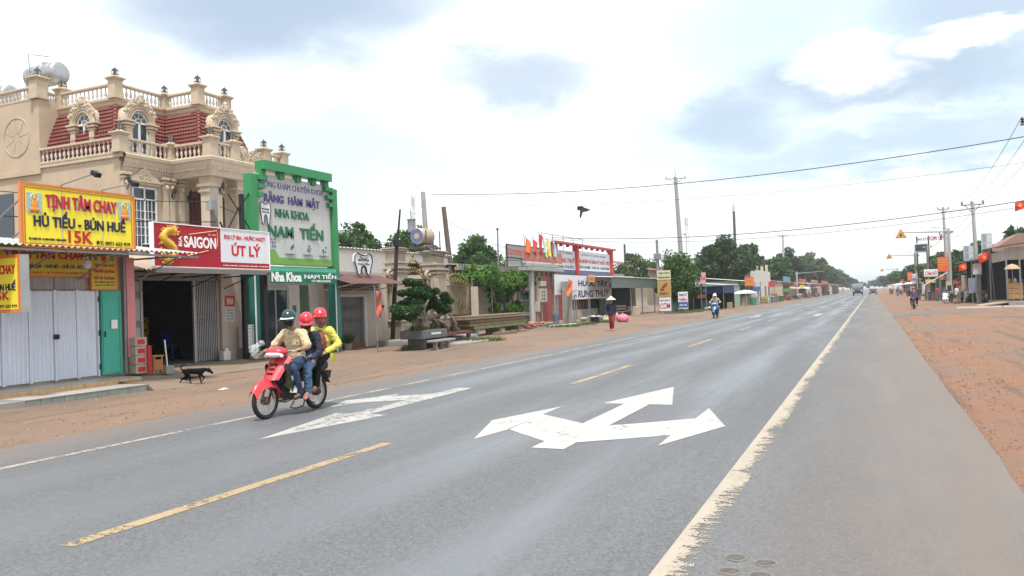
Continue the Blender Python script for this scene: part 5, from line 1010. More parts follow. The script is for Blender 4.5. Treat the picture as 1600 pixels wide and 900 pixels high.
# house behind the vines
hb = thing('vine_house', 'shabby low house with teal door behind the leafy pergola', 'house', (-21, 43, 0)); MB().box(-28, -20.9, 38.2, 47.4, 0, 3.3).build('wall', PLAST, hb); MB().box(-20.9, -20.8, 40.4, 41.5, .1, 2.7).build('door', mat('teal_door_old', (.08, .2, .19), .7, .15, 3, streak=.3), hb); MB().box(-20.9, -20.75, 39.7, 40.3, 0, 2.7).build('pier', PLASTW, hb); MB().box(-20.9, -20.86, 43.6, 45.3, .1, 2.3).build('opening_shade_panel', BLK, hb); MB().box(-20.85, -20.8, 44.3, 44.9, 1.1, 1.5).build('notice', PLASTW, hb)  # black panel on the solid wall stands for the shade inside an opening
b = MB(); corr(b, 38, 48.5, (-20.2, 3.75), (-28, 4.4), .3, .035); b.build('tin_roof', mat('dark_tin', (.16, .145, .13), .6, .25, 2, metal=.2, streak=.5), hb); MB().box(-20.3, -20.2, 38, 48.5, 3.45, 3.72).build('fascia', mat('grey_fascia', (.25, .25, .24), .7, .2, 2, streak=.4), hb); MB().box(-20.88, -20.8, 38.4, 41.0, 3.3, 3.7).build('green_panel', mat('faded_green', (.12, .2, .17), .6, .15, 2), hb)
mg = thing('steel_door', 'half-open grey steel framed door right of the timber stack', 'door', (-19.8, 45.7, 0)); 
for y in (44.9, 45.8, 46.7): MB().box(-19.85, -19.8, y-.04, y+.04, .1, 2.4).build('stile', STEELG, mg)
for z in (.1, .85, 1.65, 2.35): MB().box(-19.84, -19.81, 44.94, 46.66, z, z+.06).build('rail', mat('pale_steel', (.45, .45, .46), .45, .1, 4, metal=.4), mg)
MB().box(-19.835, -19.83, 44.94, 46.66, .9, 2.35).build('mesh_panel', mat('grey_mesh', (.15, .15, .165), .6, .2, 6), mg); MB().box(-19.835, -19.83, 44.94, 46.66, .12, .85).build('blue_panel', mat('blue_sheet', (.06, .11, .17), .5), mg)
pg = thing('vine_pergola', 'bright green climbing vine spread over a thin pergola', 'vine', (-19.6, 42.5, 0)); rr = random.Random(31); cs, rs = [], []
for k in range(95): y = rr.uniform(38.0, 46.8); cs.append((-19.6+rr.uniform(-.8, .8), y, 2.85+rr.uniform(-.25, .45)+.3*math.sin(y))); rs.append(rr.uniform(.2, .42))
for y in (40.6, 41.1, 43.5, 42.6, 46.2):
    for k in range(5): cs.append((-19.4+rr.uniform(-.3, .3), y+rr.uniform(-.35, .35), 2.4-.42*k*rr.uniform(.5, 1))); rs.append(rr.uniform(.12, .26))
for k in range(12): cs.append((-19.3+rr.uniform(-.3, .3), 43.3+rr.uniform(-.5, .5), .9+rr.uniform(0, .6))); rs.append(.25)
link('foliage', leaves_mesh('foliage', np.array(cs)-np.array((-19.6, 42.5, 0)), np.array(rs), 13000, .1, L_BRIGHT, 9), pg, (-19.6, 42.5, 0))
for y in (38.2, 40.6, 43.4, 46.4): MB().cyl((-19.5, y, 0), (-19.5, y, 2.9), .035, None, 6).build('post', STEELG, pg)
for y in (40.9, 43.3): MB().tube([(-19.4, y, 0), (-19.3, y+.15, 1), (-19.5, y-.1, 2), (-19.4, y+.2, 2.9)], .05, 6).build('stem', BARK, pg)
# meter station: two concrete legs with a beam, boxes and flags
ms = thing('meter_station', 'two-legged concrete meter station with cross beam and meter boxes', 'utility pole', (-18, 44.6, 0)); CONCP = mat('pale_concrete_pole', (.36, .35, .34), .85, .12, 3, .2, 25, streak=.25)
for y in (42.85, 46.6): MB().tube([(-18, y, 0), (-18, y-.03, 3.4)], [.2, .15], 6).build('leg', CONCP, ms)
for y in (42.83, 46.6):
    for k in range(6): MB().box(-17.83, -17.815, y-.04, y+.04, .5+.45*k, .72+.45*k).build('leg_slot', CONC, ms)
MB().rbox(-18.25, -17.75, 41.6, 47.7, 3.38, 3.62, .03).build('beam', mat('green_grey_beam', (.30, .345, .315), .8, .12, 2, streak=.3), ms); MB().rbox(-18.2, -17.8, 42.3, 47.0, 3.64, 3.85, .03).build('upper_beam', CONCP, ms); MB().cyl((-18, 46.6, .35), (-18, 46.6, .75), .205, None, 10).build('blue_band', mat('blue_band', (.09, .19, .30), .6, .15, 5), ms)
for y in (43.5, 44.3, 45.0, 45.8): MB().lathe([(.06, 0), (.1, .05), (.05, .1), (.1, .15), (.05, .2), (.08, .26)], (-17.9, y, 3.08), 10).build('insulator', mat('brown_insulator', (.12, .09, .08), .3), ms)
MB().box(-18.1, -17.85, 43.9, 44.9, 1.55, 2.35).build('meter_box', mat('meter_cream', (.42, .41, .38), .6, .1, 4, streak=.3), ms)
for i in range(2):
    for j in range(3): MB().cyl((-17.85, 44.1+.3*i, 1.72+.22*j), (-17.84, 44.1+.3*i, 1.72+.22*j), .07, None, 10).build('meter_dial', BLK, ms)
MB().box(-18.05, -17.85, 43.35, 43.7, 1.0, 1.6).build('switch_box', mat('meter_cream', (.42, .41, .38)), ms); MB().box(-18.05, -17.85, 44.0, 44.8, 2.5, 2.8).build('cable_box', mat('meter_cream', (.42, .41, .38)), ms)
for y in (43.45, 43.6, 44.2): MB().tube([(-17.95, y, .1), (-17.95, y, 1.4), (-17.95, y+.1, 2.6), (-17.95, y, 3.4)], .035, 5).build('conduit', mat('conduit', (.3, .22, .18), .7), ms)
rb = thing('red_banner', 'faded red and white banner standing on the meter station beam', 'banner', (-18.05, 45, 3.9)); MB().box(-18.1, -18.06, 41.9, 48.2, 3.95, 4.55).build('red_cloth', mat('faded_red_banner', (.50, .15, .12), .75, .15, 1.5, streak=.35, stain=(.55, .4, .36)), rb); MB().box(-18.12, -18.07, 41.9, 48.2, 3.87, 3.945).build('white_hem', WHITEV, rb); letter(rb, 'MỪNG ĐẢNG MỪNG XUÂN', 42.4, 47.6, 4.1, 4.4, -18.06, mat('faded_letter', (.6, .33, .25)), bold=.01)
def fl(label, y, z0, z1, w_, m, lean, seed):
    t = thing('flag', label, 'flag', (-18, y, 3.9), 'flags on the meter station'); MB().tube([(-18, y, 3.9), (-18, y+lean*.6, z1+.15)], .02, 6).build('pole', STEELG, t)
    MB().sheet(lambda u, v: (-17.98+.06*math.sin(u*6+v*4+seed), y+lean*(1-v)*.5+w_*u, z1-(z1-z0)*v-.25*u*u), 8, 8).build('cloth', m, t)
CL = lambda n, c: mat(n, c, .75, .08, 3)
fl('orange flag, leftmost on the meter station', 42.2, 4.45, 5.35, .75, CL('orange_cloth', (.75, .17, .05)), -.4, 1); fl('bright red flag next to the orange flag', 43.3, 4.5, 5.3, .5, CL('red_cloth', (.62, .05, .03)), .0, 2); fl('dark red pennant on the tallest pole', 44.25, 4.5, 5.65, .5, CL('dark_red_cloth', (.42, .04, .04)), .0, 3); fl('pale green flag between the red and yellow flags', 45.0, 4.45, 5.25, .42, CL('pale_green_cloth', (.45, .58, .26)), .0, 4); fl('yellow flag on the meter station', 45.55, 4.45, 5.35, .42, CL('yellow_cloth', (.72, .55, .05)), .0, 5); fl('pale blue flag, rightmost on the meter station', 46.5, 4.4, 5.35, .45, CL('pale_blue_cloth', (.28, .47, .55)), .0, 6)
t = thing('concrete_stub_pole', 'thick square concrete stub pole standing in front of the white sign', 'pole', (-16.95, 45.9, 0)); MB().prism([(-17.2, 45.65), (-16.7, 45.65), (-16.7, 46.1), (-17.2, 46.1)], 0, 2.75).build('shaft', CONC, t)
t = thing('roadside_flag', 'orange-red flag tied slanting to the concrete stub pole', 'flag', (-16.8, 45.6, 1.9)); MB().tube([(-16.6, 45.9, 1.7), (-16.6, 45.2, 2.9)], .02, 5).build('pole', STEELG, t); MB().sheet(lambda u, v: (-16.58+.05*math.sin(u*5+v*6), 45.2-.75*v*.9+.9*u*(1-.5*v)+.35*v, 2.85-.95*v-.15*u), 8, 8).build('cloth', CL('orange_cloth', (.75, .17, .05)), t)
t = thing('pharmacy_sign', 'plain white sign panel with grey letters behind the concrete stub pole', 'sign', (-17.3, 47, 0)); MB().box(-17.35, -17.28, 44.85, 48.9, 1.95, 3.18).build('panel', WHITEV, t); letter(t, 'TRUNG THUỲ', 45.2, 48.6, 2.05, 2.32, -17.28, mat('grey_letter', (.2, .2, .22)), bold=.0)
for y in (45.2, 48.4): MB().cyl((-17.4, y, 0), (-17.4, y, 3.0), .045, None, 6).build('post', STEELG, t)
t = thing('small_orange_sign', 'small orange square sign on a thin post by the white panel', 'sign', (-16.6, 48.9, 0)); MB().box(-16.62, -16.58, 48.85, 48.92, 0, 3.2).build('post', STEELG, t); MB().box(-16.57, -16.54, 48.95, 50.1, 2.72, 3.2).build('panel', mat('orange_board', (.62, .32, .12), .6, .12, 3), t); letter(t, 'SỬA XE', 49.1, 49.95, 2.82, 3.1, -16.54, REDT, bold=.02)
# white framed panels behind
t = thing('white_hoarding', 'faded white and red hoarding in a steel frame left of the flags', 'sign', (-22, 50.5, 3.9)); MB().box(-22.1, -22.05, 48.3, 55, 4.0, 5.4).build('panel', mat('hoarding_white', (.46, .46, .47), .6, .1, 2, streak=.35), t); MB().box(-22.04, -22.0, 48.3, 52.5, 4.85, 5.15).build('red_band', mat('faded_red_banner', (.50, .15, .12)), t); MB().box(-22.02, -21.95, 48.25, 48.33, 3.4, 5.5).box(-22.02, -21.95, 48.33, 55, 5.4, 5.48).box(-22.02, -21.95, 48.33, 52.4, 4.55, 4.62).build('frame', BLK, t); MB().box(-22.04, -22.0, 50.8, 52.3, 4.05, 4.55).build('glass_panel', mat('teal_glass', (.1, .2, .22), .2), t)
# red framed pharmacy / farm supply shop
rs2 = thing('pharmacy', 'pharmacy shop front with a tall red sign frame on its roof', 'shop', (-22, 61, 0)); XR = -21.0
MB().box(-30, -21.5, 53.5, 69.2, 0, 3.6).build('wall', mat('dark_red_wall', (.17, .06, .05), .85, .2, 2, streak=.3), rs2); MB().box(-21.5, -21.3, 53.6, 56.4, 0, 2.4).build('brick_red_front', mat('brick_red', (.25, .06, .05), .8, .15, 3), rs2); MB().box(-21.5, -21.35, 57.5, 66, .1, .8).build('low_wall', PLAST, rs2); MB().box(-21.48, -21.4, 57.6, 62.0, .8, 1.6).build('brown_shutter', mat('brown_shutter', (.14, .06, .045), .7, .2, 4), rs2); MB().box(-21.48, -21.4, 62.3, 66, .8, 1.6).build('dark_window', GLASS, rs2)
REDF = mat('red_frame_paint', (.45, .055, .05), .55, .12, 3, streak=.2)
for y in (54.6, 59.3, 68.4): MB().box(XR-.25, XR+.15, y-.22, y+.22, 3.55, 5.8).build('frame_post', REDF, rs2)
MB().box(XR-.2, XR+.3, 54.3, 69.0, 5.8, 5.95).build('frame_beam', REDF, rs2)
for k in range(9): MB().box(XR-.1, XR+.1, 55.8+k*1.45, 56.0+k*1.45, 5.62, 5.8).build('beam_block', REDF, rs2)
MB().box(XR-.2, XR-.05, 54.82, 59.08, 3.9, 5.35).build('panel', WHITEV, rs2); MB().box(XR-.2, XR-.05, 59.52, 68.18, 3.9, 5.45).build('panel', WHITEV, rs2); MB().box(XR-.2, XR-.04, 54.82, 68.18, 3.55, 3.9).build('blue_base', mat('slate_blue', (.10, .11, .2), .6, .15, 2), rs2)
XF = XR-.05
letter(rs2, '(CTY TNHH)', 55.6, 58.4, 5.02, 5.25, XF, BLACKT, bold=.01); letter(rs2, 'TRUNG THUỲ', 54.95, 58.95, 4.42, 4.88, XF, REDT, bold=.04); letter(rs2, 'NHÀ THUỐC', 55.2, 58.8, 4.0, 4.32, XF, NAVY, bold=.03); letter(rs2, '(CÔNG TY DƯỢC PHẨM)', 60.6, 67, 5.08, 5.3, XF, BLACKT, bold=.01); letter(rs2, 'BÁN BUÔN VÀ BÁN LẺ THUỐC TÂY', 59.65, 68.05, 4.5, 4.95, XF, REDT, bold=.04); letter(rs2, 'NÔNG NGHIỆP - THỨC ĂN - NGƯỜI BÌNH', 59.75, 67.95, 4.02, 4.34, XF, NAVY, bold=.03)
t = thing('pharmacy_board', 'white board with big navy pharmacy letters under the red frame', 'sign', (-20.5, 61.5, 1.6)); MB().box(-20.58, -20.5, 56.6, 66.1, 1.62, 3.45).build('panel', WHITEV, t); letter(t, 'THUỐC TÂY', 57.1, 65.4, 2.62, 3.3, -20.5, NAVY, bold=.03); letter(t, 'TRUNG THUỲ', 57.0, 65.7, 1.75, 2.5, -20.5, NAVY, bold=.03)
for y in (57.8, 61, 65.6): MB().cyl((-20.62, y, 0), (-20.62, y, 3.4), .05, None, 6).build('post', STEELG, t)
t = thing('rail_frame', 'thin steel rail frame standing on the pharmacy roof', 'railing', (-23, 64, 4)); 
for y in (59.5, 62, 64.5, 67, 69.5): MB().cyl((-24, y, 3.6), (-24, y, 7.1), .03, None, 5).build('post', STEELG, t)
MB().cyl((-24, 59.5, 7.05), (-24, 69.5, 7.05), .03, None, 5).build('top_rail', STEELG, t); MB().cyl((-24, 59.5, 6.6), (-24, 69.5, 6.6), .02, None, 5).build('mid_rail', STEELG, t)
# green fascia shop
gs = thing('green_shop', 'open roadside shop under a long grey-green fascia', 'shop', (-20, 67.5, 0)); MB().box(-28, -24, 60, 75, 0, 3.3).box(-24, -21.0, 69, 75, 0, 3).build('back_wall', mat('shade_toned_shop_wall', (.028, .03, .03), .9, .3, 1), gs); MB().box(-18.6, -18.5, 60.3, 74.6, 2.42, 3.25).build('fascia', mat('grey_green_sheet', (.175, .225, .20), .6, .08, 1.2, metal=.15, streak=.25), gs)  # back wall colour made nearly black to carry the shade indoors
b = MB(); corr(b, 60, 75, (-18.3, 3.28), (-28, 3.9), .3, .03); b.build('tin_roof', mat('pale_tin', (.5, .5, .49)), gs)
MB().box(-21.2, -20.6, 65.2, 66.6, 0, 2.5).build('green_pier', mat('pale_green_paint', (.2, .25, .22), .8, .12, 2, streak=.3), gs)
for y in (60.5, 66.2, 69.9, 74.3): MB().cyl((-18.7, y, 0), (-18.7, y, 2.45), .06, None, 6).build('post', STEELG, gs)
for i in range(3): MB().rbox(-22.2, -21.3, 69.2+i*1.7, 70.6+i*1.7, .1, 1.0, .03).build('counter', mat('dark_counter', (.08, .08, .085), .6, .2, 3), gs)
t = thing('wooden_bench', 'tan wooden bench in front of the green fascia shop', 'bench', (-18.9, 65, 0)); TAN = mat('tan_wood', (.31, .21, .14), .7, .2, 5)
for k in range(3): MB().box(-19.25+.18*k, -19.1+.18*k, 62.8, 66.9, .45, .49).build('seat_slat', TAN, t)
for k in range(2): MB().box(-19.36, -19.32, 62.8, 66.9, .62+.22*k, .76+.22*k).build('back_slat', TAN, t)
for y in (63, 66.7): MB().box(-19.3, -18.8, y, y+.08, 0, .45).box(-19.4, -19.3, y, y+.08, 0, .98).build('leg_frame', TAN, t)
t = thing('cream_block', 'cream concrete block at the end of the wooden bench', 'block', (-18.8, 67.6, 0)); MB().rbox(-19.3, -18.4, 67.2, 68.0, 0, .85, .04).build('block', PLAST, t)
t = thing('roof_sheds', 'jumble of low tin sheds behind the green fascia shop', 'shed', (-30, 78, 0)); MB().box(-38, -29, 70, 100, 0, 4.6).build('wall', mat('shed_wall', (.22, .2, .18), .85, .25, 1.5, streak=.4), t); b = MB(); corr(b, 69, 84, (-28.4, 4.5), (-38, 5.6), .4, .04); b.build('tin_roof', mat('dark_tin', (.16, .145, .13)), t); b = MB(); corr(b, 84.3, 101, (-28, 4.2), (-38, 5.1), .4, .04); b.build('tin_roof', mat('weathered_tin', (.42, .42, .41)), t); MB().box(-28.9, -28.7, 88, 92, 3.0, 4.2).build('white_panel', PLASTW, t)
for i in range(4): MB().cyl((-28.5, 72+6*i, 0), (-28.5, 72+6*i, 5.6), .06, None, 5).build('post', RUST, t)
# litter, rubble, rubbish
def heap(name, label, c, r0, h, m, seed, n=26, cat='rubbish'):
    rr = random.Random(seed); t = thing(name, label, cat, c); 
    for k in range(n):
        a = rr.uniform(0, 6.28); q = r0*math.sqrt(rr.random()); s_ = r0*rr.uniform(.12, .3); M_ = Matrix.Rotation(rr.uniform(0, 3), 3, 'Z') @ Matrix.Rotation(rr.uniform(-.6, .6), 3, 'X')
        MB().cbox((c[0]+q*math.cos(a), c[1]+q*math.sin(a)*1.6, c[2]+rr.random()*h), (s_*rr.uniform(.8, 2.4), s_, s_*.5), M_).build('piece', m[k % len(m)], t)
heap('brick_heap', 'heap of broken red bricks beside the steel door', (-17.6, 41.2, .12), .8, .3, [mat('red_brick', (.2, .08, .055)), mat('pale_brick', (.33, .17, .12), .9, .3, 6)], 3); heap('rubble_heap', 'grey rubble and a white pipe left of the woman in the conical hat', (-16.8, 51.5, .1), 1.1, .35, [CONC, PLASTW, mat('tan_rubble', (.3, .25, .19), .9, .3, 6)], 4)
def bag(name, label, c, r, m, seed):
    rr = random.Random(seed); b = MB(); b.ell(c, r, 14); b.v = [(x+rr.uniform(-.12, .12)*r[0], y+rr.uniform(-.12, .12)*r[1], max(c[2]-r[2]*.8, z+rr.uniform(-.12, .12)*r[2])) for x, y, z in b.v]; b.ell((c[0], c[1], c[2]+r[2]), (r[0]*.2, r[1]*.25, r[2]*.35), 6); o = b.build(name, m, smooth=True); tag(o, label, 'bag')
bag('plastic_bag', 'bright pink plastic bag lying on the dirt behind the walking woman', (-14.6, 49.6, .3), (.4, .55, .28), mat('pink_plastic', (.62, .17, .27), .4, .2, 5), 2); bag('plastic_bag', 'pale green sack beside the pink bag on the dirt', (-15.4, 49.2, .25), (.4, .45, .25), mat('green_plastic', (.35, .45, .2), .5, .2, 5), 5)
t = thing('fallen_pipe', 'white pipe lying on the dirt near the meter station', 'pipe', (-16.4, 44.5, .1)); MB().tube([(-16.9, 42.6, .15), (-16.0, 47.3, .16)], .06, 8).build('pipe', PLASTW, t)
t = thing('black_bucket', 'black bucket at the end of the white pipe', 'bucket', (-15.9, 47.8, .1)); MB().lathe([(.22, .08), (.3, .45), (.32, .46), (.32, .5), (.27, .48), (.2, .12)], (-15.9, 47.9, 0), 16).build('pail', mat('tyre_rubber', (.02, .02, .02), .8, .2, 6), t); MB().torus((-15.9, 47.9, .42), .3, .012, 'X', 14, 5, 0, math.pi).build('bail', STEELG, t)
grass('verge_grass', 'tufts of short green grass along the left verge', [(-14.6, 29.5, .06, .9), (-14.8, 28.6, .06, .7), (-16.2, 43, .06, 1.0), (-16.0, 45.5, .06, 1.0), (-16.3, 46.6, .06, .7), (-15.8, 48.7, .06, .8), (-15.4, 69.5, .06, 1.3), (-15.2, 73, .06, 1.3), (-15.5, 77, .06, 1.6), (-15, 80.5, .06, 1.2), (-14.9, 24.4, .06, .4)], 4200, .17, 4)
# ================================================================ motorbikes and people
RUBBER = mat('tyre_rubber', (.02, .02, .02), .8, .2, 6); CHROME = mat('dull_chrome', (.45, .44, .42), .35, .2, 6, metal=.8); ENG = mat('engine_alloy', (.10, .085, .07), .55, .35, 8, metal=.4); BLKP = mat('black_plastic', (.018, .018, .02), .5, .2, 5); SEATM = mat('black_seat_vinyl', (.015, .015, .016), .6, .2, 8)
LENSW = mat('headlight_lens', (.62, .64, .66), .12, .1, 8, spec=.6); LENSR = mat('tail_lens', (.35, .02, .01), .2, .1, 6); LENSO = mat('orange_lens', (.5, .16, .02), .2, .1, 6)
def motorbike(name, label, loc, rz, body, group=None, full=True):
    t = thing(name, label, 'motorbike', (0, 0, 0), group); r = .285
    def wheel(x):
        w = MB().torus((x, 0, r), r-.033, .038, 'Y', 36 if full else 20, 10 if full else 6).build('wheel', RUBBER, t, True)
        MB().torus((x, 0, r), r-.066, .016, 'Y', 36 if full else 20, 6).build('rim', CHROME, w, True)
        sp = MB(); n = 36 if full else 14
        for k in range(n): a = 2*math.pi*k/n; b_ = a+(.35 if k % 2 else -.35); sp.tube([(x+.05*math.cos(b_), .03*(1 if k % 4 < 2 else -1), r+.05*math.sin(b_)), (x+(r-.07)*math.cos(a), 0, r+(r-.07)*math.sin(a))], .0028 if full else .005, 4)
        tag(sp.build('spokes', CHROME, w), kind='stuff'); MB().lathe([(.03, -.07), (.062, -.05), (.066, 0), (.062, .05), (.03, .07)], (x, 0, r), 16, 'Y').build('hub', ENG, w)
    wheel(.64); wheel(-.61)
    # front fender: curved shell round the tyre
    def shell(a0, a1, R_, wd, n=14): return lambda u, v: ((.64+(R_+.02*math.cos((v-.5)*math.pi))*math.cos(a0+(a1-a0)*u)), (v-.5)*wd*(1-.25*abs(u-.45)), r+(R_+.03*math.cos((v-.5)*math.pi))*math.sin(a0+(a1-a0)*u)-.11*(abs(v-.5)*2)**2)
    MB().sheet(shell(R(30), R(150), .325, .2), 16, 8).build('front_fender', body, t, True)
    MB().sheet(lambda u, v: (.44-.06*u, (v-.5)*.17, .50-.22*u+.02*math.cos((v-.5)*3)), 6, 4).build('fender_rear', body, t, True)
    for y in (-.085, .085): MB().tube([(.64, y*.8, r), (.55, y*.8, .5), (.40, y*.6, .84)], [.018, .021, .021], 8).build('fork', BLKP, t, True)
    # leg shield and front cowl
    MB().sheet(lambda u, v: (.60-.28*u-.10*(abs(v-.5)*2)**2, (v-.5)*(.32+.14*u), .60+.36*u), 8, 10).build('leg_shield', body, t, True)
    for s_ in (-1, 1):
        MB().sheet(lambda u, v: (.36-.22*u+.06*v, s_*(.19+.04*math.sin(u*3)), .86-.52*u*(.4+.6*v)-.05*v), 8, 6).build('side_shield', BLKP if full else body, t, True)
    if full:
        for k in range(3): MB().box(.52-.05*k, .545-.05*k, -.06, .06, .70+.07*k, .715+.07*k).build('cowl_vent', BLKP, t)
    # handlebar cowl with headlight
    MB().ell((.34, 0, 1.03), (.15, .19, .09), 16).build('handlebar_cowl', body, t, True); MB().ell((.41, 0, .995), (.10, .165, .055), 16).build('headlight', LENSW, t, True)
    MB().tube([(.22, -.33, 1.04), (.26, -.18, 1.04), (.30, 0, 1.03), (.26, .18, 1.04), (.22, .33, 1.04)], .014, 8).build('handlebar', CHROME, t, True)
    for s_ in (-1, 1):
        MB().cyl((.225, s_*.24, 1.04), (.21, s_*.37, 1.04), .02, None, 8).build('grip', BLKP, t); MB().tube([(.27, s_*.22, 1.05), (.30, s_*.34, 1.03)], .008, 5).build('brake_lever', CHROME, t); MB().ell((.41, s_*.15, .97), (.04, .035, .03), 8).build('turn_signal', LENSW, t, True)
        if not full: MB().tube([(.26, s_*.2, 1.05), (.24, s_*.28, 1.2)], .007, 5).build('mirror_stem', BLKP, t); MB().ell((.24, s_*.3, 1.22), (.02, .06, .04), 8).build('mirror', BLKP, t, True)
    # spine, engine, seat, tail
    MB().tube([(.40, 0, .82), (.25, 0, .56), (.02, 0, .47), (-.2, 0, .55)], [.06, .075, .07, .06], 8, flat=.7).build('frame_spine', BLKP, t, True)
    e = MB().rbox(-.12, .16, -.11, .11, .24, .44, .04).lathe([(.09, -.14), (.1, -.1), (.1, .1), (.09, .14)], (-.05, 0, .34), 16, 'Y').cyl((.14, 0, .36), (.34, 0, .38), .075, .065, 12); e.build('engine', ENG, t, 40)
    if full:
        for k in range(6): MB().lathe([(.085, -.004), (.085, .004)], (.19+.025*k, 0, .37), 14, 'X').build('cooling_fin', ENG, t)
    MB().tube([(.33, -.03, .33), (.3, -.1, .24), (.0, -.14, .2), (-.3, -.16, .27), (-.75, -.17, .34)], [.018, .02, .03, .05, .05], 10).build('exhaust', CHROME, t, True)
    st_ = MB(); sec = [(.12, .74, .07, .06), (0, .77, .11, .07), (-.3, .79, .13, .08), (-.6, .80, .12, .08), (-.78, .83, .08, .06)]
    st_.sheet(lambda u, v: (lambda i, f: (sec[i][0]+(sec[i+1][0]-sec[i][0])*f, (sec[i][2]+(sec[i+1][2]-sec[i][2])*f)*math.cos(2*math.pi*v), (sec[i][1]+(sec[i+1][1]-sec[i][1])*f)+.055*math.sin(2*math.pi*v)))(min(3, int(u*4)), u*4-min(3, int(u*4))), 16, 12); st_.ell((.11, 0, .74), (.03, .07, .05), 8).ell((-.78, 0, .83), (.03, .08, .05), 8); st_.build('seat', SEATM, t, True)
    for s_ in (-1, 1): MB().sheet(lambda u, v: (.05-.85*u, s_*(.115+.03*math.sin(v*3)*(1-u*.5)), .73+.06*u-(.26-.14*u)*v), 10, 6).build('side_fairing', BLKP if full else body, t, True)
    MB().box(-.86, -.6, -.09, .09, .80, .82).tube([(-.55, .12, .84), (-.84, .11, .87), (-.9, 0, .87), (-.84, -.11, .87), (-.55, -.12, .84)], .011, 6).build('rear_rack', CHROME, t, True)
    MB().sheet(lambda u, v: (-.72-.2*u, (v-.5)*.16, .72-.32*u+.02*math.cos((v-.5)*3)), 6, 4).build('rear_fender', BLKP, t, True); MB().rbox(-.86, -.80, -.07, .07, .68, .75, .015).build('tail_light', LENSR, t)
    pl_ = MB().cbox((-.91, 0, .56), (.012, .19, .14), Matrix.Rotation(-.35, 3, 'Y')).build('number_plate', mat('plate_dull', (.1, .09, .09), .6, .2, 5), t)
    MB().tube([(-.61, .09, r), (-.2, .09, .36)], [.03, .045], 8).build('chain_case', BLKP, t); 
    for s_ in (-1, 1): MB().tube([(-.61, s_*.11, r), (-.55, s_*.12, .66)], [.026, .035], 8).build('rear_shock', CHROME, t)
    MB().cyl((.02, -.24, .26), (.02, .24, .26), .014, None, 6).build('foot_pegs', BLKP, t); MB().cyl((-.32, -.2, .33), (-.32, .2, .33), .012, None, 6).build('passenger_pegs', BLKP, t)
    MB().tube([(.12, .13, .22), (.22, .14, .13), (.1, .15, .1), (-.1, .14, .12), (-.16, .12, .2)], .012, 6).build('gear_guard', BLKP, t, True); MB().tube([(-.15, .12, .24), (-.36, .17, .12)], .012, 6).build('side_stand', BLKP, t)
    t.location = loc; t.rotation_euler = (0, 0, rz); BASE[t.name] = Vector((0, 0, 0)); return t

SKIN = mat('skin_tan', (.30, .16, .10), .6, .08, 12); HAIR = mat('black_hair', (.012, .01, .01), .5, .2, 20); EYE = mat('eye_dark', (.02, .015, .012), .3)
def V3(p): return Vector(p)
def basis_m(ax, up):
    x = ax.normalized(); z = (up - x*up.dot(x)).normalized(); y = z.cross(x); return Matrix((x, y, z)).transposed()
def hand(b, wr, d, s_, grip):
    d = d.normalized(); side = Vector((0, s_, 0)); side = (side-d*side.dot(d)); side = side.normalized() if side.length > .1 else Vector((1, 0, 0)); n = d.cross(side)
    if n.z > 0: n = -n
    pc = wr+d*.05; b.ell(pc, (.055, .042, .022), 8, basis_m(d, n)); 
    for k, ln in enumerate((.066, .076, .07, .055)):
        o = wr+d*.085+side*(.030-.02*k); m1 = o+d*ln*.5+n*ln*.35*grip; m2 = m1+d*ln*(.35-.5*grip)+n*ln*.6*grip; b.tube([o, m1, m2], [.0105, .0095, .008], 6)
    o = wr+d*.025+side*(-.035); b.tube([o, o-side*.025+d*.03, o-side*.015+d*.055+n*.02*grip], [.012, .011, .009], 6)
def limb(b, pts, rs, n=9):
    pts = [V3(p) for p in pts]; P, Q = [], []
    for i in range(len(pts)-1):
        for k in range(4): f = k/4; P.append(pts[i].lerp(pts[i+1], f)); Q.append(rs[i]+(rs[i+1]-rs[i])*f)
    P.append(pts[-1]); Q.append(rs[-1]); b.tube(P, Q, n)
    for p, q in zip(pts, rs): b.ell(p, (q, q, q), n)
def folds(me, vox):                          # creases pushed into the cloth surface
    if vox > .016: return me
    ns = [v.normal.copy() for v in me.vertices]
    for v, n in zip(me.vertices, ns):
        p = v.co; q = mnoise.noise(Vector((p.x*15, p.y*15, p.z*26+p.x*9))); r_ = mnoise.noise(Vector((p.x*34+5, p.y*34, p.z*20+p.y*12)))
        v.co = p + n*(.013*(1-2*abs(q)) - .006 + .006*r_)
    me.update(); return me
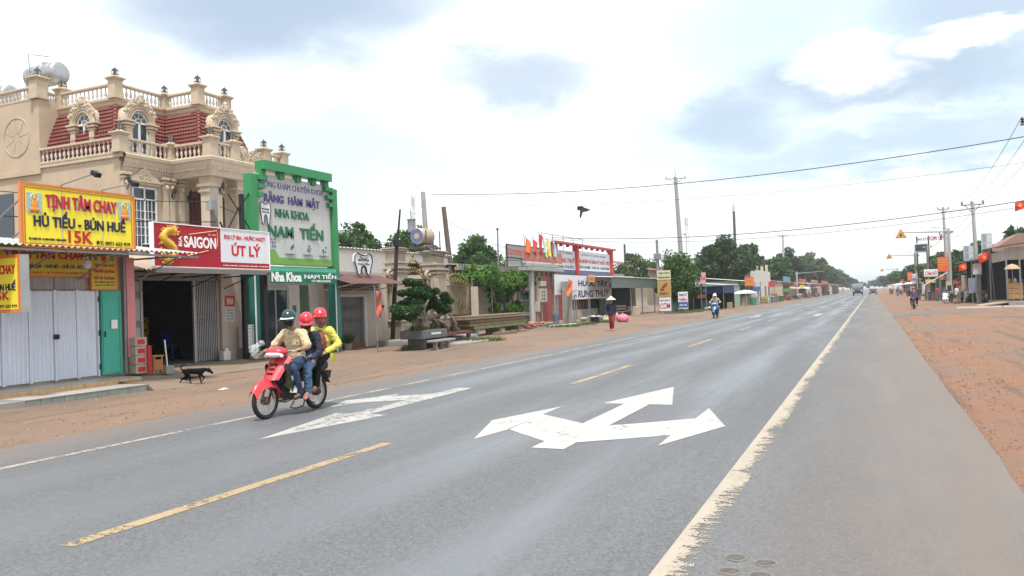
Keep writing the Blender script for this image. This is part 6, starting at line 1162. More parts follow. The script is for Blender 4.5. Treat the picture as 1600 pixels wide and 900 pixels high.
def person(name, label, J, shirt, trousers, shoe, sleeve='short', loc=(0, 0, 0), rz=0, scale=1.0, skin=SKIN, extras=None, vox=.014, bare_feet=False, grip=.8, group=None, fat=1.0):
    t = thing(name, label, 'person', (0, 0, 0), group); J = {k: V3(v) for k, v in J.items()}
    lat = (J['shL']-J['shR']).normalized(); spine = (J['chest']-J['pelvis']).normalized(); fwd = lat.cross(spine); TB = basis_m(lat, spine)   # x lateral, z up the spine
    up = (J['head']-J['neck']).normalized(); HB = basis_m(Vector((0, 1, 0)) if 'look' not in J else Vector((0, 0, 1)).cross(J['look']), up); look = HB @ Vector((0, -1, 0)); look = J.get('look', Vector((1, 0, 0))).normalized()
    def torso(b, g=0):
        for f, w_, d_ in ((0, .165, .125), (.25, .155, .115), (.5, .155, .112), (.8, .18, .12), (1.05, .175, .11)):
            c = J['pelvis'].lerp(J['chest'], f); b.ell(c, ((w_+g)*fat, (d_+g)*fat, .11+g), 12, TB)
        limb(b, [J['shR'], J['chest']+spine*.06, J['shL']], [.062+g, .085+g, .062+g])
    def arms(b, g=0, upto='wr'):
        for s_ in 'LR':
            e = J['el'+s_]; s0 = J['sh'+s_]; w = J['wr'+s_]
            if upto == 'short': limb(b, [s0, s0.lerp(e, .5), s0.lerp(e, .82)], [.062+g, .056+g, .058+g])
            else: limb(b, [s0, s0.lerp(e, .5), e, e.lerp(w, .5), w if upto == 'wr' else e.lerp(w, .97)], [.058+g, .05+g, .041+g, .038+g, .027+g])
    def legs(b, g=0, end=1.0):
        for s_ in 'LR':
            h, k, a = J['hip'+s_], J['kn'+s_], J['an'+s_]; limb(b, [h, h.lerp(k, .5), k, k.lerp(a, .35), k.lerp(a, end)], [.088+g, .075+g, .056+g, .057+g, (.04 if end == 1 else .046)+g])
    bd = MB(); torso(bd); arms(bd); legs(bd); limb(bd, [J['chest']+spine*.08, J['neck'], J['head']-up*.07], [.06, .052, .055])
    bd.ell(J['head'], (.078, .096, .118), 14, HB).ell(J['head']-up*.06+look*.025, (.058, .062, .06), 10, HB).tube([J['head']+look*.085+up*.01, J['head']+look*.108-up*.03], [.011, .017], 6)
    for s_ in (-1, 1): bd.ell(J['head']+HB @ Vector((s_*.08, 0, -.01)), (.016, .022, .034), 6, HB)
    for s_ in 'LR':
        hand(bd, J['wr'+s_], J.get('hd'+s_, J['wr'+s_]-J['el'+s_]), -1 if s_ == 'L' else 1, grip); a, to = J['an'+s_], J['toe'+s_]; limb(bd, [a, a.lerp(to, .5), to], [.04, .038, .028])
    link('body', blobmesh(bd, 'body', skin, vox, 3), t)
    s2 = MB(); torso(s2, .017); arms(s2, .016, 'short' if sleeve == 'short' else 'long')
    if sleeve != 'jacket': s2.ell(J['pelvis']+spine*-.02, (.185*fat, .145*fat, .10), 12, TB)
    link('shirt', folds(blobmesh(s2, 'shirt', shirt, vox*1.15, 3), vox), t)
    p2 = MB(); legs(p2, .014, .93); p2.ell(J['pelvis'], (.182*fat, .142*fat, .12), 12, TB)
    for s_ in 'LR': p2.ell(J['hip'+s_], (.1, .1, .1), 8)
    link('trousers', folds(blobmesh(p2, 'trousers', trousers, vox*1.15, 3), vox), t)
    if shoe:
        for s_ in 'LR':
            b = MB(); a, to = J['an'+s_], J['toe'+s_]; dn_ = Vector((0, 0, -.028)); limb(b, [a+dn_-(to-a)*.18, a.lerp(to, .5)+dn_, to+dn_], [.036, .04, .034]); link('shoe', blobmesh(b, 'shoe', shoe, .012, 2), t)
    for s_ in (-1, 1): MB().ell(J['head']+look*.083+HB @ Vector((s_*.032, 0, .018)), (.012, .012, .009), 8).build('eye', EYE, t, True)
    MB().ell(J['head']+look*.088-up*.062, (.014, .022, .006), 8).build('mouth', mat('lips', (.25, .09, .07), .5), t, True)
    if extras: extras(t, J, HB, look, up, TB, spine, fwd)
    t.location = loc; t.rotation_euler = (0, 0, rz); t.scale = (scale,)*3; return t
def helmet(t, J, HB, look, up, shellm, brimm, visor=None, badge=None):
    b = MB(); c = J['head']+up*.035
    def sh(r_, th0): 
        def fn(u, v):
            a = 2*math.pi*u; th = th0*v; p = HB @ Vector((r_[0]*math.sin(th)*math.cos(a), r_[1]*math.sin(th)*math.sin(a), r_[2]*math.cos(th))); return tuple(c+p)
        return fn
    b.sheet(sh((.118, .138, .125), 1.68), 24, 9); hm = b.build('helmet', shellm, t, True)
    br = MB().sheet(lambda u, v: tuple(c + HB @ Vector((0, 0, -.01)) + (look*math.cos((u-.5)*2.2) + (HB @ Vector((1, 0, 0)))*math.sin((u-.5)*2.2))*(.125+.07*v*math.sin(math.pi*u)) + up*(.012-.02*v)), 12, 3); br.build('brim', brimm, hm, True)
    MB().tube([tuple(c+HB @ Vector((s_*.085, -.0, -.03*k-.02))+look*.02*k) for s_, k in ((1, 0), (.95, 2), (.6, 5), (0, 6), (-.6, 5), (-.95, 2), (-1, 0))], .007, 5).build('chin_strap', BLKP, hm)
    if badge: MB().ell(c+look*.118+up*.045, (.016, .034, .016), 8).build('badge', badge, hm, True)
    if visor: MB().sheet(lambda u, v: tuple(c + (look*math.cos((u-.5)*2.0) + (HB @ Vector((1, 0, 0)))*math.sin((u-.5)*2.0))*(.15+.05*v) + up*(-.03-.012*v)), 12, 3).build('sun_visor', visor, hm, True)
def mask(t, J, HB, look, up, m): MB().ell(J['head']+look*.036-up*.055, (.075, .078, .068), 14, HB).build('face_mask', m, t, True)

# ---- three people on the red motorbike
BX, BY = -8.62, 10.36
REDB = mat('faded_red_plastic', (.50, .035, .05), .32, .1, 5, spec=.5)
bike = motorbike('motorbike', 'red motorbike carrying three riders on the near lane', (BX, BY, 0), -math.pi/2, REDB); bike.scale = (.985, .985, .985)
JEAN = mat('blue_jeans', (.03, .055, .12), .85, .4, 7, 1.0, 9); JEANL = mat('light_jeans', (.08, .15, .25), .85, .4, 8, 1.0, 9); CREAMS = mat('cream_shirt', (.50, .40, .25), .8, .12, 6, .9, 9); NAVYJ = mat('navy_jacket', (.014, .017, .036), .7, .35, 8, 1.0, 8); BLKT = mat('black_trousers', (.008, .008, .011), .8, .3, 9, .8, 9, spec=.15); YELC = mat('yellow_cardigan', (.62, .55, .11), .9, .14, 8, 1.0, 10); SANDAL = mat('pink_sandal', (.55, .16, .2), .6); DSHOE = mat('dark_shoe', (.03, .035, .035), .6); FLOR = mat('floral_top', (.24, .07, .05), .8, .6, 14)
HGREEN = mat('teal_helmet', (.008, .045, .042), .25, .06, 3, spec=.5); HRED = mat('red_helmet', (.60, .03, .05), .25, .05, 3, spec=.6)
def drv(t, J, HB, look, up, TB, spine, fwd):
    helmet(t, J, HB, look, up, HGREEN, mat('pale_brim', (.55, .6, .6), .3), BLKP); mask(t, J, HB, look, up, mat('black_mask', (.012, .012, .013), .8, .2, 9))
    for s_ in (-1, 1): MB().sheet(lambda u, v: tuple(J['neck']+Vector((.055-.06*u+.03*v, s_*(.015+.075*u), -.055+.03*u-.045*v))), 5, 3).build('collar', CREAMS, t, True)
    MB().box(J['chest'].x+.128, J['chest'].x+.134, .05, .14, J['chest'].z-.1, J['chest'].z-.005).build('pocket', CREAMS, t)
person('person', 'driver in cream short-sleeved shirt, teal helmet and black mask', dict(head=(.02, .0, 1.555), neck=(-.045, 0, 1.40), chest=(-.10, 0, 1.23), pelvis=(-.13, 0, .87), shL=(-.08, .185, 1.31), shR=(-.08, -.185, 1.31), elL=(.02, .36, 1.08), elR=(.02, -.36, 1.08), wrL=(.17, .31, 1.055), wrR=(.17, -.31, 1.055), hdL=(1, .05, .05), hdR=(1, -.05, .05), hipL=(-.1, .1, .85), hipR=(-.1, -.1, .85), knL=(.23, .23, .76), knR=(.23, -.23, .76), anL=(.03, .19, .33), anR=(.03, -.19, .33), toeL=(.18, .2, .30), toeR=(.18, -.2, .30), look=(.95, .28, -.12)), CREAMS, JEAN, DSHOE, 'short', (BX, BY, 0), -math.pi/2, .985, extras=drv)
def mid(t, J, HB, look, up, TB, spine, fwd): helmet(t, J, HB, look, up, HRED, HRED, None, mat('badge_pale', (.7, .45, .45), .4)); mask(t, J, HB, look, up, BLKP)
person('person', 'middle passenger in navy jacket and red helmet, head bowed', dict(head=(-.37, .04, 1.50), neck=(-.41, .03, 1.35), chest=(-.44, .01, 1.17), pelvis=(-.46, 0, .88), shL=(-.42, .19, 1.25), shR=(-.42, -.17, 1.25), elL=(-.38, .29, 1.0), elR=(-.3, -.27, 1.0), wrL=(-.2, .27, .88), wrR=(-.12, -.23, 1.0), hdL=(.3, -.05, -1), hipL=(-.43, .11, .86), hipR=(-.43, -.11, .86), knL=(-.08, .26, .74), knR=(-.08, -.26, .74), anL=(-.12, .23, .33), anR=(-.12, -.22, .35), toeL=(.0, .26, .28), toeR=(0, -.24, .3), look=(.8, .55, -.5)), NAVYJ, JEANL, SANDAL, 'long', (BX, BY, 0), -math.pi/2, .985, extras=mid)
def wom(t, J, HB, look, up, TB, spine, fwd):
    helmet(t, J, HB, look, up, HRED, HRED, None, mat('badge_pale', (.7, .45, .45), .4)); mask(t, J, HB, look, up, mat('pink_mask', (.38, .12, .14), .8, .25, 12))
    MB().ell(J['pelvis'].lerp(J['chest'], .62)+Vector((.075, .04, 0)), (.1, .13, .23), 14).build('floral_top', FLOR, t, True)
    MB().sheet(lambda u, v: (-.86+.1*math.sin(u*3), .05+.2*u, .93-.12*v-.05*math.sin(u*8)*v), 8, 4).build('cardigan_hem', YELC, t, True)
person('person', 'rear passenger in yellow cardigan, red helmet and pink mask', dict(head=(-.70, .07, 1.565), neck=(-.74, .06, 1.41), chest=(-.75, .04, 1.23), pelvis=(-.74, .02, .93), shL=(-.75, .225, 1.32), shR=(-.72, -.15, 1.31), elL=(-.83, .35, 1.08), elR=(-.62, -.28, 1.07), wrL=(-.58, .26, .97), wrR=(-.42, -.22, 1.0), hipL=(-.7, .13, .91), hipR=(-.7, -.11, .91), knL=(-.38, .24, .78), knR=(-.38, -.24, .78), anL=(-.37, .19, .40), anR=(-.36, -.19, .40), toeL=(-.24, .22, .36), toeR=(-.24, -.21, .36), look=(.75, .65, -.08)), YELC, BLKT, mat('purple_sandal', (.2, .06, .1), .6), 'long', (BX, BY, 0), -math.pi/2, .985, extras=wom)
def local_mesh_thing(name, label, cat, mb, m, smooth=True):
    o = mb.build(name, m, None, smooth); o.location = (BX, BY, 0); o.rotation_euler = (0, 0, -math.pi/2); o.scale = (.985,)*3; return tag(o, label, cat)
rr = random.Random(2); b = MB().ell((.12, .1, .56), (.13, .13, .16), 14); b.v = [(x+rr.uniform(-.02, .02), y+rr.uniform(-.02, .02), z+rr.uniform(-.02, .02)) for x, y, z in b.v]; b.tube([(.14, .1, .7), (.2, .1, .86), (.25, .05, .98)], [.04, .015, .01], 6)
local_mesh_thing('carrier_bag', 'bulging olive green carrier bag hung behind the leg shield', 'bag', b, mat('olive_bag', (.16, .18, .06), .4, .35, 9, .3, 15))
b = MB().sheet(lambda u, v: (.29-.03*u+.02*math.sin(v*5), .17+.03*math.sin(u*4), .66-.26*u-.04*v*u+.0*v) if False else (.30-.13*v-.03*math.sin(u*3), .215+.02*math.sin(u*5+v*3), .68-.3*u-.02*v), 6, 6)
local_mesh_thing('paper_bag', 'pale folded paper bag beside the olive carrier bag', 'bag', b, mat('pale_paper', (.46, .45, .44), .8, .15, 8))
b = MB().ell((.52, -.3, 1.1), (.07, .065, .1), 12); b.v = [(x+rr.uniform(-.035, .035)-.3*(z-1.1)-.12*(z > 1.15), y+rr.uniform(-.035, .035), z+rr.uniform(-.035, .035)) for x, y, z in b.v]; b.tube([(.5, -.3, .98), (.38, -.32, 1.0), (.24, -.33, 1.04)], [.05, .02, .012], 6)
local_mesh_thing('clear_bag', 'crumpled clear plastic bag flying from the right handlebar', 'bag', b, mat('clear_plastic', (.62, .62, .63), .25, .15, 8, .5, 14, alpha=.3), 60)

# ---- dog
def dog():
    t = thing('dog', 'thin black dog walking past the drinks shop', 'dog', (0, 0, 0)); b = MB(); DOGM = mat('black_fur', (.005, .0045, .005), .8, .3, 20, spec=.12)
    limb(b, [(-.32, 0, .49), (-.16, 0, .49), (0, 0, .475), (.14, 0, .46), (.27, 0, .465), (.36, 0, .50)], [.085, .1, .105, .12, .11, .08], 12)
    limb(b, [(.3, 0, .50), (.42, 0, .51), (.50, 0, .49)], [.085, .07, .06]); b.ell((.54, 0, .465), (.085, .07, .075), 10); b.tube([(.57, 0, .45), (.64, 0, .38), (.67, 0, .345)], [.055, .042, .03], 8)
    limb(b, [(-.33, 0, .52), (-.42, 0, .58), (-.43, 0, .67), (-.36, 0, .73), (-.27, 0, .735)], [.034, .028, .026, .022, .014], 7)
    for y, pts in ((.06, [(-.26, .42), (-.24, .29), (-.40, .20), (-.47, .08), (-.45, .02)]), (-.06, [(-.24, .42), (-.14, .28), (-.13, .19), (-.10, .06), (-.06, .02)])): limb(b, [(x, y, z) for x, z in pts], [.085, .055, .028, .02, .022], 8)
    for y, pts in ((.06, [(.22, .42), (.20, .28), (.23, .16), (.24, .04), (.27, .02)]), (-.06, [(.24, .42), (.30, .28), (.38, .24), (.30, .12), (.26, .06)])): limb(b, [(x, y, z) for x, z in pts], [.06, .038, .024, .019, .021], 8)
    link('body', blobmesh(b, 'body', DOGM, .012, 3), t)
    for s_ in (-1, 1): MB().prism([(.50, .53), (.56, .52), (.545, .60)], s_*.045-.01, s_*.045+.01, 'XZ').build('ear', DOGM, t)
    t.location = (-13.95, 13.45, .075); t.rotation_euler = (0, 0, R(45)); t.scale = (.61,)*3
dog()
# ---- walking woman in a conical hat
def conic(t, J, HB, look, up, TB, spine, fwd):
    MB().lathe([(.25, 0), (.245, .012), (.12, .1), (.004, .2)], tuple(J['head']+up*.05), 24).build('conical_hat', mat('palm_leaf_hat', (.62, .55, .44), .7, .08, 9), t, 40); MB().ell(J['head']-up*.02-look*.02, (.088, .092, .11), 10).build('hair', HAIR, t, True)
def standing(**k):
    J = dict(head=(.02, 0, 1.50), neck=(0, 0, 1.36), chest=(0, 0, 1.2), pelvis=(0, 0, .86), shL=(0, .17, 1.28), shR=(0, -.17, 1.28), elL=(-.02, .23, 1.02), elR=(-.02, -.23, 1.02), wrL=(.06, .24, .8), wrR=(.06, -.24, .8), hipL=(0, .08, .82), hipR=(0, -.08, .82), knL=(.03, .08, .45), knR=(.03, -.08, .45), anL=(0, .08, .075), anR=(0, -.08, .075), toeL=(.14, .09, .05), toeR=(.14, -.09, .05), look=(1, 0, -.1)); J.update(k); return J
person('person', 'woman in conical hat, navy jacket and red trousers walking on the verge', standing(knL=(.16, .06, .47), anL=(.1, .06, .12), toeL=(.22, .07, .06), anR=(-.12, -.06, .09), knR=(0, -.07, .45), toeR=(.02, -.07, .05), elL=(-.06, .24, 1.03), wrL=(.12, .26, .92), elR=(-.08, -.24, 1.02)), NAVYJ, mat('dark_red_trousers', (.22, .02, .025), .85, .15, 8), SANDAL, 'long', (-11.62, 37.6, .05), R(-75), .98, extras=conic, vox=.018)
t = thing('shopping_bag', 'small white bag held by the woman in the conical hat', 'bag', (0, 0, 0)); MB().ell((.2, .27, .78), (.07, .05, .1), 10).build('pouch', PLASTW, t, True); MB().tube([(.2, .27, .86), (.2, .27, .93)], .012, 5).build('handle', PLASTW, t); t.location = (-11.62, 37.6, .05); t.rotation_euler = (0, 0, R(-75)); t.scale = (.98,)*3
# ---- oncoming rider on a blue motorbike
BLUB = mat('blue_bike_plastic', (.04, .13, .33), .3, .1, 4, spec=.5); BEI = mat('beige_shirt', (.38, .29, .2), .8, .1, 6); GREYT = mat('grey_trousers', (.13, .13, .16), .85, .15, 6); WHS = mat('white_shirt', (.60, .60, .62), .8, .06, 5); KHA = mat('khaki_trousers', (.2, .16, .115), .85, .12, 6)
motorbike('motorbike', 'blue and white motorbike coming along the left shoulder', (-9.9, 56.2, 0), -math.pi/2, BLUB, None, False)
RID = dict(head=(.02, 0, 1.555), neck=(-.045, 0, 1.40), chest=(-.10, 0, 1.23), pelvis=(-.13, 0, .87), shL=(-.08, .185, 1.31), shR=(-.08, -.185, 1.31), elL=(.02, .36, 1.08), elR=(.02, -.36, 1.08), wrL=(.17, .31, 1.055), wrR=(.17, -.31, 1.055), hdL=(1, .05, .05), hdR=(1, -.05, .05), hipL=(-.1, .1, .85), hipR=(-.1, -.1, .85), knL=(.23, .23, .76), knR=(.23, -.23, .76), anL=(.03, .19, .33), anR=(.03, -.19, .33), toeL=(.18, .2, .30), toeR=(.18, -.2, .30), look=(1, 0, -.05))
person('person', 'rider in beige shirt and white helmet on the blue motorbike', RID, BEI, GREYT, DSHOE, 'long', (-9.9, 56.2, 0), -math.pi/2, extras=lambda t, J, HB, look, up, TB, s_, f: helmet(t, J, HB, look, up, WHT, WHT), vox=.02)
# ---- rider going away on the right
motorbike('motorbike', 'dark motorbike riding away along the right shoulder', (2.95, 69.3, -.03), math.pi/2-.1, mat('dark_red_plastic', (.12, .03, .04), .35), None, False)
person('person', 'rider in purple jacket and red helmet seen from behind', RID, mat('purple_jacket', (.09, .05, .12), .8, .3, 8), BLKT, DSHOE, 'long', (2.95, 69.3, -.03), math.pi/2-.1, extras=lambda t, J, HB, look, up, TB, s_, f: helmet(t, J, HB, look, up, HRED, HRED), vox=.02)
# ---- people and parked motorbikes by the right-hand stalls
def cap(t, J, HB, look, up, TB, s_, f): MB().ell(J['head']+up*.05, (.1, .115, .08), 12, HB).build('hair', HAIR, t, True)
person('person', 'man in white shirt and khaki trousers walking to the parked motorbikes', standing(knL=(.2, .08, .46), anL=(.16, .08, .09), toeL=(.3, .08, .05), knR=(-.02, -.08, .45), anR=(-.22, -.08, .12), toeR=(-.1, -.08, .05), wrL=(.18, .24, .85), head=(.05, 0, 1.58), neck=(.02, 0, 1.43), look=(1, 0, -.2)), WHS, KHA, DSHOE, 'short', (6.95, 82.0, 0), R(20), 1.04, extras=cap, vox=.02, fat=1.12)
person('person', 'person in white crouching left of the man in khaki trousers', standing(head=(.22, 0, .98), neck=(.16, 0, .84), chest=(.1, 0, .7), pelvis=(-.1, 0, .34), shL=(.12, .17, .76), shR=(.12, -.17, .76), elL=(.3, .2, .6), elR=(.3, -.2, .6), wrL=(.45, .14, .5), wrR=(.45, -.14, .5), hipL=(-.08, .09, .32), hipR=(-.08, -.09, .32), knL=(.28, .14, .45), knR=(.28, -.14, .45), anL=(.08, .1, .08), anR=(.08, -.1, .08), toeL=(.22, .11, .05), toeR=(.22, -.11, .05)), WHS, WHS, DSHOE, 'short', (6.2, 84.5, 0), R(70), 1.15, extras=cap, vox=.02, fat=1.15)
for i, (x, y, a, lab, c) in enumerate(((8.3, 86.5, -1.9, 'white and black parked motorbike behind the man in the white shirt', (.3, .3, .31)), (9.3, 88.0, -1.9, 'black parked motorbike nearest the dark stall', (.03, .03, .035)), (8.0, 89.5, -1.7, 'grey parked motorbike half hidden behind the white and black one', (.14, .14, .15)))):
    motorbike('motorbike', lab, (x, y, 0), a, mat('park_plastic_%d' % i, c, .3), 'motorbikes parked by the right-hand stalls', False)
# ================================================================ far left side
def sign_y(name, label, x0, x1, z0, z1, y, pm, lines, posts=True, group=None, cat='sign'):
    """board facing the oncoming viewer (-Y); lines: (text, z0, z1, material, bold)"""
    t = thing(name, label, cat, ((x0+x1)/2, y, 0), group); MB().box(x0, x1, y, y+.08, z0, z1).build('panel', pm, t); w_ = x1-x0
    for (tx, a, b_, m, bo) in lines: letter(t, tx, x0+.08*w_, x1-.08*w_, a, b_, y, m, 'Y', bo, .02)
    if posts:
        for x in (x0+.08*w_, x1-.08*w_): MB().cyl((x, y+.12, 0), (x, y+.12, z1-.05), .04, None, 6).build('post', STEELG, t)
    return t
YB = mat('cream_board', (.55, .50, .33), .6, .12, 2, streak=.3); OB = mat('ochre_board', (.40, .26, .09), .6, .2, 2, streak=.2); ORB = mat('orange_red_board', (.62, .12, .04), .55, .08, 2)
t = sign_y('tower_sign', 'tall sign tower with cream board above an ochre shoe board', -17.2, -16.0, 3.05, 3.88, 69.5, YB, [('TIỆM TÓC', 3.55, 3.75, GRT, .02), ('HOÀNG OANH', 3.2, 3.38, BLACKT, .01)])
MB().box(-17.2, -16.0, 69.5, 69.58, 1.55, 3.0).build('shoe_board', OB, t); b = MB().ell((-16.55, 69.47, 2.55), (.35, .02, .12), 12, Matrix.Rotation(-.7, 3, 'Y')).ell((-16.75, 69.47, 2.25), (.2, .02, .1), 10); b.build('shoe_print', mat('brown_red', (.25, .06, .04), .6), t, True); letter(t, 'NHÀ 3', -17.0, -16.3, 1.75, 2.0, 69.5, BLACKT, 'Y', .02, .02)
sign_y('rice_sign', 'white board with red rice shop letters by the dirt verge', -16.75, -15.75, .35, 1.5, 68.2, WHITEV, [('CƠM', .55, 1.1, REDT, .008), ('QUÁN', 1.2, 1.35, NAVY, .01)]); sign_y('blue_sign', 'white, red and blue striped signboard behind the rice board', -15.6, -14.75, .45, 1.95, 70.4, WHITEV, [('Thanh 27', 1.6, 1.8, BLACKT, .01), ('TIẾN', 1.15, 1.45, REDT, .03)])
t = [o for o in COL.objects if o.name.startswith('blue_sign')][0]; MB().box(-15.6, -14.75, 70.385, 70.398, .55, 1.05).build('blue_band', mat('sign_blue', (.03, .10, .32), .5), t); letter(t, '0987 345', -15.5, -14.85, .7, .85, 70.385, WHT, 'Y', .01, .02)
tree('mango_tree', 'bright green round tree beside the rice signboards', (-16.6, 76.3, 0), 5.3, 4.6, .9, leafmat('leaf_mango', (.06, .125, .03)), 9000, .17, 11, clumps=34, crm=.42); tree('broad_tree', 'big dark spreading tree standing over the blue kiosk', (-20, 122, 0), 10.6, 9.2, 2.6, L_DARK, 13000, .28, 12, trunk_r=.3, clumps=62, crm=.27, shape=.85)
t = wall_box('grey_wall', 'weathered grey green wall behind the roadside tree', 'wall', [(-17.5, -17.2, 74, 92, 0, 2.3)], mat('mossy_wall', (.19, .21, .18), .9, .25, 1.5, streak=.5), (-17.3, 83, 0))
kx = thing('kiosk', 'small drinks kiosk with dark blue banners and tin roof', 'kiosk', (-15, 85, 0)); BLUD = mat('dark_blue_board', (.02, .03, .16), .55, .15, 3)
MB().box(-17.1, -16.9, 82, 89, 0, 2.5).box(-16.9, -13.6, 88.8, 89, 0, 2.5).build('wall', mat('shade_toned_shop_wall', (.06, .065, .065)), kx); b = MB(); corr(b, 80.8, 89.6, (-13.2, 2.55), (-17.2, 2.9), .3, .03); b.build('tin_roof', mat('pale_tin', (.5, .5, .49)), kx); MB().box(-16.6, -13.6, 81.9, 82.0, 1.7, 2.45).build('front_banner', BLUD, kx); letter(kx, 'NƯỚC MÍA', -16.4, -15.2, 1.9, 2.25, 81.9, mat('pale_print', (.4, .4, .5)), 'Y', .02, .02); MB().box(-13.62, -13.55, 82.1, 88.7, 1.7, 2.45).build('side_banner', BLUD, kx)
for x in (-16.6, -13.6): MB().cyl((x, 82, 0), (x, 82, 2.6), .05, None, 6).build('post', STEELG, kx)
MB().box(-15.9, -14.9, 82.2, 82.8, 0, 1.0).build('glass_case', mat('teal_case', (.06, .16, .18), .3), kx); MB().box(-14.7, -14.35, 82.1, 82.6, 0, 1.6).build('white_cooler', WHITEV, kx); MB().rbox(-13.5, -13.2, 83.2, 85, 0, .75, .02).build('display_shelf', TAN, kx); MB().box(-16.2, -15.4, 81.85, 81.88, 1.25, 1.65).build('red_print', mat('faded_red_banner', (.50, .15, .12)), kx)
sign_y('pink_sign', 'narrow upright pink sign above the kiosk roof', -15.6, -15.05, 2.7, 3.85, 80.6, mat('pink_board', (.62, .33, .35), .6, .1, 3), [('CÀ PHÊ', 3.1, 3.4, REDT, .01)])
t = sign_y('orange_sign', 'orange signboard with yellow lines on a post by the far parasol', -14.0, -12.95, 2.45, 3.55, 100, ORB, [(s_, 2.62+.26*i, 2.76+.26*i, mat('sign_yellow', (.75, .55, .06), .5), .01) for i, s_ in enumerate(('BÌNH PHƯỚC', 'HUYỆN CHƠN THÀNH', 'CHÀO MỪNG'))])
def parasol(label, x, y, h, r_, m, group='parasols along the road'):
    t = thing('parasol', label, 'parasol', (x, y, 0), group); MB().cyl((x, y, 0), (x, y, h), .03, None, 6).build('pole', STEELG, t); MB().lathe([(r_, h-.42), (r_*.98, h-.38), (r_*.6, h-.12), (.03, h)], (x, y, 0), 10, caps=False).build('canopy', m, t); MB().lathe([(.25, 0), (.22, .1), (.06, .14)], (x, y, 0), 10).build('base', CONC, t)
PW = mat('white_canvas', (.62, .61, .6), .7, .08, 2); PT = mat('tan_canvas', (.40, .28, .18), .7, .15, 2); PR_ = mat('red_canvas', (.42, .09, .07), .7, .15, 2)
parasol('white parasol beside the orange signboard', -13.6, 97, 2.0, 1.35, PW); parasol('tan parasol further along the left verge', -13.6, 155, 2.5, 1.5, PT); parasol('white parasol far along the left verge', -12.9, 175, 2.5, 1.4, PW); parasol('red parasol far along the left verge', -12.4, 205, 2.6, 1.5, PR_)
def simple_shop(label, x0, x1, y0, y1, h, wm, rm, dark=True, group=None, name='roadside_shop', awn=1.2, sgn=None, side=1):
    """low shop whose open front faces the road (side=1: front at x1 on the left of the road; side=-1: front at x0)"""
    t = thing(name, label, 'shop', ((x0+x1)/2, (y0+y1)/2, 0), group); fx = x1 if side == 1 else x0; bx_ = x0 if side == 1 else x1; s_ = side
    MB().box(min(bx_, bx_+s_*.15), max(bx_, bx_+s_*.15), y0, y1, 0, h).box(min(bx_, fx), max(bx_, fx), y0, y0+.15, 0, h).box(min(bx_, fx), max(bx_, fx), y1-.15, y1, 0, h).build('wall', wm, t); MB().box(min(fx, fx-s_*.1), max(fx, fx-s_*.1), y0, y1, h-.55, h).build('fascia', wm, t)
    b = MB(); corr(b, y0-.3, y1+.3, (fx+s_*awn, h-.1), (bx_, h+.55), .35, .035); b.build('tin_roof', rm, t)
    for y in (y0+.3, (y0+y1)/2, y1-.3): MB().cyl((fx+s_*(awn-.1), y, 0), (fx+s_*(awn-.1), y, h-.1), .05, None, 6).build('post', STEELG, t)
    rr = random.Random(int(y0)); ms_ = [mat('goods_%d' % i, c, .6, .2, 3) for i, c in enumerate(((.3, .22, .15), (.12, .16, .2), (.35, .1, .08), (.4, .38, .34), (.08, .2, .12)))]
    for k in range(6): y = rr.uniform(y0+.5, y1-1.2); x = fx-s_*rr.uniform(-.6, 1.0); hh = rr.uniform(.5, 1.3); MB().rbox(x-.35, x+.35, y, y+rr.uniform(.5, 1.1), 0, hh, .03).build('goods', rr.choice(ms_), t)
    if sgn: MB().box(min(fx, fx+s_*.12), max(fx, fx+s_*.12), y0+.4, y1-.4, h+.15, h+1.0).build('sign_panel', sgn, t)
    return t
TINP = mat('pale_tin', (.5, .5, .49)); TIND = mat('dark_tin', (.16, .145, .13)); TINR = mat('rusty_tin', (.36, .28, .22))
simple_shop('pale green shop front beyond the white parasol', -20, -15.2, 104, 116, 3.2, mat('pale_green_wall', (.22, .32, .26), .8, .12, 1, streak=.3), TINP)
t = thing('grey_building', 'pale two-storey building with stepped parapets behind the parasols', 'building', (-21, 140, 0)); MB().box(-27, -16.5, 124, 150, 0, 5.2).build('lower_wall', PLASTW, t); MB().box(-27, -18, 130, 138, 5.2, 7.6).build('upper_wall', mat('grey_render', (.36, .35, .34), .85, .15, 1, streak=.4), t)
for y in (126, 131, 141, 146): MB().box(-16.5, -16.42, y, y+1.8, 1.0, 2.6).build('window', GLASS, t)
for x in (-24, -21, -18.5): MB().box(x, x+1.2, 123.92, 124.0, 2.8, 4.2).build('window', GLASS, t)
for i, y in enumerate((125, 134, 140.5, 147)): MB().box(-16.9, -16.6, y-.8, y+.8, 5.2, 6.0+.4*(i % 2)).build('parapet_step', PLAST, t)
simple_shop('tan fronted shop with stacked crates in the far left row', -19, -14.6, 152, 166, 3.4, PLAST, TINR, sgn=mat('blue_sign_far', (.12, .22, .38), .6)); simple_shop('red signed shop in the far left row', -18, -13.8, 176, 196, 3.2, mat('brown_wall_far', (.2, .13, .1), .85, .2, 1), TIND, sgn=mat('red_sign_far', (.45, .07, .06), .6)); simple_shop('grey roofed shop in the far left row', -17.5, -13.2, 204, 228, 3.2, PLASTW, TINP, sgn=mat('orange_sign_far', (.5, .2, .08), .6)); simple_shop('pink roofed shop at the far end of the left row', -17, -12.8, 240, 275, 3.3, mat('pinkish_wall_far', (.4, .28, .25), .85, .2, 1), mat('pink_tin', (.4, .22, .2), .6), sgn=mat('red_sign_far', (.45, .07, .06))); simple_shop('last white shop before the left trees meet the road', -17, -12.6, 300, 360, 3.5, PLASTW, TINP)
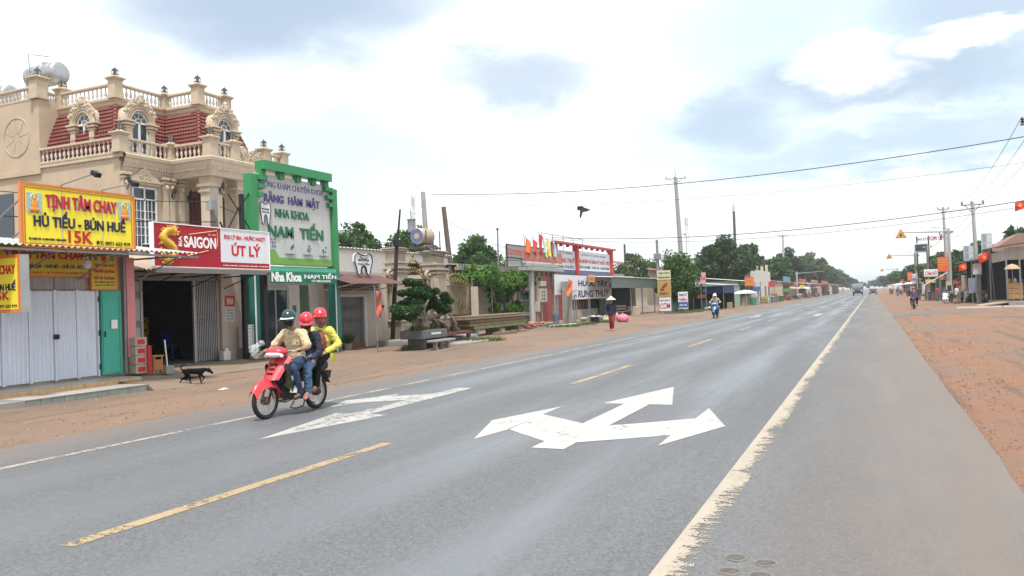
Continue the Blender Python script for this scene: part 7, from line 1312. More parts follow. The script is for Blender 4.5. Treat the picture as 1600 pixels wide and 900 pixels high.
for i, (x, y, c, lab) in enumerate(((-13.4, 103, (.05, .22, .16), 'green bin below the orange signboard'), (-13.0, 120, (.12, .2, .28), 'blue grey bin in front of the pale building'), (-13.0, 133, (.06, .16, .08), 'dark green bin further along the left verge'))):
    t = thing('waste_bin', lab, 'bin', (x, y, 0), 'bins along the left verge'); m = mat('bin_%d' % i, c, .5); MB().lathe([(.26, 0), (.32, .85), (.34, .87), (.34, .93)], (x, y, 0), 12).build('barrel', m, t); MB().lathe([(.36, .93), (.3, 1.0), (.1, 1.03)], (x, y, 0), 12).build('lid', m, t)
heap('roadside_rubbish', 'pale rubbish heap on the grass left of the blue motorbike', (-14.6, 80.5, .1), .9, .35, [PLASTW, TAN, mat('yellow_scrap', (.5, .4, .15), .7)], 9, 20)
def far_bike(lab, x, y, a, c): motorbike('motorbike', lab, (x, y, 0), a, mat('far_plastic_%d' % int(y), c, .35), 'motorbikes parked along the far row', False)
far_bike('dark motorbike parked before the tan shop on the far left', -12.6, 150, .4, (.05, .05, .06)); far_bike('red motorbike parked far along the left verge', -12.0, 168, .5, (.3, .04, .04)); far_bike('grey motorbike parked far along the left verge', -11.8, 188, .3, (.15, .15, .17))
# trees along the left
for i, (x, y, h, w_, m, lab) in enumerate(((-25, 178, 12.2, 9.5, L_DARK, 'dark tree right behind the big spreading tree on the left'), (-20.5, 198, 10.6, 8.6, L_MID, 'mid green tree around the tall T-shaped pole'), (-20.5, 236, 13.0, 10, L_DARK, 'tall dark tree in the middle of the left tree row'), (-19.5, 292, 14.5, 12.5, L_OLIVE, 'tallest tree of the left row with open drooping branches'), (-18, 345, 12.2, 11, L_DARK, 'dark tree beyond the tallest one in the left row'), (-17.5, 430, 12.6, 12, L_OLIVE, 'hazy olive tree near the end of the left row'), (-17, 560, 11.5, 16, L_DARK, 'hazy tree mass closing the left row near the horizon'), (-16, 720, 9.5, 18, L_OLIVE, 'last faint tree of the left row at the horizon'), (-31, 226, 12.5, 11, L_DARK, 'tree set back behind the left row'), (-33, 300, 13.5, 13, L_DARK, 'second tree set back behind the left row'))):
    tree('roadside_tree', lab, (x, y, 0), h, w_, h*.22, m, 5000, .40+.0006*y, 40+i, 'trees along the left of the road', .3, 42, crm=.29)
for i, (x, y, h, w_, m, lab) in enumerate(((-45, 63.7, 9.4, 6.0, L_MID, 'tree crown behind the green clinic sign'), (-40, 65.7, 9.0, 5.0, L_MID, 'tree crown behind the small old water tank'), (-34, 66.9, 7.8, 4.4, L_MID, 'tree with upright shoots behind the leaning pole'), (-34, 76, 6.1, 5.0, L_OLIVE, 'low tree behind the faded hoarding'), (-30, 108, 7.5, 6, L_OLIVE, 'thin olive tree behind the tin sheds'), (-35, 150, 9.5, 12, L_DARK, 'wide dark tree behind the green fascia shop roofs'))):
    tree('background_tree', lab, (x, y, 0), h, w_, h*.45, m, 4200, .22, 60+i, 'trees behind the left shops', .2, 24, crm=.45)
t = thing('grey_block', 'plain grey concrete block rising behind the trees left of centre', 'building', (-60, 87, 0)); MB().box(-66, -60, 84.4, 89, 0, 11.5).build('wall', mat('grey_block_wall', (.38, .38, .38), .85, .08, 1, streak=.2), t); MB().box(-60.0, -59.9, 85.5, 87.5, 7, 9).build('window', GLASS, t)
t = thing('brown_roof_house', 'house with long brown tin roof behind the round tree', 'house', (-37, 150, 0)); MB().box(-45, -36, 138, 168, 0, 6.4).build('wall', PLAST, t); b = MB(); corr(b, 136, 170, (-34.5, 6.2), (-45, 8.6), .5, .05); b.build('tin_roof', mat('brown_red_tin', (.2, .11, .08), .7, .2, 1, streak=.3), t)
# ================================================================ poles on the left
def pole(label, p0, p1, r0, r1, m, arms=(), name='utility_pole', n=8, cat='utility pole', extra=None):
    t = thing(name, label, cat, p0); MB().tube([p0, p1], [r0, r1], n).build('shaft', m, t)
    for (dz, a, ln) in arms:
        q = Vector(p1)+Vector((0, 0, -dz)); d = Vector((math.cos(a), math.sin(a), 0)); MB().tube([q-d*ln, q+d*ln], .07, 4).build('cross_arm', STEELG, t)
        for k in (-.9, -.1, .9): i_ = q+d*ln*k; MB().lathe([(.05, 0), (.09, .06), (.04, .1), (.08, .16), (.03, .26)], (i_.x, i_.y, i_.z+.06), 8).build('insulator', BLKP, t)
        MB().tube([q-d*ln*.7, Vector(p1)+Vector((0, 0, -dz-.8))], .035, 4).tube([q+d*ln*.7, Vector(p1)+Vector((0, 0, -dz-.8))], .035, 4).build('arm_brace', STEELG, t)
    if extra: extra(t)
    return t
pole('tall concrete pole with the cable ends, behind the stone gate pillar', (-30, 52.0, 0), (-30, 51.3, 9.98), .26, .17, CONCP); pole('brown leaning pole just right of the small water tank', (-28, 52.2, 0), (-28, 50.75, 8.66), .24, .17, mat('brown_pole', (.16, .12, .1), .9, .2, 4)); pole('thin grey lamp pole left of the flags', (-28, 59.7, 0), (-28, 59.8, 7.6), .09, .07, STEELG, extra=lambda t: MB().ell((-28, 59.8, 7.65), (.12, .12, .1), 8).build('lamp_cap', BLKP, t))
pole('very tall concrete pole with one cross arm left of the big tree', (-26, 121.5, 0), (-26, 118.6, 19.2), .45, .26, CONCP, ((.2, .35, 1.55),), extra=lambda t: MB().cyl((-26, 118.6, 19.2), (-26, 118.4, 20.8), .06, .02, 5).build('spike', STEELG, t)); pole('dark telecom mast rising out of the big tree', (-30, 200.3, 0), (-30, 200.6, 21.5), .45, .3, mat('dark_pole', (.07, .07, .075), .7), extra=lambda t: [MB().cyl((-30, 200.6, 21.4), (-30, 200.6, 24.2), .1, .04, 6).build('spike', STEELG, t), MB().cyl((-30.3, 200.6, 21.3), (-30.3, 200.6, 23.2), .14, None, 6).build('antenna', PLASTW, t), MB().cyl((-29.7, 200.6, 21.3), (-29.7, 200.6, 23), .14, None, 6).build('antenna', PLASTW, t)]); pole('T-shaped concrete pole among the left tree row', (-22, 232.3, 0), (-22, 233.9, 17.3), .4, .25, CONCP, ((.1, .35, 1.5),)); pole('short dark pole beside the tin sheds', (-32, 111, 0), (-32, 111, 9.2), .2, .15, mat('dark_pole', (.07, .07, .075))); pole('short grey transformer pole behind the sign tower', (-30, 122, 0), (-30, 122, 10.3), .3, .2, STEELG, extra=lambda t: MB().rbox(-30.5, -29.5, 121.5, 122.5, 7.2, 8.2, .1).build('transformer', STEELG, t))
def lattice(label, x, y, h, w_):
    t = thing('telecom_tower', label, 'tower', (x, y, 0)); b = MB()
    for k in range(3): a = k*2.094; b.tube([(x+w_*math.cos(a), y+w_*math.sin(a), 0), (x+w_*.45*math.cos(a), y+w_*.45*math.sin(a), h)], .1*w_, 5)
    n = int(h/2)
    for i in range(n):
        f0, f1 = i/n, (i+1)/n
        for k in range(3):
            a, c = k*2.094, (k+1)*2.094; q0, q1 = w_*(1-.55*f0), w_*(1-.55*f1); b.tube([(x+q0*math.cos(a), y+q0*math.sin(a), h*f0), (x+q1*math.cos(c), y+q1*math.sin(c), h*f1)], .05*w_, 4)
    b.build('lattice', mat('pale_lattice', (.45, .46, .47), .5), t); MB().cyl((x-.45*w_, y, h-3*w_), (x-.45*w_, y, h+.5*w_), .22*w_, None, 6).build('antenna', PLASTW, t); MB().cyl((x+.5*w_, y, h-3*w_), (x+.5*w_, y, h), .22*w_, None, 6).build('antenna', PLASTW, t); MB().lathe([(.1*w_, 0), (.6*w_, .2*w_), (.65*w_, .3*w_)], (x-.8*w_, y-.5*w_, h*.8), 12, 'Y').build('dish', PLASTW, t)
lattice('pale lattice telecom tower right of the very tall pole', -70, 337, 34, 1.1); lattice('thin lattice telecom tower behind the stone gate', -60, 99.7, 17.2, .45)
def mast(label, x, y, h, arm, side, sign=True, group='mast-arm warning signs on the right'):
    t = thing('sign_mast', label, 'sign mast', (x, y, 0), group); MB().tube([(x, y, 0), (x, y, h)], [.2, .16], 8).build('pole', CONCP, t); xe = x+side*arm; MB().tube([(x, y, h-.35), (xe, y, h-.15)], [.09, .05], 8).build('arm', STEELG, t); MB().box(x-.35, x+.5, y-.1, y+.1, h-.5, h-.3).build('arm_clamp', STEELG, t)
    if sign:
        zc = h-.3; s_ = .62; ys_ = y-.12; tri = [(xe-s_, zc-.5), (xe+s_, zc-.5), (xe, zc+.58)]
        MB().prism(tri, ys_, ys_+.05, 'XZ').build('sign_border', mat('sign_red', (.4, .04, .03), .5), t); c = (xe, zc-.14); MB().prism([(c[0]+(a-c[0])*.78, c[1]+(b_-c[1])*.78) for a, b_ in tri], ys_-.012, ys_-.001, 'XZ').build('sign_face', mat('sign_amber', (.62, .36, .03), .5), t); MB().box(xe-.06, xe+.06, ys_-.025, ys_-.013, zc-.36, zc+.12).box(xe-.22, xe+.22, ys_-.024, ys_-.014, zc-.2, zc-.1).build('sign_symbol', BLKP, t)
    MB().tube([(x-.1, y, h+.02), (x-1.9, y-.2, h+.28)], .03, 5).build('lamp_stalk', STEELG, t)
mast('nearest mast arm on the right with amber triangle sign', 8.25, 104, 8.2, 4.9, -1); mast('second mast arm on the right with triangle sign', 8.3, 176, 8.2, 4.9, -1); mast('third mast arm on the right with triangle sign', 8.6, 318, 8.4, 5, -1); mast('farthest mast arm on the right with triangle sign', 9, 560, 8.8, 5.5, -1)
mast('bare mast arm on the left before the tree row', -13.3, 166, 5.4, 5, 1, False, 'mast arms on the left')

# ================================================================ right side stalls
sr1 = thing('corner_stall', 'open stall with beige fascia and orange wooden counters at the right edge', 'stall', (11.5, 74, 0)); WO = mat('orange_counter_wood', (.42, .22, .07), .6, .2, 4)
MB().box(10.0, 16, 74, 74.12, 3.55, 4.55).build('fascia', mat('beige_fascia', (.40, .36, .30), .7, .1, 1.5, streak=.3), sr1); MB().box(9.88, 10.0, 74, 84, 3.55, 4.4).build('side_fascia', mat('beige_fascia', (.40, .36, .30)), sr1); MB().box(9.6, 16, 84, 84.2, 0, 4.6).box(15.8, 16, 74.2, 84, 0, 4.6).build('wall', mat('shade_toned_shop_wall', (.06, .065, .065)), sr1); b = MB().add([(9.3, 73.3, 4.6), (16.3, 73.3, 5.5), (16.3, 84.5, 5.7), (9.3, 84.5, 4.8), (9.3, 73.3, 4.66), (16.3, 73.3, 5.56), (16.3, 84.5, 5.76), (9.3, 84.5, 4.86)], [(0, 1, 2, 3), (4, 5, 6, 7), (0, 1, 5, 4), (1, 2, 6, 5), (2, 3, 7, 6), (3, 0, 4, 7)]); b.build('tin_roof', TIND, sr1)  # inner walls share the near-black tone that paints in the stall's shade
for x, y in ((9.75, 73.6), (10.65, 73.6), (9.75, 83), (13, 73.6)): MB().cyl((x, y, 0), (x, y, 4.5), .07, None, 8).build('post', STEELG, sr1)
for i in range(3):
    for k in range(3): MB().box(9.95+i*1.15, 10.95+i*1.15, 74.6, 74.64, .45+k*.42, .83+k*.42).build('counter_board', WO, sr1)
    MB().box(9.95+i*1.15, 10.95+i*1.15, 74.64, 75.4, 1.68, 1.72).build('counter_top', WO, sr1)
for k in range(8): MB().lathe([(.1, 0), (.12, .22), (.05, .3), (.04, .38)], (10.1+k*.4, 74.95, 1.73), 8).build('jar', [mat('jar_amber', (.3, .13, .04), .3), mat('jar_pale', (.4, .38, .33), .3), mat('jar_blue', (.06, .1, .25), .3)][k % 3], sr1)
for k in range(3): MB().box(10.2, 15.5, 80-.3, 80, 1.2+k*.7, 1.24+k*.7).build('back_shelf', BLUD, sr1)
parasol('small tan parasol at the corner stall', 10.0, 72.6, 3.2, .55, PT, 'parasols along the right-hand stalls')
rs_ = random.Random(6)
t = thing('plank_ramp', 'pale plank ramp leading up to the corner stall', 'ramp', (8.7, 74, 0)); MB().add([(7.6, 71.5, .03), (9.6, 72.2, .28), (9.6, 75.5, .3), (7.6, 75, .03), (7.6, 71.5, -.03), (9.6, 72.2, .2), (9.6, 75.5, .2), (7.6, 75, -.03)], [(0, 1, 2, 3), (4, 5, 6, 7), (0, 1, 5, 4), (1, 2, 6, 5), (2, 3, 7, 6), (3, 0, 4, 7)]).build('boards', mat('tan_concrete', (.36, .27, .19), .9, .2, 3), t); MB().box(9.6, 16, 72, 84, 0, .25).build('plinth', CONC, t)
t = thing('white_kerb', 'long pale kerb strip in front of the corner stall', 'kerb', (8, 61, 0)); MB().box(5.6, 8.4, 66.6, 66.85, -.02, .1).build('kerb_stone', PLASTW, t); MB().box(8.55, 13, 66.5, 66.75, -.02, .1).build('kerb_stone', PLASTW, t)
dk2 = thing('dark_stall', 'dark open stall with notice boards and a big flag on its front', 'stall', (10, 86, 0)); MB().box(8.6, 13, 90, 90.2, 0, 4.2).box(12.9, 13.1, 84.5, 90, 0, 4.2).build('wall', mat('brown_shade_toned_wall', (.035, .024, .018), .9, .3, 1), dk2); b = MB().add([(7.6, 83.8, 3.75), (13.4, 83.8, 4.45), (13.4, 90.5, 4.5), (7.6, 90.5, 3.8), (7.6, 83.8, 3.85), (13.4, 83.8, 4.55), (13.4, 90.5, 4.6), (7.6, 90.5, 3.9)], [(0, 1, 2, 3), (4, 5, 6, 7), (0, 1, 5, 4), (1, 2, 6, 5), (2, 3, 7, 6), (3, 0, 4, 7)]); b.build('tin_roof', TIND, dk2)  # wall brown darkened so the colour itself gives the stall's inner shade
for x in (8.45, 9.1, 10.6): MB().cyl((x, 84.4, 0), (x, 84.4, 4.1), .07, None, 8).build('post', STEELG, dk2)
MB().box(8.1, 8.75, 84.2, 84.26, .9, 2.3).build('notice_board', mat('notice_blue', (.22, .24, .30), .6, .3, 5), dk2); MB().box(8.5, 9.2, 84.1, 84.16, 2.6, 3.6).build('notice_board', PLASTW, dk2)
for k in range(5): MB().rbox(9.3+rs_.random()*1.2, 9.8+rs_.random()*1.4, 86+rs_.random()*2, 88.6+rs_.random(), .0, .6+rs_.random()*.9, .05).build('goods', [WO, mat('goods_2', (.35, .1, .08)), mat('goods_0', (.3, .22, .15))][k % 3], dk2)
for i, (x0, x1, z0, z1, y) in enumerate(((7.9, 8.75, 3.95, 5.3, 85), (9.25, 10.1, 4.5, 6.3, 84))):
    t = thing('roof_board', ('lower', 'taller')[i]+' grey picture board on the dark stall roof', 'sign', ((x0+x1)/2, y, 3.9), 'picture boards on the dark stall'); MB().box(x0, x1, y, y+.08, z0, z1).build('panel', mat('photo_board', (.40, .42, .45), .5, .1, 3), t)
    for k in range(4): MB().box(x0+.1+.36*(k % 2), x0+.4+.36*(k % 2), y-.01, y-.002, z0+.12+(z1-z0)*.48*(k//2), z0+.1+(z1-z0)*.42+(z1-z0)*.48*(k//2)).build('picture', mat('board_pic_%d' % (k % 2), ((.22, .27, .33), (.5, .5, .48))[k % 2], .5, .3, 6), t)
    for x in (x0+.1, x1-.1): MB().cyl((x, y+.12, 3.7), (x, y+.12, z1), .035, None, 5).build('post', STEELG, t)
def starflag(label, x, y, z, w_, h_, lean, pole_base):
    t = thing('star_flag', label, 'flag', pole_base, 'red flags with yellow star'); MB().tube([pole_base, (x+.02, y, z+h_*.9)], .03, 6).build('pole', STEELG, t); wav = lambda u, v: .1*math.sin(u*5+v*2)
    MB().sheet(lambda u, v: (x-w_*u*.8, y-.05+wav(u, v), z+h_*.5-h_*v*.75-lean*u*h_), 10, 6).build('cloth', CL('red_cloth', (.62, .05, .03)), t)
    st__ = []
    for k in range(10): a = math.pi/2+k*math.pi/5; q = (.17 if k % 2 == 0 else .07)*h_; st__.append((x-w_*.4+q*math.cos(a), z+h_*.13-lean*.5*h_+q*math.sin(a)))
    MB().prism(st__, y-.2, y-.185, 'XZ').build('star', mat('sign_yellow', (.75, .55, .06)), t)
starflag('red flag with yellow star hanging on the dark stall', 9.35, 79.5, 4.1, 1.1, .9, .5, (9.6, 79.5, 0)); starflag('red star flag at the upper right edge of the picture', 11.7, 77, 8.0, .9, .95, .2, (11.9, 77.4, 0)); starflag('red star flag hung beside the nearest mast arm', 9.3, 97, 3.6, 1.0, .9, .3, (9.35, 97, 0))
sign_y('orange_banner', 'upright orange banner tied to the nearest mast arm pole', 6.95, 8.05, 3.3, 4.95, 103, ORB, [('CHÀO MỪNG', 4.55, 4.72, mat('sign_yellow', (.75, .55, .06)), .01), ('ĐẠI HỘI ĐẢNG', 4.25, 4.42, mat('sign_yellow', (.75, .55, .06)), .01), ('BỘ CÁC CẤP', 3.95, 4.12, mat('sign_yellow', (.75, .55, .06)), .01)], True)
sign_y('rice_noodle_sign', 'white rice and noodle sign board left of the orange banner', 5.9, 7.4, 2.85, 3.75, 110, WHITEV, [('CƠM-PHỞ', 3.0, 3.6, REDT, .008)]); sign_y('noodle_letters', 'orange-red noodle letters on a dark board by the parked motorbikes', 7.75, 9.1, 1.65, 2.4, 96, mat('dark_board', (.05, .035, .03), .7), [('PHỞ', 1.75, 2.3, mat('letter_orange', (.6, .1, .03), .5), .03)])
aw3 = thing('tarp_canopy', 'slanting grey tarpaulin canopy on thin posts', 'canopy', (7, 106, 0)); MB().sheet(lambda u, v: (5.75+2.5*u, 104.5+4*v, 1.85+1.45*u-.1*math.sin(math.pi*v)), 6, 6).build('tarp', mat('grey_tarp', (.33, .35, .37), .6, .12, 2), aw3)
for x, z in ((5.9, 1.9), (7.2, 2.6), (8.2, 3.2)): MB().cyl((x, 104.6, 0), (x, 104.6, z), .05, None, 6).cyl((x, 108.4, 0), (x, 108.4, z), .05, None, 6).build('posts', STEELG, aw3)
for k in range(4): MB().rbox(6.0+k*.55, 6.45+k*.55, 106, 107, 0, .7+.2*(k % 2), .03).build('goods', [mat('goods_1', (.12, .16, .2)), mat('goods_0', (.3, .22, .15))][k % 2], aw3)
t = thing('cream_booth', 'narrow cream booth under the tarpaulin canopy', 'booth', (8.0, 101.5, 0)); MB().rbox(7.6, 8.2, 101.3, 102.2, 0, 2.1, .03).build('body', mat('booth_cream', (.44, .37, .3), .7, .1, 2), t); MB().box(7.7, 8.1, 101.28, 101.3, .9, 1.7).build('window', GLASS, t)
t = thing('white_awning_shop', 'low shop with white sloping awning left of the dark stall', 'shop', (9.5, 93, 0)); MB().box(8.6, 13, 92.4, 96, 0, 2.7).build('wall', PLAST, t); MB().sheet(lambda u, v: (7.8+2.0*u, 90.8+2.0*v, 2.75+.35*u-.0*v), 4, 4).build('awning', PLASTW, t); MB().box(9.0, 9.9, 92.32, 92.4, .1, 2.0).build('door', DRED, t)
t = thing('tiled_roof_house', 'house with pinkish brown tiled roof behind the right-hand stalls', 'house', (14, 101, 0)); MB().box(11.6, 19, 98, 108, 0, 4.9).build('wall', PLAST, t); MB().prism([(11.0, 4.8), (19.6, 4.8), (16.5, 6.7), (14.2, 6.9)], 97.5, 108.5, 'XZ').build('roof', mat('pinkish_tile', (.27, .16, .13), .8, .15, 5, .3, 12), t)
bbd = thing('far_billboard', 'hoarding with a black screen and white panel above the far right roofs', 'billboard', (9, 152, 0)); 
for x in (7.3, 9.05, 10.9): MB().cyl((x, 152.3, 0), (x, 152.3, 10.2), .12, None, 6).build('post', BLKP, bbd)
MB().box(6.75, 8.95, 152, 152.15, 7.4, 9.0).build('screen_frame', WHITEV, bbd); MB().box(7.0, 8.85, 151.9, 152, 7.65, 8.8).build('screen', mat('screen_dark', (.03, .04, .055), .3), bbd); MB().box(9.15, 11.1, 152, 152.1, 7.4, 9.35).build('white_panel', WHT, bbd); letter(bbd, 'BÁN ĐẤT', 7.3, 9.0, 9.5, 10.05, 152, NAVY, 'Y', .03, .05); letter(bbd, 'KIM CHI', 9.2, 11.6, 9.45, 10.1, 152, mat('red_dim', (.35, .04, .06), .5), 'Y', .03, .05); MB().box(7.2, 11.7, 152.05, 152.1, 9.4, 9.45).build('letter_rail', STEELG, bbd)
pole('concrete pole with cross arm and three insulators above the dark stall', (9.0, 85, 0), (8.8, 85, 9.35), .2, .14, CONCP, ((.25, 0, .95),)); pole('thin concrete pole behind the nearest mast arm', (10.2, 133, 0), (10.0, 133, 13.2), .25, .16, CONCP, ((.3, .2, .8),)); pole('brown pole far along the right side', (9.6, 210, 0), (9.5, 210, 9.8), .25, .18, mat('brown_pole', (.16, .12, .1))); pole('near concrete pole just beyond the right edge of the picture', (7.75, 45, 0), (7.7, 45, 9.6), .2, .15, CONCP, ((.3, 0, .9),))
for i, (y0, y1, lab, w_, r_, s_) in enumerate(((118, 138, 'brown fronted shop under the right-hand trees', mat('brown_wall_far', (.2, .13, .1)), TIND, mat('red_sign_far', (.45, .07, .06))), (158, 185, 'shop with orange sign panel in the far right row', PLAST, TINR, mat('orange_sign_far', (.5, .2, .08))), (200, 235, 'shop with pale tin roof in the far right row', PLASTW, TINP, mat('red_sign_far', (.45, .07, .06))), (260, 310, 'last low shop of the right row', mat('pinkish_wall_far', (.4, .28, .25)), TIND, None))): simple_shop(lab, 10.2, 15.5, y0, y1, 3.2, w_, r_, sgn=s_, side=-1, awn=1.4)
sign_y('far_rice_sign', 'far white rice sign with red letters beside the second mast', 8.0, 9.3, 3.3, 4.4, 190, WHITEV, [('CƠM', 3.5, 4.2, REDT, .03)]); sign_y('far_orange_banner', 'far orange banner left of the second mast', 7.4, 8.4, 3.1, 4.9, 200, ORB, [('CHÀO MỪNG', 4.2, 4.5, mat('sign_yellow', (.75, .55, .06)), .01)]); sign_y('far_red_sign', 'far red signboard among the right-hand parasols', 7.0, 8.4, 2.6, 3.6, 232, mat('red_sign_far', (.45, .07, .06)), [('PHỞ', 2.8, 3.4, WHT, .03)])
parasol('white parasol in front of the far right shops', 6.8, 165, 2.6, 1.5, PW, 'parasols along the right-hand stalls'); parasol('pale parasol further along the right shops', 6.0, 215, 2.6, 1.6, PW, 'parasols along the right-hand stalls'); parasol('red parasol near the end of the right shops', 5.5, 255, 2.6, 1.6, PR_, 'parasols along the right-hand stalls')
far_bike('dark motorbike parked by the far right parasol', 5.8, 155, 1.2, (.05, .05, .06)); far_bike('red motorbike parked further along the right row', 5.2, 182, 1.0, (.3, .04, .04)); far_bike('grey motorbike parked near the end of the right row', 4.6, 220, 1.4, (.15, .15, .17))
for i, (x, y, lab, sm) in enumerate(((4.2, 160, 'distant person in blue standing by the right-hand parasol', (.06, .1, .2)), (3.8, 200, 'distant person in red far along the right verge', (.3, .05, .05)), (-12.2, 182, 'distant person in grey far along the left verge', (.2, .2, .22)))): person('person', lab, standing(), mat('far_shirt_%d' % i, sm, .8), GREYT, None, 'short', (x, y, 0), R(-90), 1.05, vox=.035, extras=cap)
for i, (x, y, h, w_, m, lab) in enumerate(((11.8, 122, 7.4, 5.6, L_MID, 'round green tree right of the nearest mast arm'), (12.5, 112, 7.0, 5.0, L_DARK, 'dark tree behind the red star flag'), (10.8, 158, 7.4, 6.5, L_OLIVE, 'tree in front of the far hoarding'), (10.5, 222, 7.2, 7.5, L_DARK, 'dark tree past the second mast on the right'), (10, 300, 7.6, 9, L_MID, 'green tree by the third mast on the right'), (9.5, 430, 9, 12, L_OLIVE, 'hazy tree far along the right row'), (8, 640, 9, 17, L_DARK, 'faint last tree of the right row at the horizon'), (15.5, 106, 7.6, 4.5, L_MID, 'tree top beside the pinkish tiled roof'), (-2, 860, 9, 26, L_DARK, 'faint tree mass where the road meets the horizon'))):
    tree('roadside_tree', lab, (x, y, 0), h, w_, h*.25, m, 4200, .24+.0009*y, 80+i, 'trees along the right of the road', .2, 28, crm=.4)
# ================================================================ far traffic
def truck(label, x, y):
    t = thing('truck', label, 'truck', (x, y, 0)); GM = mat('truck_grey', (.22, .23, .25), .45, .1, 2); 
    MB().rbox(x-1.15, x+1.15, y, y+1.9, .75, 2.35, .12).build('cab', GM, t); MB().sheet(lambda u, v: (x-1.0+2.0*u, y-.03+.12*v, 1.55+.7*v), 3, 3).build('windscreen', GLASS, t); MB().rbox(x-1.25, x+1.25, y+2.1, y+7.5, .9, 2.95, .04).build('cargo_box', mat('truck_tarp', (.3, .32, .34), .7, .15, 1), t); MB().rbox(x-1.1, x+1.1, y-.12, y+.1, .45, .8, .04).build('bumper', BLKP, t); MB().box(x-.7, x+.7, y-.04, y, .95, 1.3).build('grille', BLKP, t)
    for s_ in (-1, 1):
        MB().ell((x+s_*.88, y-.03, 1.1), (.17, .06, .13), 10).build('headlight', LENSW, t, True); MB().box(x+s_*1.2-.04, x+s_*1.2+.12*s_+.04, y-.1, y-.02, 1.6, 2.05).build('mirror', BLKP, t)
        for yy in (1.0, 5.6, 6.7): w = MB().lathe([(.3, -.13), (.5, -.11), (.5, .11), (.3, .13)], (x+s_*1.0, y+yy, .5), 18, 'X').build('wheel', RUBBER, t); MB().lathe([(.05, -.14), (.24, -.13), (.24, .13), (.05, .14)], (x+s_*1.0, y+yy, .5), 12, 'X').build('rim', CHROME, w)
truck('grey truck coming up the road in the far distance', -3.2, 215)
def car(label, x, y, m):
    t = thing('car', label, 'car', (x, y, 0)); prof = [(-2.1, .35), (2.1, .35), (2.15, .75), (1.3, .95), (.6, 1.45), (-1.2, 1.48), (-1.9, 1.0), (-2.15, .8)]
    MB().prism([(y+a, b_) for a, b_ in prof], x-.85, x+.85, 'YZ').build('body', m, t); MB().add([(x-.72, y-1.93, 1.0), (x+.72, y-1.93, 1.0), (x+.65, y-1.27, 1.42), (x-.65, y-1.27, 1.42)], [(0, 1, 2, 3)]).build('windscreen', GLASS, t)
    for s_ in (-1, 1):
        MB().ell((x+s_*.6, y-2.14, .72), (.16, .05, .09), 8).build('headlight', LENSW, t, True)
        for yy in (-1.35, 1.35): w = MB().lathe([(.2, -.1), (.31, -.09), (.31, .09), (.2, .1)], (x+s_*.8, y+yy, .31), 16, 'X').build('wheel', RUBBER, t); MB().lathe([(.04, -.11), (.17, -.105), (.17, .105), (.04, .11)], (x+s_*.8, y+yy, .31), 10, 'X').build('rim', CHROME, w)
car('dark car next to the far grey truck', .3, 225, mat('dark_car_paint', (.03, .035, .05), .25, .05, 2))
# ================================================================ overhead wires and the kite
def wire(label, a, b_, sag, r_=.022, n=24, group='overhead wires'):
    a, b_ = Vector(a), Vector(b_); pts = [a.lerp(b_, i/n)-Vector((0, 0, 4*sag*(i/n)*(1-i/n))) for i in range(n+1)]; o = MB().tube(pts, r_*.78, 5).build('overhead_wire', BLK, smooth=True); tag(o, label, 'wire', group)
wire('highest thick wire crossing the road from the pole behind the stone gate', (-30, 52.5, 9.92), (7.7, 45, 8.75), .85, .028); wire('thin wire crossing below the highest one, where the kite hangs', (-30, 52.5, 9.15), (7.7, 45, 7.5), .8, .012); wire('lower thick wire crossing from the pharmacy roof', (-21, 54, 6.15), (7.7, 45, 5.72), .72, .026); wire('thin wire just below the lower crossing wire', (-21, 54, 6.05), (7.7, 45, 5.45), .85, .014)
for k, (dx, lab) in enumerate(((-.85, 'left'), (-.1, 'middle'), (.85, 'right'))):
    wire('%s wire between the two cross-arm poles on the right' % lab, (7.7+dx, 45, 9.6), (8.8+dx, 85, 9.4), .55, .018); wire('%s wire running on from the right cross-arm pole to the next pole' % lab, (8.8+dx, 85, 9.4), (10+dx*.8, 133, 13.1), .7, .018)
wire('low cable sagging from the near right pole to the corner stall', (7.7, 45, 6.6), (11.5, 77, 5.3), .5, .02); wire('cable from the dark wooden pole to the meter station', (-17, 26.95, 4.15), (-18, 42.0, 4.0), .25, .025); wire('second cable from the dark wooden pole to the meter station', (-17, 26.95, 4.05), (-18, 46.6, 3.9), .45, .02); wire('cable from the meter post to the dark wooden pole', (-19.3, 19.9, 5.1), (-17, 26.95, 4.15), .35, .015); wire('cable passing behind the yellow billboard', (-17.5, 5.0, 4.6), (-19.4, 19.8, 5.25), .25, .014); wire('second cable behind the yellow billboard', (-17.5, 5.0, 4.0), (-19.4, 19.8, 4.6), .2, .018); wire('cable from the pharmacy to the thin lamp pole', (-28, 59.7, 5.9), (-18, 46.6, 4.2), .4, .02); wire('faint far wire along the left pole line', (-26, 118.6, 19), (-22, 233.9, 17.2), 2.0, .03); wire('cable from the leaning brown pole to the tree', (-28, 51, 7.8), (-18, 43, 4.3), .3, .016); wire('cable loop beside the tall concrete pole', (-30.05, 51.4, 9.4), (-25.2, 41.5, 7.3), .5, .016)
kt = thing('kite', 'dark torn kite caught on the thin overhead wire', 'kite', (-15.8, 49.6, 6.9)); KX, KZ, KY = -16.95, 7.38, 49.2; KM = mat('dark_kite_cloth', (.03, .022, .035), .7, .3, 8)
RVv = Vector((math.cos(YAW), math.sin(YAW), 0))
def kp(a, b_, c=0): q = Vector((KX, KY, KZ))+RVv*a*1.05; return (q.x+.12*c, q.y-.3*c, q.z+b_*1.05)
def ksheet(name, pts): 
    b = MB(); f = [kp(a, b_, c) for a, b_, c in pts]; bk_ = [(x-.01, y+.03, z) for x, y, z in f]; n = len(f); b.add(f+bk_, [tuple(range(n)), tuple(range(2*n-1, n-1, -1))]+[(i, (i+1) % n, n+(i+1) % n, n+i) for i in range(n)]); b.build(name, KM, kt)
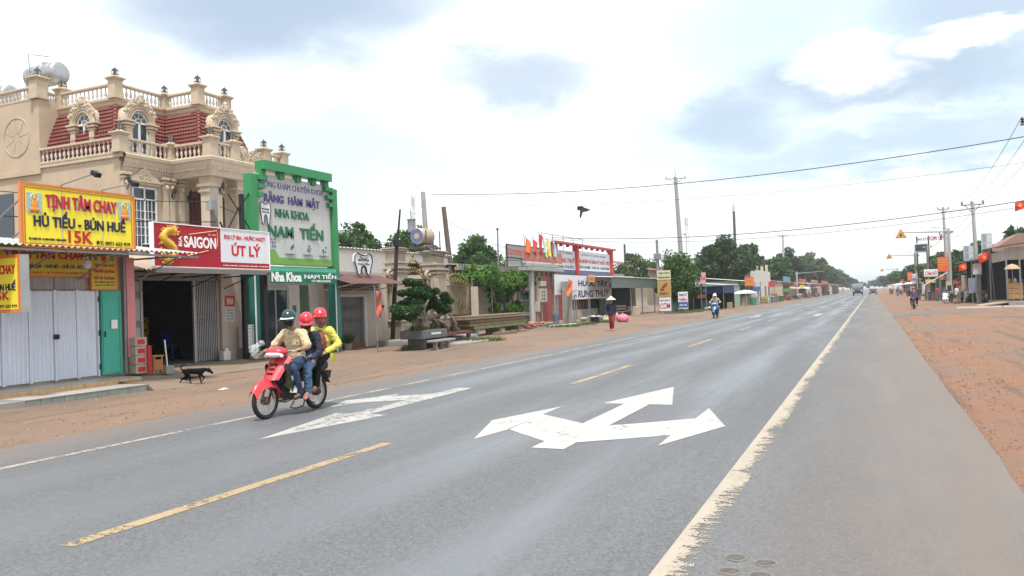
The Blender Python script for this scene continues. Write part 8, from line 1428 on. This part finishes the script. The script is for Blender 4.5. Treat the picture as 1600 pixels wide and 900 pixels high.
ksheet('body_sail', [(-.28, .25, 0), (-.2, .27, .2), (.06, .27, .25), (.12, .2, .1), (.05, -.1, .3), (-.12, .02, .1), (-.28, .02, 0)]); ksheet('right_wing', [(.1, .2, .1), (.55, .02, .5), (.3, -.08, .3), (.04, -.12, .2)]); ksheet('tail', [(-.12, .02, .1), (.06, -.1, .25), (-.08, -.5, .5), (-.16, -.42, .4)])
MB().tube([kp(-.28, .02), kp(-.4, .05), kp(-.5, -.06)], .012, 5).build('spar', BLK, kt)
t = thing('litter_paper', 'scrap of white paper on the dirt behind the red motorbike', 'litter', (-12.4, 12.7, .05)); MB().cbox((-12.4, 12.75, .06), (.14, .2, .012)).build('sheet', WHT, t); MB().cbox((-12.38, 12.72, .072), (.08, .1, .01), Matrix.Rotation(.3, 3, 'X')).build('fold', WHT, t)
# ================================================================ extra clutter along the far rows, haze
rr = random.Random(77); cols = (('red', (.45, .07, .06)), ('blue', (.1, .16, .34)), ('white', (.6, .6, .6)), ('yellow', (.6, .45, .1)), ('orange', (.55, .2, .07)), ('green', (.08, .25, .12)))
nth = ('first', 'second', 'third', 'fourth', 'fifth', 'sixth', 'seventh', 'eighth', 'ninth', 'tenth')
for i in range(10):
    cn, cc_ = cols[(i*5+1) % 6]; y = 108+i*17+rr.uniform(-3, 3); x = -14.0+rr.uniform(-.6, .9)+.006*(y-100); z = rr.uniform(1.5, 2.9); w_ = rr.uniform(.8, 1.5)
    sign_y('small_signboard', '%s small signboard, %s from the near end of the far left row' % (cn, nth[i]), x-w_/2, x+w_/2, z, z+rr.uniform(.5, 1.0), y, mat('small_sign_'+cn, cc_, .6, .12, 2), [], True, 'small signboards along the far left')
for i in range(7):
    cn, cc_ = cols[(i*5+4) % 6]; y = 118+i*22+rr.uniform(-4, 4); x = 8.4-.008*(y-100)+rr.uniform(-.5, .7); z = rr.uniform(1.6, 3.2); w_ = rr.uniform(.9, 1.6)
    sign_y('small_signboard', '%s small signboard, %s from the near end of the far right row' % (cn, nth[i]), x-w_/2, x+w_/2, z, z+rr.uniform(.5, 1.0), y, mat('small_sign_'+cn, cc_, .6, .12, 2), [], True, 'small signboards along the far right')
for i in range(8):
    cn, cc_ = cols[(i*7+2) % 6]; y = 106+i*9.5; x = -13.3+rr.uniform(-.5, .5); t = thing('goods_rack', '%s goods rack, %s along the left verge past the parasol' % (cn, nth[i]), 'rack', (x, y, 0), 'goods racks along the left verge'); h = rr.uniform(.8, 1.5)
    for k in range(3): MB().box(x-.5, x+.5, y, y+.9, h*k/3+.08, h*k/3+.12).build('shelf', STEELG, t); MB().rbox(x-.42, x+.42, y+.1, y+.8, h*k/3+.121, h*(k+.75)/3+.1, .03).build('goods', mat('goods_c_'+cn, tuple(min(1, v*.8+.05*k) for v in cc_), .6, .2, 4), t)
    for sx_ in (-.48, .48): MB().box(x+sx_-.02, x+sx_+.02, y-.02, y, 0, h+.1).build('upright', STEELG, t)
for i, (x, y, a, lab, c) in enumerate(((7.0, 92.5, -2.2, 'dark blue motorbike parked in front of the noodle board', (.03, .05, .12)), (6.3, 112, 1.2, 'silver motorbike parked under the rice and noodle sign', (.25, .25, .27)), (5.6, 118, 1.4, 'red motorbike parked before the brown fronted shop', (.3, .03, .03)), (7.6, 96.5, -1.8, 'black motorbike parked beside the cream booth', (.02, .02, .025)))):
    motorbike('motorbike', lab, (x, y, 0), a, mat('row_plastic_%d' % i, c, .3), 'motorbikes parked by the right-hand stalls', False)
for i, (x, y, rz, lab, sm) in enumerate(((5.2, 108, -1.2, 'person in dark shirt standing by the tarpaulin canopy', (.05, .05, .07)), (6.6, 100, 2.6, 'person in red shirt at the foot of the nearest mast arm', (.35, .05, .05)), (11.2, 76.3, -1.8, 'stall keeper in brown behind the orange counters', (.2, .12, .08)))):
    person('person', lab, standing(), mat('stall_shirt_%d' % i, sm, .8, .15, 6), GREYT, DSHOE, 'short', (x, y, 0), rz, 1.03, vox=.025, extras=cap)
for i in range(6):
    x, y = 9.2+rr.uniform(0, 2.2), 84.9+rr.uniform(0, 3); t = thing('goods_sack', 'stuffed sack in the dark stall, %s in the pile' % nth[i], 'sack', (x, y, 0), 'sacks in the dark stall'); MB().ell((x, y, .3+.25*(i % 3)), (.3, .3, .32), 12).build('sack', mat('sack_%d' % (i % 3), ((.3, .22, .14), (.34, .3, .24), (.16, .1, .07))[i % 3], .9, .2, 6), t, True); MB().ell((x, y, .62+.25*(i % 3)), (.1, .1, .08), 8).build('neck', mat('sack_%d' % (i % 3), (.3, .22, .14)), t, True)
pole('slim concrete pole beside the tarpaulin canopy', (8.9, 116, 0), (8.8, 116, 8.6), .18, .13, CONCP, ((.3, .1, .7),)); pole('wooden pole between the far right shops', (8.6, 148, 0), (8.5, 148, 8.4), .18, .13, mat('brown_pole', (.16, .12, .1)), ((.3, .1, .7),))
wire('cable from the cross-arm pole to the slim pole behind it', (8.8, 85, 8.6), (8.8, 116, 8.3), .5, .02); wire('second cable behind the cross-arm pole', (9.0, 85, 8.0), (8.8, 116, 7.6), .7, .02); wire('cable between the slim pole and the far wooden pole', (8.8, 116, 8.3), (8.5, 148, 8.1), .6, .025)
hz = MB().box(-4100, 4100, -260, 4100, -1.2, 42); hm = bpy.data.materials.new('haze_air'); N, L = nodes(hm); N.remove(N['Principled BSDF'])
pv = N.new('ShaderNodeVolumePrincipled'); pv.inputs['Density'].default_value = .00042; pv.inputs['Color'].default_value = (.97, .985, 1, 1); pv.inputs['Anisotropy'].default_value = .35; L.new(pv.outputs[0], N['Material Output'].inputs['Volume'])
tag(hz.build('haze', hm), 'thin pale haze in the air over the road', 'haze', kind='stuff')
